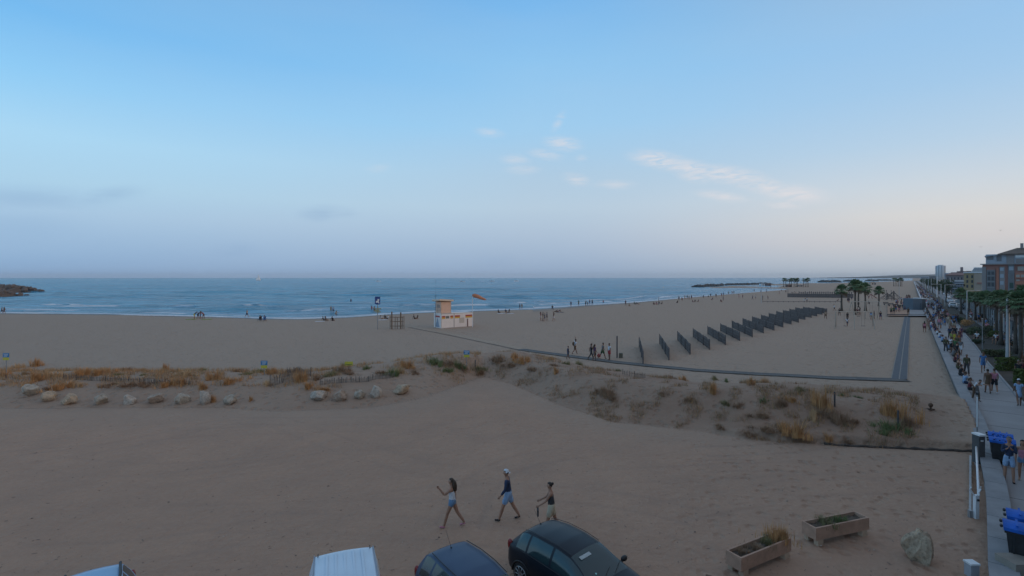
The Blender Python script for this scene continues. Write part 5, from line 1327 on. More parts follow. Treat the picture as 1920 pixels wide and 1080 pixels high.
p_ = W(1634, 560, 0); b = MB(); b.beam((-1.2,0,0), (-.3,0,1.9), .12); b.beam((.3,0,0), (-.3,0,1.9), .12); b.add([(-.3,-.3,1.8),(2.2,-.3,.2),(2.2,.3,.2),(-.3,.3,1.8),(-.3,-.3,1.7),(2.2,-.3,.1),(2.2,.3,.1),(-.3,.3,1.7)], [(0,1,2,3),(4,7,6,5),(0,4,5,1),(3,2,6,7)]); tag(b.build('slide', mat('faded_red', (.28,.10,.09), .7, .1), None, False, p_), 'small faded red slide behind the palms', 'slide')
# far beach cabins
def cabin(px, base, wpx, hpx, m, label):
    p_ = W(px, base, 0); k = p_.y/F; root = empty('beach_cabin', (p_.x, p_.y, .1), 0, label, 'cabin'); MB().box((0, wpx*k/2, hpx*k/2), (wpx*k, wpx*k, hpx*k)).build('walls', m, root)
    MB().box((0, wpx*k/2, hpx*k + .12), (wpx*k*1.12, wpx*k*1.12, .25)).build('roof', GRW, root); MB().box((wpx*k*.1, -.03, hpx*k*.4), (wpx*k*.25, .06, hpx*k*.7)).build('door', DKW, root)
cabin(1430, 536, 7, 4, WHT, 'white flat cabin beside the groyne root'); cabin(1442, 536.5, 8, 4.5, mat('rust_wall', (.20,.12,.10), .85, .15, .5), 'rust coloured beach hut right of the white cabin')
cabin(1481, 538.5, 8, 4.5, MATS['rust_wall'], 'low rust brown hut under the middle palm cluster'); cabin(1635.5, 534, 6, 4.5, mat('peach_wall', (.5,.40,.32), .8, .08), 'small peach cabin on the far beach above the palms'); cabin(1641, 534, 3, 4, GRW, 'tiny grey cabin beside the small peach cabin'); cabin(1614, 552, 4, 9, mat('cream_wall', (.42,.36,.30), .8, .1), 'narrow cream hut half hidden behind the palm pair')
cabin(1502, 537.5, 7, 2.5, GRW, 'low grey hut between the middle palms and the right trio')
# ================================================================ ROCK JETTIES
SEAROCK = rock_mat('sea_rock', (.10,.085,.075), (.17,.14,.125), (.25,.20,.18)); SEAROCK2 = rock_mat('far_sea_rock', (.07,.07,.072), (.10,.10,.10), (.15,.145,.14))
RTM = [rock_mesh(s_, 1, .15, 6) for s_ in range(70, 76)]; RTD = [([v.co.copy() for v in me.vertices], [tuple(p.vertices) for p in me.polygons]) for me in RTM]
def heap(name, pts, wid, hgt, n, size, label, m, seed):
    rg = rnd(seed); b = MB(); P_ = [W(a_, c_, ZW) for a_, c_ in pts]; segs = [(P_[i+1]-P_[i]).length for i in range(len(P_)-1)]; tot = sum(segs)
    for _ in range(n):
        u = rg.random()*tot; i = 0
        while i < len(segs) - 1 and u > segs[i]: u -= segs[i]; i += 1
        q = P_[i].lerp(P_[i+1], u/segs[i]); d = (P_[i+1]-P_[i]).normalized(); la = rg.uniform(-1, 1); s_ = size*rg.uniform(.5, 1.25)
        c_ = q + Vector((d.y, -d.x, 0))*la*wid; c_.z = ZW + hgt*(1 - abs(la)**1.6)*rg.uniform(.6, 1.0) - s_*.25
        vs, fs = RTD[rg.randrange(6)]; M_ = Euler((rg.uniform(0,6), rg.uniform(0,6), rg.uniform(0,6))).to_matrix()
        b.add([M_ @ Vector((v.x*s_, v.y*s_*.85, v.z*s_*.7)) + c_ for v in vs], fs)
    # solid core
    for i in range(len(P_)-1): 
        d = (P_[i+1]-P_[i]).normalized(); nn = Vector((d.y, -d.x, 0)); b.add([P_[i]-nn*wid*.8+Vector((0,0,-1)), P_[i]+nn*wid*.8+Vector((0,0,-1)), P_[i]+Vector((0,0,hgt*.75)), P_[i+1]-nn*wid*.8+Vector((0,0,-1)), P_[i+1]+nn*wid*.8+Vector((0,0,-1)), P_[i+1]+Vector((0,0,hgt*.75))], [(0,3,5,2),(1,2,5,4),(0,2,1),(3,4,5)])
    return tag(b.build(name, m), label, 'jetty')
heap('rock_jetty', [(-260,546),(-60,547),(-10,547.5),(12,549),(30,551)], 14, 4.2, 760, 1.9, 'brown rock jetty reaching in from the left frame edge', SEAROCK, 1)
heap('rock_jetty', [(-260,560),(-60,559),(-20,558),(10,558.5)], 11, 2.9, 480, 1.6, 'lower front arm of rocks before the brown jetty at left', SEAROCK, 2)
heap('rock_groyne', [(1307,539),(1330,537.4),(1370,535.6),(1410,533.8),(1440,532.6)], 6, 1.9, 420, 1.9, 'long dark rock groyne enclosing the far bay', SEAROCK2, 3)
for i_, (x0, x1, y_, l_) in enumerate(((1541,1571,529.5,'wide dark offshore breakwater right of the far palm trio'),(1588,1603,528,'narrow dark offshore breakwater, second beyond the far beach'),(1628,1640,527.4,'small dark offshore breakwater above the palm pair'),(1645,1668,526.4,'faint offshore breakwater farthest right'))):
    heap('breakwater', [(x0, y_),(x1, y_)], 12, 3.0, 160, 3.2, l_, SEAROCK2, 10 + i_)
# ================================================================ BOATS, BIRDS
p_ = W(484, 526.3, ZW); root = empty('sailboat', p_, R(25), 'small white sailboat near the horizon at left', 'sailboat')
hl = MB(); hl.add([(-4,-1.2,1),(3,-1.1,1),(5,0,1.2),(3,1.1,1),(-4,1.2,1),(-3.6,-.8,0),(3,-.7,0),(4.2,0,0),(3,.7,0),(-3.6,.8,0)], [(4,3,2,1,0),(0,1,6,5),(1,2,7,6),(2,3,8,7),(3,4,9,8),(4,0,5,9)]); hl.build('hull', WHT, root)
MB().tube([(.6,0,0),(.6,0,13.5)], .12, 6).build('mast', WHT, root)
root.scale = (1.3, 1.3, 1.25); s_ = MB(); s_.add([(.5,0,1.8),(.5,0,13),(-4,.5,1.9),(-1.9,.65,6.5)], [(0,1,3,2)]); s_.build('mainsail', mat('sail', (.92,.90,.88), .8, .05), root); s_ = MB(); s_.add([(.7,0,12),(4.8,0,1.5),(1.0,-.8,1.8)], [(0,1,2)]); s_.build('jib', MATS['sail'], root)
def motorboat(px, py, label):
    p_ = W(px, py, ZW); root = empty('motorboat', p_, R(8), label, 'motorboat'); b = MB(); b.add([(-5,-1.6,1.2),(3,-1.4,1.2),(6,0,1.7),(3,1.4,1.2),(-5,1.6,1.2),(-5,-1.2,-.1),(3,-1,-.1),(5,0,-.1),(3,1,-.1),(-5,1.2,-.1)], [(4,3,2,1,0),(0,1,6,5),(1,2,7,6),(2,3,8,7),(3,4,9,8),(4,0,5,9)]); b.build('hull', WHT, root); MB().box((-.5,0,1.9), (3,1.8,1.3), taper=(.7,.8)).build('cabin', LB, root)
motorboat(709, 528, 'tiny white motorboat alone above the beach sign'); motorboat(866, 528.3, 'tiny white motorboat above the lifeguard hut'); motorboat(922, 527.8, 'tiny white motorboat right of the one above the hut'); motorboat(968, 527.4, 'tiny white motorboat rightmost of the four')
def buoy(px, py, label):
    p_ = W(px, py, ZW); b = MB(); b.ball((0,0,.3), (.5,.5,.45)); b.tube([(0,0,.6),(0,0,1.3)], .08, 5); tag(b.build('buoy', mat('buoy_yellow', (.5,.35,.08), .6, .1), None, True, p_), label, 'buoy')
buoy(189, 547, 'yellow buoy on the sea right of the jetty'); buoy(1244, 540, 'dark yellow buoy off the right part of the beach')
def bird(px, py, d_, sp, label):
    yy_ = d_; p_ = Vector((fx(px, yy_), yy_, fz(py, yy_))); b = MB(); b.ball((0,0,0), (.22,.09,.08)); b.add([(-.08,0,.03),(.1,0,.03),(.05,sp*.5,.16),(-.12,sp,.05),(-.02,sp*.5,.12)], [(0,1,2,4),(4,2,3)]); b.add([(-.08,0,.03),(.1,0,.03),(.05,-sp*.5,.16),(-.12,-sp,.05),(-.02,-sp*.5,.12)], [(4,2,1,0),(3,2,4)])
    tag(b.build('gull', mat('gull_grey', (.2,.2,.21), .8, .1), None, False, p_, rot=(0,0,R(70))), label, 'bird', 'gulls in the sky')
bird(1633, 478, 170, .75, 'tiny gull above the palm pair'); bird(1839, 463, 190, .8, 'tiny gull left of the hipped roof'); bird(1876, 432, 150, .7, 'tiny gull high above the red building')
# ================================================================ BINS, BARRIER, POSTS
BB = mat('bin_black', (.020, .021, .024), .65, .45, 3); LID = mat('lid_blue', (.004, .10, .46), .7, .25, 3.5)
def bin4(c, rz, label, w_=1.0, d_=.82, h_=1.16):
    root = empty('waste_bin', (c[0], c[1], ZP), rz, label, 'waste bin', 'blue lidded waste bins on the promenade')
    b = MB(); b.add([(-w_/2*.86,-d_/2*.86,.16),(w_/2*.86,-d_/2*.86,.16),(w_/2*.86,d_/2*.86,.16),(-w_/2*.86,d_/2*.86,.16),(-w_/2,-d_/2,h_),(w_/2,-d_/2,h_),(w_/2,d_/2,h_),(-w_/2,d_/2,h_)], [(3,2,1,0),(4,5,6,7),(0,1,5,4),(1,2,6,5),(2,3,7,6),(3,0,4,7)])
    for k in range(4): x = -w_*.36 + k*w_*.24; b.box((x, -d_/2*.95, .65), (.05, .03, .85))
    b.box((0, 0, h_ - .03), (w_ + .06, d_ + .06, .06)); b.build('body', BB, root)
    b = MB(); K = 8; prof = [(-d_/2 - .05 + (d_ + .1)*i/K, h_ + .03 + .15*math.sin(math.pi*min(1, .12 + i/K*.88))**.8) for i in range(K + 1)]; vs = [(sx_*(w_/2 + .05), y, z) for y, z in prof for sx_ in (-1, 1)] + [(sx_*(w_/2 + .05), y, h_ + .01) for y, z in prof for sx_ in (-1, 1)]; M_ = 2*(K+1)
    fs = [(2*i, 2*i+1, 2*i+3, 2*i+2) for i in range(K)] + [(2*i, 2*i+2, M_+2*i+2, M_+2*i) for i in range(K)] + [(2*i+1, M_+2*i+1, M_+2*i+3, 2*i+3) for i in range(K)] + [(0, M_, M_+1, 1), (2*K, 2*K+1, M_+2*K+1, M_+2*K)] + [(M_+2*i, M_+2*i+2, M_+2*i+3, M_+2*i+1) for i in range(K)]
    b.add(vs, fs); lid = b.build('lid', LID, root)
    for x in (-.3, 0, .3): MB().box((x*w_, -.02, h_ + .165), (.05, d_*.8, .03)).build('lid_rib', LID, lid)
    for y in (-.2, .2): MB().tube([(-w_/2 - .09, y - .06, h_ + .05), (-w_/2 - .09, y + .06, h_ + .05)], .035, 6).build('hinge', BB, root)
    for sx_ in (-1, 1):
        for sy_ in (-1, 1): MB().tube([(sx_*w_*.36 - .025, sy_*d_*.33, .09), (sx_*w_*.36 + .025, sy_*d_*.33, .09)], .09, 12).build('wheel', BB, root)
def put_bin(px, py, w_, d_, h_, back, label):
    q = W(px, py, ZP); az_ = math.atan(q.x/q.y); rad = Vector((math.sin(az_), math.cos(az_), 0)); tan = Vector((math.cos(az_), -math.sin(az_), 0))
    q = q + rad*(d_/2 + back) + tan*w_/2; bin4((q.x, q.y), -az_ + R(2), label, w_, d_, h_)
put_bin(1857, 868, .74, .72, .92, 0, 'blue lidded bin beside the hatted man, nearer of the far pair')
put_bin(1855, 868, .72, .72, .92, 1.0, 'blue lidded bin standing behind another in the far pair')
put_bin(1885, 1060, 1.15, .74, 1.0, 0, 'big blue lidded bin nearest to the viewer at the lower right corner')
put_bin(1891, 1060, 1.15, .74, 1.0, .95, 'blue lidded bin just behind the nearest one at the lower right corner')
# barrier closing the beach access
pn, pf = W(1830, 972, 0), W(1831.5, 872, 0); zb = H - (928 - HY)*pn.y/F
root = empty('access_barrier', (pn.x, pn.y, hz(pn.x, pn.y) - .1), 0, 'white swing barrier with a forked end along the promenade wall', 'barrier'); o0 = root.location.copy()
MB().box((0, 0, zb/2 + .05), (.12, .12, zb + .1)).build('near_post', WHITEP, root)
ft = Vector((pf.x, pf.y, 0)); MB().box(ft - Vector((o0.x, o0.y, 0)) + Vector((0,0,.5)), (.12,.12,1.2)).build('far_post', WHITEP, root)
a_ = Vector((0, 0, zb + .12)); b_ = W(1830.5, 838, 1.0) - o0; MB().tube([a_ + Vector((0,-.1,0)), b_], .038, 8).build('arm', WHITEP, root, True)
for sg in (-1, 1): MB().tube([(0, 0, zb - .02), (sg*.10, .02, zb + .16), (sg*.19, .02, zb + .30), (sg*.17, .0, zb + .38)], .024, 6).build('fork', WHITEP, root, True)
MB().box((0, -.09, zb - .05), (.07, .03, .07)).build('lock', DARKMETAL, root)
root = empty('low_rail', W(1819, 970, 0), 0, 'thin dark rail on the sand left of the white barrier', 'rail'); o0 = root.location.copy(); e_ = W(1819.5, 862, 0)
MB().beam((0,0,.12), e_ - o0 + Vector((0,0,.12)), .07, .16).build('rail', GREYMETAL, root); MB().box((0,0,.1), (.1,.1,.3)).build('post', GREYMETAL, root); MB().box(e_ - o0 + Vector((.12,-.6,.3)), (.06,.9,.5)).build('plate', PALEM, root)
p_ = W(1841, 870, ZP - .1); root = empty('control_cabinet', p_, 0, 'grey electric cabinet with pale top next to the far bins', 'cabinet'); k = p_.y/F
MB().box((0, .16, .62), (11.5*k, .34, 1.25)).build('box', mat('cabinet_grey', (.085,.088,.092), .6, .1), root); MB().box((0, .14, 1.27), (12.5*k, .42, .07)).build('top_plate', WHT, root); MB().box((0, -.012, 1.02), (.12,.01,.05)).build('plate', WHT, root)
# information board seen nearly edge on
p_ = W(1832, 822, ZC); yb_ = p_.y; root = empty('information_board', p_, PA - R(4), 'white information board seen almost edge on above the wall', 'sign'); zt = H - (740 - HY)*yb_/F - ZC
for x in (-.05, .75): MB().tube([(x, 0, -.2), (x, 0, zt)], .035, 6).build('post', GREYMETAL, root)
MB().box((.35, 0, zt*.62), (1.0, .05, zt*.68)).build('board', WHT, root); MB().box((.35, -.035, zt*.62), (.9, .01, zt*.6)).build('printed_panel', mat('map_panel', (.30,.25,.22), .7, .3, 3), root)
b = MB(); b.box((.55, 0, zt + .13), (.7, .12, .07), rot=(0, R(-28), 0)); b.box((.1, 0, zt + .06), (.3, .1, .12)); b.build('solar_lamp', DARKMETAL, root)
p_ = W(1822, 1080, 0); p_.y -= .1; root = empty('white_bollard', p_, 0, 'square white bollard with slanted top at the lower right edge', 'bollard'); zt = H - (1056 - HY)*p_.y/F
MB().box((0, .1, zt/2 - .05), (.24, .22, zt)).build('shaft', mat('bollard_grey_white', (.40,.42,.46), .6, .08), root); MB().box((0, .1, zt - .04), (.27, .26, .05)).build('cap', WHT, root)
b = MB(); q = [W(1853,972,ZP+.012), W(1865,972,ZP+.012), W(1865,946,ZP+.012), W(1853,946,ZP+.012)]; b.add(q, [(0,1,2,3)]); tag(b.build('drain_cover', mat('drain_dark', (.06,.065,.07), .7, .2, 8), ), kind='structure')
b = MB(); q = [W(1846,918,ZP+.008), W(1864,918,ZP+.008), W(1863,906,ZP+.008), W(1845,906,ZP+.008)]; b.add(q, [(0,1,2,3)]); tag(b.build('paving_patch', CONC), kind='structure')
p_ = W(1912, 1082, ZP); b = MB(); b.box((.2, .2, .18), (.8, .6, .42)); tag(b.build('concrete_block', mat('warm_concrete', (.30,.26,.22), .9, .15, 3, .4, 30), None, False, p_), 'pale concrete block at the bottom right corner beside the nearest bin', 'concrete block')
# parked cars along the far street
proto = [o for o in bpy.data.objects if o.name.startswith('parked_car') and o.get('label', '').startswith('pale blue')][0]
CW = mat('white_car_paint', (.55,.57,.60), .35, .05, 1, coat=.3); CG = mat('silver_car_paint', (.28,.30,.33), .35, .05, 1, coat=.3); CD = mat('dark_car_paint', (.04,.045,.055), .3, .05, 1, coat=.3)
for i_, (px, py, m_, l_) in enumerate(((1786,577,CW,'white car nearest in the line of cars parked by the far lamp posts'),(1781,567,CW,'second white car in the line parked by the far lamp posts'),(1795,571,CG,'silver car parked right of the nearest white car on the street'),(1776,559,CW,'third white car in the line parked by the far lamp posts'),
   (1788,560,CG,'silver car farther up the street beside the lamps'),(1772,553,CW,'fourth white car in the line parked by the far lamp posts'),(1780,551,CD,'dark car far up the street behind the white cars'),(1800,580,CD,'dark car parked at the near end of the street by the first palm'),(1768,548,CW,'farthest white car in the line by the far lamp posts'),(1785,546,CW,'small white car far up the street under the town house'))):
    c_ = copy_tree(proto); c_.location = W(px, py, ZP - .1); c_.rotation_euler = (0, 0, PA + math.pi*(i_ % 2)); c_['label'] = l_; c_['category'] = 'car'; c_['group'] = 'cars parked on the far street'
    for ch in kids(c_):
        if ch.name.split('.')[0] in ('body', 'mirror'): ch.material_slots[0].link = 'OBJECT'; ch.material_slots[0].material = m_
# ================================================================ PEOPLE
SK1 = mat('skin_tan', (.36, .19, .125), .6, .08, 5); SK2 = mat('skin_brown', (.20, .105, .07), .6, .08, 5); SK3 = mat('skin_fair', (.46, .27, .20), .6, .08, 5)
CLO = dict(white=(.62,.64,.68), black=(.018,.018,.022), navy=(.022,.038,.085), blue=(.06,.16,.36), lightblue=(.26,.38,.56), grey=(.14,.14,.15), darkgrey=(.05,.05,.055), red=(.42,.035,.045), pink=(.50,.20,.26), yellow=(.50,.42,.05),
  green=(.05,.12,.05), olive=(.075,.075,.04), brown=(.11,.065,.04), orange=(.50,.17,.05), purple=(.10,.05,.11), cream=(.55,.47,.34), beige=(.34,.27,.20), denim=(.14,.24,.38), lime=(.24,.34,.09), maroon=(.13,.03,.04), khaki=(.20,.17,.11))
def cl(n): return mat('cloth_' + n, CLO[n], .85, .15, 7, .2, 40)
HAIRC = dict(dark=(.018,.013,.010), brown=(.055,.032,.018), blond=(.22,.15,.08), grey=(.30,.29,.28))
def hc(n): return mat('hair_' + n, HAIRC[n], .6, .3, 20)
POSES = dict(
 walk=dict(l=(24, -6), r=(-20, -22), al=(-24, 14), ar=(20, 22), lean=3), walk2=dict(l=(-22, -28), r=(20, -4), al=(18, 25), ar=(-20, 12), lean=4),
 stroll=dict(l=(14, -4), r=(-12, -14), al=(-10, 12), ar=(10, 16), lean=1), stand=dict(l=(3, -2), r=(-3, -3), al=(2, 12), ar=(-2, 14), lean=0, spread=5),
 talk=dict(l=(4, -4), r=(-5, -4), al=(25, 85), ar=(2, 20), lean=0, spread=6), cross=dict(l=(3, -3), r=(-4, -5), al=(28, 98), ar=(24, 104), lean=0, spread=5, inw=46),
 sit=dict(l=(84, -84), r=(80, -78), al=(22, 40), ar=(26, 44), lean=8, spread=8, sit=1), ground=dict(l=(104, -104), r=(98, -92), al=(-30, 10), ar=(20, 40), lean=-12, spread=10, sit=1),
 crouch=dict(l=(105, -125), r=(70, -120), al=(50, 30), ar=(45, 40), lean=30, spread=12), bend=dict(l=(18, -18), r=(2, -18), al=(70, 10), ar=(60, 20), lean=48, spread=7),
 reach=dict(l=(28, -8), r=(-24, -22), al=(150, 20), ar=(-40, 10), lean=10), lie=dict(l=(86, -10), r=(84, -6), al=(-50, 10), ar=(-40, 20), lean=-58, spread=7, sit=1),
 # the three walkers in front
 wave=dict(l=(21, -6), r=(-21, -14), al=(52, 88), ar=(-14, 12), lean=2), stride=dict(l=(23, -6), r=(-18, -14), al=(8, 28), ar=(-12, 22), lean=5), hold=dict(l=(16, -6), r=(-14, -16), al=(32, 22), ar=(28, 30), lean=4))
def skeleton(P):
    "joint positions for a 1.70 m figure facing +Y"
    J = {}; lean = R(P.get('lean', 0)); sp = math.tan(R(P.get('spread', 3)))
    def leg(sgn, ang):
        a, k = R(ang[0]), R(ang[1]); hip = Vector((sgn*.085, 0, 0)); th = .42; sh = .43
        kn = hip + Vector((sgn*sp*th, math.sin(a)*th, -math.cos(a)*th)); b2 = a + k
        an = kn + Vector((sgn*sp*sh*.4, math.sin(b2)*sh, -math.cos(b2)*sh)); f = b2*.55
        heel = an + Vector((0, -.045*math.cos(f), -.05)); toe = an + Vector((sgn*.02, .155*math.cos(f) - .02*math.sin(f), -.055 + .155*math.sin(f)))
        if P.get('sit') and abs(b2) < .6: toe = an + Vector((sgn*.02, .155, -.055))
        return hip, kn, an, toe, heel
    for n_, sg in (('l', -1), ('r', 1)): J[n_] = leg(sg, P[n_])
    up = Vector((0, math.sin(lean), math.cos(lean))); fw = Vector((0, math.cos(lean), -math.sin(lean)))
    def tp(x, f, u): return Vector((x, 0, 0)) + fw*f + up*u
    J['pel'] = tp(0, 0, .02); J['wai'] = tp(0, .0, .17); J['che'] = tp(0, .015, .36); J['nk'] = tp(0, .0, .53); J['nk2'] = tp(0, .012, .60)
    hl = lean*.4; hu = Vector((0, math.sin(hl), math.cos(hl))); J['hd'] = J['nk2'] + hu*.085 + Vector((0, .012, 0)); J['hu'] = hu
    for n_, sg in (('al', -1), ('ar', 1)):
        sh_ = tp(sg*.175, -.005, .475); a, e_ = R(P[n_][0]) + lean*.3, R(P[n_][1]); inw = R(P.get('inw', 0))
        el_ = sh_ + Vector((sg*.045, math.sin(a)*.275, -math.cos(a)*.275)); a2 = a + e_
        fa = Vector((-sg*math.sin(inw)*abs(math.sin(a2)) + sg*.03, math.sin(a2)*math.cos(inw), -math.cos(a2))).normalized(); wr = el_ + fa*.245
        J[n_] = (sh_, el_, wr, fa)
    zmin = min(min(J[k][3].z, J[k][4].z, J[k][2].z - .06) for k in 'lr')
    off = -zmin + .022 if not P.get('sit') else .0
    J['off'] = off; J['zmin'] = zmin; return J
def skin_mesh(name, chains, sub=1):
    "one continuous surface grown over connected joints; chains: list of [(pos, radius or (rx,ry)), ...] sharing points"
    me = bpy.data.meshes.new(name); vs = []; rr = []; es = []; idx = {}
    def vid(p, r):
        k = tuple(round(c, 4) for c in p)
        if k not in idx: idx[k] = len(vs); vs.append(tuple(p)); rr.append(r if isinstance(r, tuple) else (r, r))
        return idx[k]
    for ch in chains:
        ids = [vid(p, r) for p, r in ch]
        es += [e_ for e_ in zip(ids[:-1], ids[1:]) if e_ not in es and e_[::-1] not in es and e_[0] != e_[1]]
    me.from_pydata(vs, es, []); ob = bpy.data.objects.new(name, me); COL.objects.link(ob)
    md = ob.modifiers.new('s', 'SKIN'); md.use_smooth_shade = True
    for i, r in enumerate(rr): me.skin_vertices[0].data[i].radius = (r[0]*1.16, r[1]*1.16)
    for i in range(len(vs)): me.skin_vertices[0].data[i].use_root = (i == 0)
    if sub: m2 = ob.modifiers.new('u', 'SUBSURF'); m2.levels = m2.render_levels = sub
    dg = bpy.context.evaluated_depsgraph_get(); out = bpy.data.meshes.new_from_object(ob.evaluated_get(dg)); out.name = name
    bpy.data.objects.remove(ob); bpy.data.meshes.remove(me)
    for i in range(max(1, len(out.materials))):
        if i >= len(out.materials): out.materials.append(None)
    out.polygons.foreach_set('use_smooth', [True]*len(out.polygons)); return out
def shift(me, z): me.transform(Matrix.Translation((0, 0, z))); return me
BODY = {}
def body_parts(pose, hi):
    key = (pose, hi)
    if key in BODY: return BODY[key]
    P = POSES[pose]; J = skeleton(P); D = {}
    ch = [[(J['pel'], (.115,.095)), (J['wai'], (.105,.085)), (J['che'], (.125,.098)), (J['nk'], .055), (J['nk2'], .047), (J['nk2'] + J['hu']*.05 + Vector((0,.01,0)), (.062,.070)), (J['hd'] + J['hu']*.03, (.076,.086)), (J['hd'] + J['hu']*.085, (.06,.068))]]
    for k in 'lr':
        h_, kn, an, toe, heel = J[k]; ch.append([(J['pel'], .11), (h_ + Vector((0,0,-.03)), .086), (h_.lerp(kn, .5), .072), (kn, .052), (kn.lerp(an, .35), .054), (an, .034), (an + Vector((0,.02,-.035)), .036), (an.lerp(toe, .65) + Vector((0,0,-.012)), (.036,.028)), (toe, (.032,.020))])
    for k, sg in (('al', -1), ('ar', 1)):
        s_, e_, w_, fa = J[k]; ch.append([(J['che'], .12), (J['che'].lerp(s_, .6) + Vector((0,0,.03)), .066), (s_, .052), (s_.lerp(e_, .5), .042), (e_, .036), (e_.lerp(w_, .4), .035), (w_, .024), (w_ + fa*.05, (.034,.018)), (w_ + fa*.085, (.032,.016))])
        if hi:
            side = Vector((0,1,0)) if abs(fa.y) < .7 else Vector((0,0,1)); side = (side - fa*side.dot(fa)).normalized(); curl = fa.cross(side).normalized()*(-sg)
            for q in range(4):
                b_ = w_ + fa*.085 + side*(.026 - .0175*q); L = (.066,.074,.070,.054)[q]
                ch.append([(w_ + fa*.085, .02), (b_, .0088), (b_ + fa*L*.5 + curl*.008, .0080), (b_ + fa*L*.85 + curl*.024, .0068)])
            t_ = w_ + fa*.045 + side*.028; ch.append([(w_ + fa*.05, .03), (t_, .011), (t_ + fa*.030 + side*.016, .0095), (t_ + fa*.055 + side*.018, .008)])
    if hi:
        hd = J['hd']; fwd = Vector((0, J['hu'].z, -J['hu'].y))
        ch.append([(hd + J['hu']*.03, .08), (hd + J['hu']*.0 + fwd*.085, .014), (hd - J['hu']*.012 + fwd*.098, .010)])       # nose
        for sg in (-1, 1): ch.append([(hd + J['hu']*.03, .08), (hd + Vector((sg*.080, -.005, 0)) + J['hu']*.0, (.010,.020))])   # ears
    D['body'] = skin_mesh('body', ch, 1)
    tee = [[(J['pel'] + Vector((0,0,-.10)), (.128,.112)), (J['pel'] + Vector((0,0,.03)), (.132,.112)), (J['wai'], (.128,.106)), (J['che'], (.145,.116)), (J['nk'] - Vector((0,0,.03)), .072)]]
    lng = [list(tee[0])]; tank = [[(J['pel'] + Vector((0,0,-.05)), (.130,.112))] + list(tee[0])[1:]]
    for k in ('al', 'ar'):
        s_, e_, w_, fa = J[k]; c0 = (J['che'], .135); c1 = (J['che'].lerp(s_, .6) + Vector((0,0,.03)), .078)
        tee.append([c0, c1, (s_, .066), (s_.lerp(e_, .62), .058)]); lng.append([c0, c1, (s_, .064), (s_.lerp(e_, .5), .054), (e_, .048), (w_ - fa*.02, .036)]); tank.append([c0, (J['che'].lerp(s_, .62) + Vector((0,0,.03)), .07)])
    D['tee'], D['long'], D['tank'] = skin_mesh('top', tee), skin_mesh('top', lng), skin_mesh('top', tank)
    def lower(fr_, r0, r1, r2):
        c = []
        for k in 'lr':
            h_, kn, an, toe, heel = J[k]; p0 = (J['pel'] + Vector((0,0,.15)), (.122,.104)); q = [p0, (J['pel'] + Vector((0,0,.01)), (.128,.112)), (h_ + Vector((0,0,-.03)), r0)] + ([(h_.lerp(kn, .5), r1)] if fr_ > .5 else [])
            if fr_ <= 1: q.append((h_.lerp(kn, fr_), r2))
            else: q += [(kn, r2), (kn.lerp(an, .5), r2*.95), (an + Vector((0,0,.02)), r2*.85)]
            c.append(q)
        return skin_mesh('bottom', c)
    D['shorts'] = lower(.88, .100, .095, .088); D['mini'] = lower(.42, .100, .098, .094) ; D['trousers'] = lower(2, .098, .084, .064)
    hp = (J['l'][0] + J['r'][0])/2; kk = (J['l'][1] + J['r'][1])/2
    D['skirt'] = skin_mesh('bottom', [[(J['wai'], (.118,.098)), (J['pel'], (.140,.122)), (hp.lerp(kk, .45), (.155,.150)), (hp.lerp(kk, .95), (.175,.175))]])
    for k in ('body', 'tee', 'long', 'tank', 'shorts', 'mini', 'trousers', 'skirt'): shift(D[k], J['off'])
    up = Vector((0, 0, J['off'])); hd = J['hd'] + up; M_ = Vector((0,0,1)).rotation_difference(J['hu']).to_matrix()
    def cap(rx, ry, rz_, dy, dz, cut=-.35):
        b = MB(); b.ball((0,0,0), (rx, ry, rz_), 14, 10)
        vs = [Vector(v) for v in b.v]
        for i, v in enumerate(vs):   # keep the face free: pull the front lower part back
            if v.y > .02 and v.z < .045: vs[i] = Vector((v.x*.9, .005, max(v.z, -.02)))
            elif v.z < cut*rz_*2: v.z = cut*rz_*2
        b.v = [tuple(M_ @ (v + Vector((0, dy, dz))) + hd) for v in vs]; return b
    D['short'] = cap(.088,.100,.098,-.010,.035).mesh('hair', [None], True)
    b = cap(.089,.100,.098,-.012,.036); b.tube([hd + M_ @ Vector(v) for v in ((0,-.070,.06),(0,-.105,-.03),(0,-.125,-.15),(0,-.135,-.30),(0,-.13,-.36))], [.05,.085,.088,.070,.03], 10); D['longhair'] = b.mesh('hair', [None], True)
    b = cap(.087,.098,.096,-.010,.034); b.ball(hd + M_ @ Vector((0,-.105,.075)), .045, 10, 7); D['bun'] = b.mesh('hair', [None], True)
    b = cap(.087,.098,.094,-.010,.034); b.tube([hd + M_ @ Vector(v) for v in ((0,-.09,.05),(0,-.14,-.02),(0,-.14,-.16))], [.03,.035,.012], 8); D['tail'] = b.mesh('hair', [None], True)
    b = cap(.093,.103,.085,-.006,.050); b.add([hd + M_ @ Vector(v) for v in ((-.075,.06,.06),(.075,.06,.06),(.055,.155,.045),(-.055,.155,.045))], [(0,1,2,3)]); D['cap'] = b.mesh('cap', [None], True)
    b = cap(.091,.102,.088,-.008,.045); b.add([hd + M_ @ Vector(v) for v in ((-.07,-.06,.02),(.07,-.06,.02),(.05,-.15,.01),(-.05,-.15,.01))], [(0,1,2,3)]); D['capback'] = b.mesh('cap', [None], True)
    sh = MB()
    D['shoes'] = []
    for k in 'lr':
        h_, kn, an, toe, heel = J[k]; D['shoes'].append(shift(skin_mesh('shoe', [[(heel + Vector((0,0,.01)), (.038,.034)), (an.lerp(toe, .4) + Vector((0,0,-.02)), (.042,.032)), (toe + Vector((0,.01,0)), (.038,.024))]]), J['off']))
    # merged light version for small distant people: slots skin, top, bottom, hair
    mb = MB()
    def addm(me, mi, f=lambda v: v): mb.add([f(v.co) for v in me.vertices], [tuple(p.vertices) for p in me.polygons], mi)
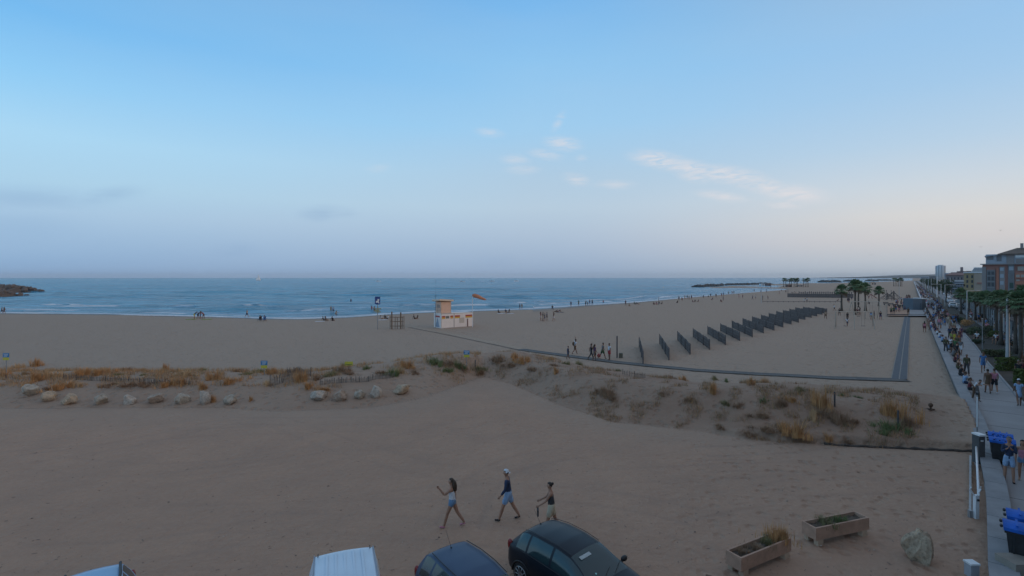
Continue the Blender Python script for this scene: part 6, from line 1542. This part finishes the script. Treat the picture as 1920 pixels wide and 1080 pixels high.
    addm(D['body'], 0); addm(D['tee'], 1); addm(D['shorts'], 2); addm(D['short'], 3)
    D['tiny'] = mb.mesh('person', [None]*4, True)
    mb = MB(); addm(D['body'], 0); addm(D['tee'], 1); addm(D['skirt'], 2); addm(D['longhair'], 3); D['tinyf'] = mb.mesh('person', [None]*4, True)
    D['J'] = J; BODY[key] = D; return D
def person(loc, face, pose, label, top='tee', tc='grey', bot='shorts', bc='black', hair='short', hcol='dark', skin=SK1, scale=1.0, hi=True, group=None, capc=None, shoes='black', seat=0, slim=1.0):
    D = body_parts(pose, hi); z = loc.z
    if POSES[pose].get('sit'): z = loc.z + seat + .11
    root = empty('person', (loc.x, loc.y, z), R(-face), label, 'person', group); root.scale = (scale*slim, scale*slim, scale)
    link('body', D['body'], root, mats=[skin]); link('top', D[top], root, mats=[cl(tc)]); link('skirt' if bot == 'skirt' else 'trousers' if bot == 'trousers' else 'shorts', D[bot], root, mats=[cl(bc)])
    if hair in ('cap', 'capback'): link('hair', D['short'], root, mats=[hc(hcol)]); link('cap', D[hair], root, mats=[cl(capc or 'white')])
    else: link('hair', D[hair], root, mats=[hc(hcol)])
    if shoes:
        for m_ in D['shoes']: link('shoe', m_, root, mats=[cl(shoes)])
    return root
def tiny(loc, face, pose, label, tc='grey', bc='black', hcol='dark', skin=SK1, scale=1.0, fem=False, group=None, seat=0):
    D = body_parts(pose, False); z = loc.z + (seat + .11 if POSES[pose].get('sit') else 0)
    o = link('person', D['tinyf' if fem else 'tiny'], None, (loc.x, loc.y, z), (0, 0, R(-face)), (scale,)*3, mats=[skin, cl(tc), cl(bc), hc(hcol)])
    return tag(o, label, 'person', group)
# face: heading in degrees clockwise from straight away from the camera
# --- the three walkers on the sand
w1 = person(G(848, 988), -84, 'wave', 'person in denim shorts and white top with very long hair, one hand raised, walking left', 'tank', 'white', 'mini', 'denim', 'longhair', 'brown', SK1, .98, shoes='pink')
w2 = person(G(953, 975), -86, 'stride', 'person in backwards white cap, navy long sleeved shirt and pale blue shorts striding left', 'long', 'navy', 'shorts', 'lightblue', 'capback', 'dark', SK1, 1.05, capc='white')
w3 = person(G(1034, 1000), -82, 'hold', 'person with dark hair bun, grey vest and cream shorts walking behind the black hatchback', 'tank', 'darkgrey', 'shorts', 'cream', 'bun', 'dark', SK1, .99)
def carry(px, base, h, name, label, cat, build):
    p_ = G(px, base); b = MB(); build(b); return b
J2 = body_parts('stride', True)['J']
def hand(root, pose, k):
    J_ = body_parts(pose, True)['J']; v = J_[k][2] + J_[k][3]*.07 + Vector((0,0,J_['off'])); bpy.context.view_layer.update(); return root.matrix_world @ v
hp_ = hand(w3, 'hold', 'al'); b = MB(); b.box((0,0,-.16), (.05,.20,.24), rot=(.3,0,0)); b.tube([(0,0,-.05),(0,.04,.02),(0,0,.03)], .012, 5); tag(b.build('handbag', cl('darkgrey'), None, False, hp_), 'small dark bag held by the person with the hair bun', 'bag')
hp_ = hand(w2, 'stride', 'ar'); b = MB(); b.ball((0,0,-.02), (.13,.07,.14), 10, 8); b.box((.03,0,-.12), (.16,.06,.14), rot=(0,.2,0)); tag(b.build('towel', cl('white'), None, True, hp_), 'crumpled white towel carried by the person in the backwards cap', 'towel')
# --- people on the promenade near the camera
def PR(px, py): return W(px, py, ZP)
A_ = 38.5; B_ = A_ + 180       # along the promenade, away / towards the camera
def pp(px, py, face, pose, label, *a_, **k_): return person(PR(px, py), face, pose, label, *a_, slim=.88, **k_)
pp(1892, 904, 222, 'cross', 'hatted person in navy shirt with crossed arms and pale blue shorts by the bins', 'long', 'navy', 'shorts', 'lightblue', 'cap', 'grey', SK1, 1.04, capc='grey')
pp(1917.5, 904, 228, 'stroll', 'person in pale top and denim shorts cut by the frame edge beside the hatted one', 'tank', 'pink', 'mini', 'denim', 'longhair', 'dark', SK1, .98, shoes='beige')
pp(1812.5, 703, 216, 'walk', 'person in olive shirt and dark grey trousers walking alone toward the camera near the wall', 'long', 'olive', 'trousers', 'darkgrey', 'short', 'grey', SK2, 1.05)
pp(1843.3, 698, 218, 'walk2', 'person in blue shirt and blue shorts walking alone in mid promenade', 'tee', 'blue', 'shorts', 'blue', 'short', 'dark', SK2, 1.04)
pp(1852, 737, 36, 'stroll', 'person in dark patterned short dress walking away beside the one in pink', 'tank', 'brown', 'skirt', 'brown', 'bun', 'dark', SK2, .99)
pp(1864.5, 737, 37, 'walk', 'person in pink shirt and black shorts walking away', 'tee', 'pink', 'shorts', 'black', 'short', 'brown', SK1, 1.03, shoes='white')
pp(1910.5, 762, 36, 'walk2', 'person in pale blue dress and white cap walking away at the right', 'tee', 'lightblue', 'skirt', 'lightblue', 'cap', 'dark', SK2, 1.03, capc='white', shoes='darkgrey')
pp(1909.5, 716, 220, 'stroll', 'person in dark clothes with grey hair coming out between the hedges at right', 'tee', 'black', 'trousers', 'black', 'short', 'grey', SK2, 1.0)
pp(1917, 712, 222, 'stroll', 'person in maroon top beside the grey haired one between the hedges', 'tank', 'maroon', 'shorts', 'black', 'tail', 'dark', SK2, .98)
def seat_(px, py, face, label, *a_, **k_):
    q = W(px, py, ZC); return person(Vector((q.x, q.y, ZC)), face, 'sit', label, *a_, seat=0, slim=.88, **k_)
seat_(1800, 704, 110, 'person in black sitting on the wall, seen from behind, nearest black one', 'tee', 'black', 'shorts', 'black', 'short', 'dark', SK2)
seat_(1808, 719, 100, 'person in light blue shirt sitting on the wall right of the nearest black one', 'tee', 'lightblue', 'shorts', 'navy', 'short', 'brown', SK2)
seat_(1817, 731, 120, 'person in dark red top sitting on the wall between light blue and white shirts', 'tank', 'maroon', 'shorts', 'black', 'tail', 'brown', SK2, .97)
pp(1829, 752, 190, 'bend', 'person in bright white shirt and brown trousers leaning over the wall by the information board', 'tee', 'white', 'trousers', 'brown', 'short', 'dark', SK1, .98)
seat_(1795, 690, 115, 'person in brown sitting on the wall left of the nearest black one', 'tank', 'brown', 'shorts', 'olive', 'short', 'dark', SK1)
seat_(1790, 679, 110, 'person in maroon sitting on the wall farther up beside the one in brown', 'tank', 'maroon', 'shorts', 'black', 'longhair', 'brown', SK1)
seat_(1787, 668, 100, 'person in grey sitting on the wall by the standing group', 'tee', 'grey', 'shorts', 'black', 'short', 'dark', SK2)
seat_(1778, 656, 100, 'person in pale lilac shirt sitting on the wall by the standing group', 'tee', 'lightblue', 'shorts', 'grey', 'short', 'brown', SK1)
pp(1797, 692, 300, 'stand', 'person in dark purple standing behind the wall sitters', 'tank', 'purple', 'shorts', 'black', 'longhair', 'dark', SK2, .96)
seat_(1766, 641, 110, 'person in light blue shirt and black trousers sitting on the wall, farther one', 'tee', 'lightblue', 'trousers', 'black', 'short', 'dark', SK2)
seat_(1761, 633, 100, 'person in white and blue sitting on the wall next to the farther light blue one', 'tee', 'white', 'shorts', 'blue', 'short', 'dark', SK2)
seat_(1757, 627, 100, 'person in black and white sitting on the wall at the edge of the crowd', 'tank', 'white', 'shorts', 'black', 'short', 'dark', SK2)
for a_ in ((1773.5,662,200,'stand','person in dark olive standing at the wall left of the group','long','olive','trousers','darkgrey','short'),
 (1783,661,280,'talk','person in white top facing the group by the wall','tee','white','shorts','black','tail'),(1786.5,661,250,'stand','person in black in the group by the wall','tee','black','trousers','black','short'),
 (1791,664,240,'talk','person in dark green in the group by the wall','tee','green','trousers','darkgrey','short'),(1795,656,220,'stroll','person in olive vest behind the group by the wall','tank','olive','shorts','khaki','short'),
 (1794,672,90,'stroll','person in black stepping out of the group by the wall','tee','black','trousers','darkgrey','short'),(1801,666,230,'stroll','person in pale grey sitting posture turned legs beside the group','tee','grey','shorts','white','tail'),
 (1781,635.5,216,'walk','person in dark navy walking toward the camera left of the yellow one','long','navy','trousers','black','short'),(1788,633,216,'stroll','person in black walking behind the yellow one, left','tee','black','trousers','black','short'),
 (1791.5,635,218,'walk2','person in black walking behind the yellow one, right','tee','black','shorts','navy','short'),(1789.5,648,216,'stroll','person in bright yellow dress walking toward the camera','tank','yellow','skirt','yellow','longhair'),
 (1784.5,646,216,'walk','person in lime top walking beside the yellow one','tee','lime','shorts','beige','tail'),(1800,640,216,'walk2','person in maroon walking at the right of the oncoming group','tee','maroon','trousers','maroon','short'),
 (1797,650,218,'stroll','person in orange brown at the front right of the oncoming group','tank','orange','skirt','brown','longhair'),(1802,634,216,'stroll','person in purplish top at the right back of the oncoming group','tee','purple','trousers','purple','short'),
 (1766,608.5,36,'stand','tall person in blue standing alone at the head of the crowd','long','navy','trousers','blue','short'),(1762,605,36,'stroll','person in dark olive left of the tall blue one','tee','olive','shorts','olive','short'),
 (1773.5,605,216,'walk','person in black and white right of the tall blue one','tee','black','shorts','white','short'),(1778.5,608,216,'stroll','person in khaki and white in the row at the promenade end of the bed','tank','cream','trousers','khaki','tail'),
 (1782.5,606,216,'stroll','person in dark grey in the row at the promenade end of the bed','tee','darkgrey','shorts','black','short'),(1787,607,216,'walk2','person in blue trousers and top in the row by the bed','tee','blue','trousers','blue','short'),
 (1791.5,607,216,'walk','person in navy rightmost of the row by the bed','tee','navy','trousers','blue','longhair'),(1795,606,216,'stroll','person in black at the right end next to the bed corner','tee','black','trousers','black','short')):
    pp(*a_[:10], shoes=None, skin=(SK1, SK2)[int(a_[0]) % 2], hcol=('dark','brown')[int(a_[1]) % 2], scale=.94 + .02*(int(a_[0]*3) % 6), hi=False)
for a_ in ((1733.5,623,36,'stand','person in pink standing on the sand just off the wall','tank','pink','shorts','maroon','longhair'),(1746,621,120,'stand','person in white shirt standing on the sand against the wall','tee','white','trousers','blue','short'),(1751,612,100,'stand','person in dark blue leaning at the wall near the pink one','tee','navy','shorts','purple','short')):
    person(G(a_[0], a_[1]), *a_[2:10], shoes=None, hi=False, skin=SK1)
for a_ in ((1832.5,640,'person in white top sitting on the bed edge by the shrubs','white','black'),(1868,643,'person in white sitting left in the rest area behind the reedy grass','white','darkgrey'),(1874,645,'person in maroon sitting in the rest area behind the reedy grass','maroon','black'),(1884,643,'person in pale clothes sitting right in the rest area by the lamp post','grey','lightblue')):
    tiny(PR(a_[0], a_[1]), 250, 'sit', a_[2], a_[3], a_[4], seat=.4)
# --- walkers on the matting
for a_ in ((1065,673,80,'stroll','child in dark blue on the matting at the left of the walkers','tee','navy','shorts','navy','short','dark',.78),(1078,664,60,'reach','person in white shirt with dark bag skipping beside the matting','tee','white','shorts','brown','short','dark',1.0),
  (1108.5,674,75,'walk','person in black walking on the matting, left of the dark pair','tank','black','trousers','darkgrey','tail','dark',.99),(1115,676,78,'stroll','person in grey purple dress on the matting, right of the dark pair','tee','purple','skirt','darkgrey','longhair','brown',.97),
  (1130,673,80,'walk2','person in grey shirt and green shorts on the matting','tee','grey','shorts','green','short','brown',1.0),(1142.5,675,250,'stand','person in white top and red shorts standing by the thin post','tee','white','shorts','red','short','dark',1.0)):
    person(G(a_[0], a_[1]), *a_[2:11], scale=a_[11], skin=SK2, shoes=None, hi=False)
p_ = G(1123, 671); b = MB(); b.ball((0,0,.25), (.2,.12,.2), 10, 7); b.tube([(-.1,0,.35),(0,0,.6),(.1,0,.35)], .015, 5); tag(b.build('beach_bag', cl('red'), None, True, p_), 'red bag carried between the dark pair and the grey shirted walker', 'bag')
p_ = G(1073, 654); p_ = G(1074, 660); b = MB(); b.ball((0,0,1.15), (.16,.13,.22), 10, 7); tag(b.build('backpack', cl('brown'), None, True, G(1075.5, 664)), 'dark backpack at the side of the skipping white shirted person', 'bag')
fence_post(1157, 671, 2.3, 'thin dark post at the matting right of the red shorts', WOODG, .07)
p_ = G(1164, 671); tag(MB().box((0,0,.25), (.35,.3,.5)).build('ballot_box', mat('olive_box', (.13,.125,.095), .9, .15, 2), None, False, p_), 'dull olive box beside the thin post at the matting', 'box')
bpy.data.objects['ballot_box'].name = 'beach_box'
# --- beach people; (px, foot row, heading, pose, top, bottom, female, label)
BP = [(3.5,588,60,'walk','grey','darkgrey',0,'bare chested person walking at the waterline below the jetty, left one'),(8,588.5,60,'walk2','brown','navy',1,'person walking at the waterline below the jetty, right one'),
 (364,598,40,'bend','black','yellow',0,'person in black and yellow bending over at the waterline, left of the red group'),(371,598,90,'bend','navy','navy',0,'person in dark wetsuit crouching beside the red group'),(376,597.5,250,'stand','red','blue',0,'person in red top, left of the two red tops at the waterline'),(382,597.5,270,'bend','red','brown',0,'person in red top, right of the two red tops at the waterline'),
 (463,596,100,'walk','beige','navy',0,'person walking alone at the waterline right of the red group'),(620.5,594,10,'stand','beige','beige',0,'person in pale beige standing at the waterline, left of a pair'),(625,594,350,'stand','lightblue','navy',0,'person in blue standing at the waterline, right of a pair'),(629,595,30,'crouch','beige','grey',1,'person crouching right of the waterline pair'),
 (697,590.5,20,'stand','pink','maroon',1,'person in red and pink standing at the waterline left of the beach sign'),(702,590.5,340,'stand','beige','navy',0,'person standing at the waterline just left of the beach sign pole'),(658,583.5,0,'stand','navy','navy',0,'dark bather standing alone in the shallow water'),
 (606.5,601,60,'ground','black','grey',0,'person in black sitting on the sand, left of two'),(611.5,601,70,'ground','darkgrey','beige',1,'person in dark grey sitting on the sand, right of two'),(623.5,601.5,10,'ground','black','black',0,'person in black sitting apart on the sand below the waterline pair'),
 (715,598.5,80,'ground','white','beige',1,'person in white sitting left behind the beach sign'),(722,597.5,0,'ground','darkgrey','black',0,'person in dark grey sitting in the middle behind the workout frame'),(727.5,598,280,'ground','white','darkgrey',0,'person in white sitting right behind the workout frame'),
 (777,598,70,'ground','darkgrey','black',0,'person sitting left of two between the frame and the hut'),(782,598,280,'ground','black','brown',1,'person sitting right of two between the frame and the hut'),
 (935,586.5,60,'ground','black','black',0,'person sitting at the left of the row on towels right of the hut'),(948.5,585.5,30,'ground','navy','beige',0,'person sitting in the middle of the row on towels'),(954,586.5,300,'ground','brown','white',1,'person sitting at the right of the row on towels'),
 (974.5,580.5,60,'stand','navy','navy',0,'person in navy standing at the waterline right of the towels'),(978.5,580.5,200,'walk','beige','beige',1,'pale person beside the navy one at the waterline'),
 (1014,601,110,'stand','maroon','white',1,'person at the left of the group of four standing on mid beach'),(1018,602,100,'stand','black','beige',0,'second from left of the group of four on mid beach'),(1021.5,602.5,250,'stand','darkgrey','navy',0,'third from left of the group of four on mid beach'),(1025.5,601,260,'stand','navy','black',0,'person at the right of the group of four on mid beach'),
 (1038,602,280,'stroll','brown','white',1,'person in white skirt standing right of the group of four'),(1036,581.5,0,'crouch','black','navy',0,'dark figure crouching at the waterline above the group of four'),(1041,585,270,'lie','darkgrey','brown',0,'person lying, left one above the group of four'),(1046,585,270,'lie','purple','brown',1,'person lying, right one above the group of four'),
 (1070.5,575,40,'stand','navy','navy',0,'person standing at the waterline, first of the spaced out bathers'),(1085,573.5,20,'reach','green','brown',0,'person in green with raised arm at the waterline'),(1098,574,60,'stand','black','black',0,'left of the dark trio at the waterline'),(1102,573.5,300,'bend','navy','black',0,'bending middle one of the dark trio at the waterline'),(1105.5,572,330,'stand','darkgrey','blue',0,'right of the dark trio at the waterline'),(1110.5,572,0,'stand','grey','navy',0,'thin person standing right of the dark trio'),
 (1131,569.5,30,'sit','red','maroon',0,'person in red sitting low at the waterline'),(1173,573,0,'stand','purple','darkgrey',1,'dim person standing on the beach left of the umbrella poles'),(1180,574,20,'ground','beige','beige',0,'pale person sitting beside the dim standing one'),
 (1190,570.5,80,'ground','green','navy',0,'person lying first in the row left of the pole group'),(1196,570.5,80,'lie','darkgrey','brown',1,'person lying second in the row left of the pole group'),(1226,571,40,'ground','maroon','black',0,'person in maroon at the left of the pole group'),(1231,571,30,'ground','pink','brown',1,'pinkish person in the pole group'),(1236,570.5,0,'sit','navy','white',0,'person in navy right beneath the pole'),(1241,570,330,'ground','darkgrey','black',0,'person at the right of the pole group'),
 (1270,568,0,'ground','black','black',0,'dark figure sitting alone left of the small crowd'),(1273,563.5,20,'stand','purple','black',0,'person at the left edge of the small waterline crowd'),(1280,564,300,'crouch','maroon','brown',1,'crouching person of the small waterline crowd'),(1284,561,0,'stand','beige','beige',1,'pale person of the small waterline crowd'),(1288.5,560.5,20,'stand','green','navy',0,'tall dark green person of the small waterline crowd'),(1292,562,330,'stand','grey','brown',0,'grey person of the small waterline crowd'),(1296.5,561.5,10,'stand','navy','maroon',0,'navy person of the small waterline crowd'),
 (1299,566.5,90,'ground','maroon','purple',0,'maroon figure sitting in front of the small crowd'),(1303,566,0,'ground','darkgrey','black',1,'dark figure sitting in front of the small crowd'),(1309,566,330,'ground','navy','beige',0,'navy figure sitting at the right of the small crowd'),
 (1318,559,70,'crouch','black','black',0,'dark crouching figure at the waterline right of the small crowd'),(1328,558.5,40,'crouch','green','navy',0,'green figure bending at the waterline'),(1332.5,557,0,'stand','navy','black',0,'tall navy figure in the waterline row'),(1335.5,562,300,'ground','purple','maroon',1,'purple figure sitting below the waterline row'),(1342.5,558,20,'stand','brown','darkgrey',0,'brown figure standing in the waterline row'),
 (1353,556.5,60,'stand','maroon','maroon',1,'maroon figure in the waterline row'),(1356.5,555,20,'stand','blue','beige',0,'blue figure in the waterline row'),(1352,566,60,'ground','maroon','purple',1,'maroon figure sitting on mid beach left of the standing one'),(1356,563.5,300,'stand','darkgrey','navy',0,'dark figure standing on mid beach beside the maroon one'),
 (1366,552.5,0,'stand','green','navy',0,'small green figure at the waterline'),(1373,551.5,330,'reach','red','maroon',0,'red figure with raised arm at the waterline'),(1376,551,0,'stand','navy','black',0,'dark figure right of the raised arm at the waterline'),(1385.5,559.5,100,'stand','pink','pink',1,'pink figure standing left of the ball players'),(1392.5,559.5,260,'stand','maroon','purple',0,'maroon figure standing left of the ball players'),
 (1411,562,90,'reach','purple','navy',0,'leftmost ball player on the beach'),(1416.5,561,270,'stand','white','grey',0,'pale ball player, second from left'),(1430,563,80,'stand','grey','beige',0,'grey ball player by the tall pole'),(1440,562,270,'reach','maroon','navy',0,'rightmost ball player on the beach'),
 (1414,547.5,0,'stand','navy','navy',0,'dark bather in the shallow bay water'),(1427,548.5,20,'crouch','purple','navy',0,'crouching bather at the bay waterline'),(1437,548.5,30,'stand','white','blue',1,'pale bather at the bay waterline'),(1445,544.5,0,'stand','grey','brown',0,'small bather in the bay foam'),(1465,545,40,'ground','black','black',0,'dark figure sitting at the end of the bay'),
 (1473.5,549.5,60,'stand','purple','black',0,'left figure of the dark pair at the end of the bay'),(1477.5,549.5,300,'stand','navy','darkgrey',0,'right figure of the dark pair at the end of the bay'),(1461,551.5,90,'stand','beige','pink',1,'pinkish figure below the end of the bay'),(1486,549,80,'lie','darkgrey','black',0,'figure lying right of the dark pair, left one'),(1491,548.5,80,'lie','purple','black',1,'figure lying right of the dark pair, right one'),
 (1548,598,200,'walk','beige','brown',0,'person walking beside the last windbreak panel'),(1508,566.5,90,'bend','black','white',0,'dark figure bent over in front of the timber fence'),(1513,567,270,'stand','white','black',0,'black and white figure in front of the timber fence'),
 (1564.5,583,270,'reach','white','black',0,'person in white reaching left beside the near swing frame'),(1574,592,20,'walk','darkgrey','black',0,'dark person walking behind the near swing frame'),(1588.5,612,20,'walk2','white','navy',1,'person in white walking in front of the swing frames'),(1589,601,10,'stand','black','brown',0,'person in black at the left leg of the tall swing frame'),
 (1589.5,567,0,'stand','navy','black',0,'dark person between palms, left one'),(1592,568,60,'stand','black','purple',1,'dark person between palms, right one'),(1597,563,10,'stand','navy','navy',0,'navy person behind the tall swing frame'),(1571,564,300,'ground','maroon','brown',0,'brown figure sitting left of the lone palm'),(1608,592,30,'stand','maroon','darkgrey',0,'maroon person under the palm pair, left'),(1612,591,330,'stand','darkgrey','brown',1,'dark person under the palm pair, right'),
 (1633.5,599.5,60,'stand','lightblue','beige',1,'pale person at the right legs of the near swing frame'),(1639,598,300,'stand','darkgrey','grey',0,'grey person at the right legs of the near swing frame'),(1651,599.5,30,'stand','black','purple',0,'person in black at the right leg of the tall swing frame'),(1630,572,0,'crouch','darkgrey','black',0,'dark figure crouching behind the tall swing frame'),(1628.5,560,270,'bend','navy','black',0,'figure bending at the slide'),
 (1703,591,20,'stand','brown','brown',0,'person standing on the edge of the concrete ramp'),(1671,590,30,'stand','green','black',0,'dark green figure left on the playground wall'),(1676,589,20,'stand','green','darkgrey',0,'dark green figure right on the playground wall')]
COLS = ['black','navy','grey','maroon','purple','white','lightblue','brown','darkgrey','beige','blue','pink']
for i_, (px, py, fc, ps, tc_, bc_, fm_, lb) in enumerate(BP):
    q = G(px, py) if (px < 1662 and not (1400 < px < 1440 and py < 549)) else W(px, py, .25)
    if q.z < -.3: q.z = -.3
    tiny(q, fc, ps, lb, tc_, bc_, 'dark' if i_ % 3 else 'brown', (SK1, SK2)[i_ % 2], .93 + .03*(i_ % 4), bool(fm_), 'people on the beach')
p_ = G(1235, 572); tag(MB().tube([(0,0,0),(0,0,2.6)], .05, 6).build('umbrella_pole', DARKMETAL, None, False, p_), 'thin pole standing up in the seated group at the waterline', 'pole')
for px, py, c_, l_ in ((358,599,'lime','pale green bodyboard on the sand left of the red group'),(388,599,'lime','pale green mat on the sand right of the red group'),(940,588,'white','white towel under the left sitter right of the hut'),(958,588,'white','white towel at the right of the row of sitters'),(1050,586,'grey','grey towel beside the lying pair'),(718,600,'white','white towel behind the beach sign'),(600,603,'white','pale towel under the seated pair')):
    b = MB(); b.box((0,0,.04), (1.7,.8,.07), rz=.2); b.box((.6,0,.09), (.35,.6,.05), rz=.2); tag(b.build('beach_towel', cl(c_), None, False, G(px, py)), l_, 'towel')
def chair(px, py, c_, l_):
    p_ = G(px, py); root = empty('beach_chair', p_, 2.9, l_, 'beach chair'); MB().box((0,0,.3), (.55,.5,.05)).build('seat', cl(c_), root); MB().box((0,-.28,.62), (.55,.05,.65), rot=(R(12),0,0)).build('backrest', cl(c_), root)
    for sx_ in (-.25,.25):
        for sy_ in (-.22,.22): MB().box((sx_,sy_,.15), (.04,.04,.3)).build('leg', GREYMETAL, root)
chair(494.5, 602, 'blue', 'blue folding chair on the sand with a sitter, right one'); chair(486.5, 602, 'darkgrey', 'dark folding chair on the sand left of the blue one')
for px, l_, c_ in ((494.5,'person sitting in the blue folding chair','blue'),(486.5,'person sitting in the dark folding chair','black')): q = G(px, 602); tiny(Vector((q.x, q.y + .1, q.z + .25)), 10, 'sit', l_, c_, 'navy')
# --- playground crowd
rg = rnd(77)
for i_ in range(9):
    q = W(1662 + i_*4.6, 572 + (i_*5) % 8, .22); b = MB(); b.box((0,0,.42), (1.6,.5,.08)); b.box((-.6,0,.2), (.1,.4,.4)); b.box((.6,0,.2), (.1,.4,.4)); b.box((0,.26,.7), (1.6,.06,.4))
    if i_ % 2 == 0: tag(b.build('bench', WOODG, None, False, q), 'dark bench among the people at the playground, %s from the left' % ('first','','second','','third','','fourth','','fifth')[i_], 'bench', 'benches of the playground')
# --- the crowd thickening along the far promenade
USED = set()
def pick(rg, pat):
    for _ in range(400):
        a_, c_ = rg.choice(COLS), rg.choice(COLS)
        if (pat, a_, c_) not in USED: USED.add((pat, a_, c_)); break
    f = lambda v: {'darkgrey': 'dark grey', 'lightblue': 'light blue'}.get(v, v)
    return a_, c_, pat % (f(a_), f(c_))
rg = rnd(77)
for i_ in range(30):
    px = rg.uniform(1679, 1707); py = rg.uniform(564, 586) if px < 1700 else rg.uniform(560, 572); q = W(px, py, .22)
    a_, c_, l_ = pick(rg, 'person, %s top and %s bottoms, in the playground group by the kiosk')
    tiny(q, rg.uniform(0, 360), rg.choice(('stand','stroll','sit','talk')), l_, a_, c_, skin=rg.choice((SK1, SK2)), fem=rg.random() < .4, group='people gathered at the playground', seat=.3)
def crowd(n, s0, s1, t0, t1, seed, label, group, pw=1.0, hd=None):
    rg = rnd(seed)
    for _ in range(n):
        s_ = s0 + (s1 - s0)*rg.random()**pw; t_ = rg.uniform(t0, t1) if s_ > 130 else rg.uniform(t0, t1*.8 + .8)
        a_, c_, l_ = pick(rg, label) if '%s' in label else (rg.choice(COLS), rg.choice(COLS), label)
        tiny(ST(s_, t_, ZP), rg.choice((A_, B_)) + rg.uniform(-25, 25), rg.choice(('walk','walk2','stroll','stand','talk')), l_, a_, c_, hcol=rg.choice(('dark','dark','brown')), skin=rg.choice((SK1, SK2)), scale=rg.uniform(.9, 1.05), fem=rg.random() < .45, group=group)
crowd(30, 104, 165, 3.1, 5.9, 1, 'walker, %s top and %s bottoms, in the promenade crowd by the kiosk', 'walkers right of the kiosk', 1.2)
crowd(110, 165, 560, 3.0, 6.2, 2, 'tiny figure lost in the dense crowd on the farthest promenade stretch', 'distant crowd on the promenade', 1.5)
rg = rnd(6)
for i_ in range(26):
    s_ = 96 + i_*2.9 + rg.uniform(-.8, .8); q = ST(s_, 2.42 + .3, ZC)
    a_, c_, l_ = pick(rg, 'tiny sitter, %s top and %s bottoms, on the far wall')
    tiny(q, rg.choice((300, 120)), 'sit', l_, a_, c_, skin=rg.choice((SK1, SK2)), fem=rg.random() < .4, group='people sitting on the far part of the wall')
for i_ in range(22):
    s_ = rg.uniform(75, 150); t_ = rg.uniform(8.5, 12); q = ST(s_, t_, ZP)
    a_, c_, l_ = pick(rg, 'dim person, %s top and %s bottoms, among palms by the terraces')
    tiny(q, rg.uniform(0, 360), rg.choice(('stand','walk','sit')), l_, a_, c_, fem=rg.random() < .4, group='people among the terrace palms', seat=.4)
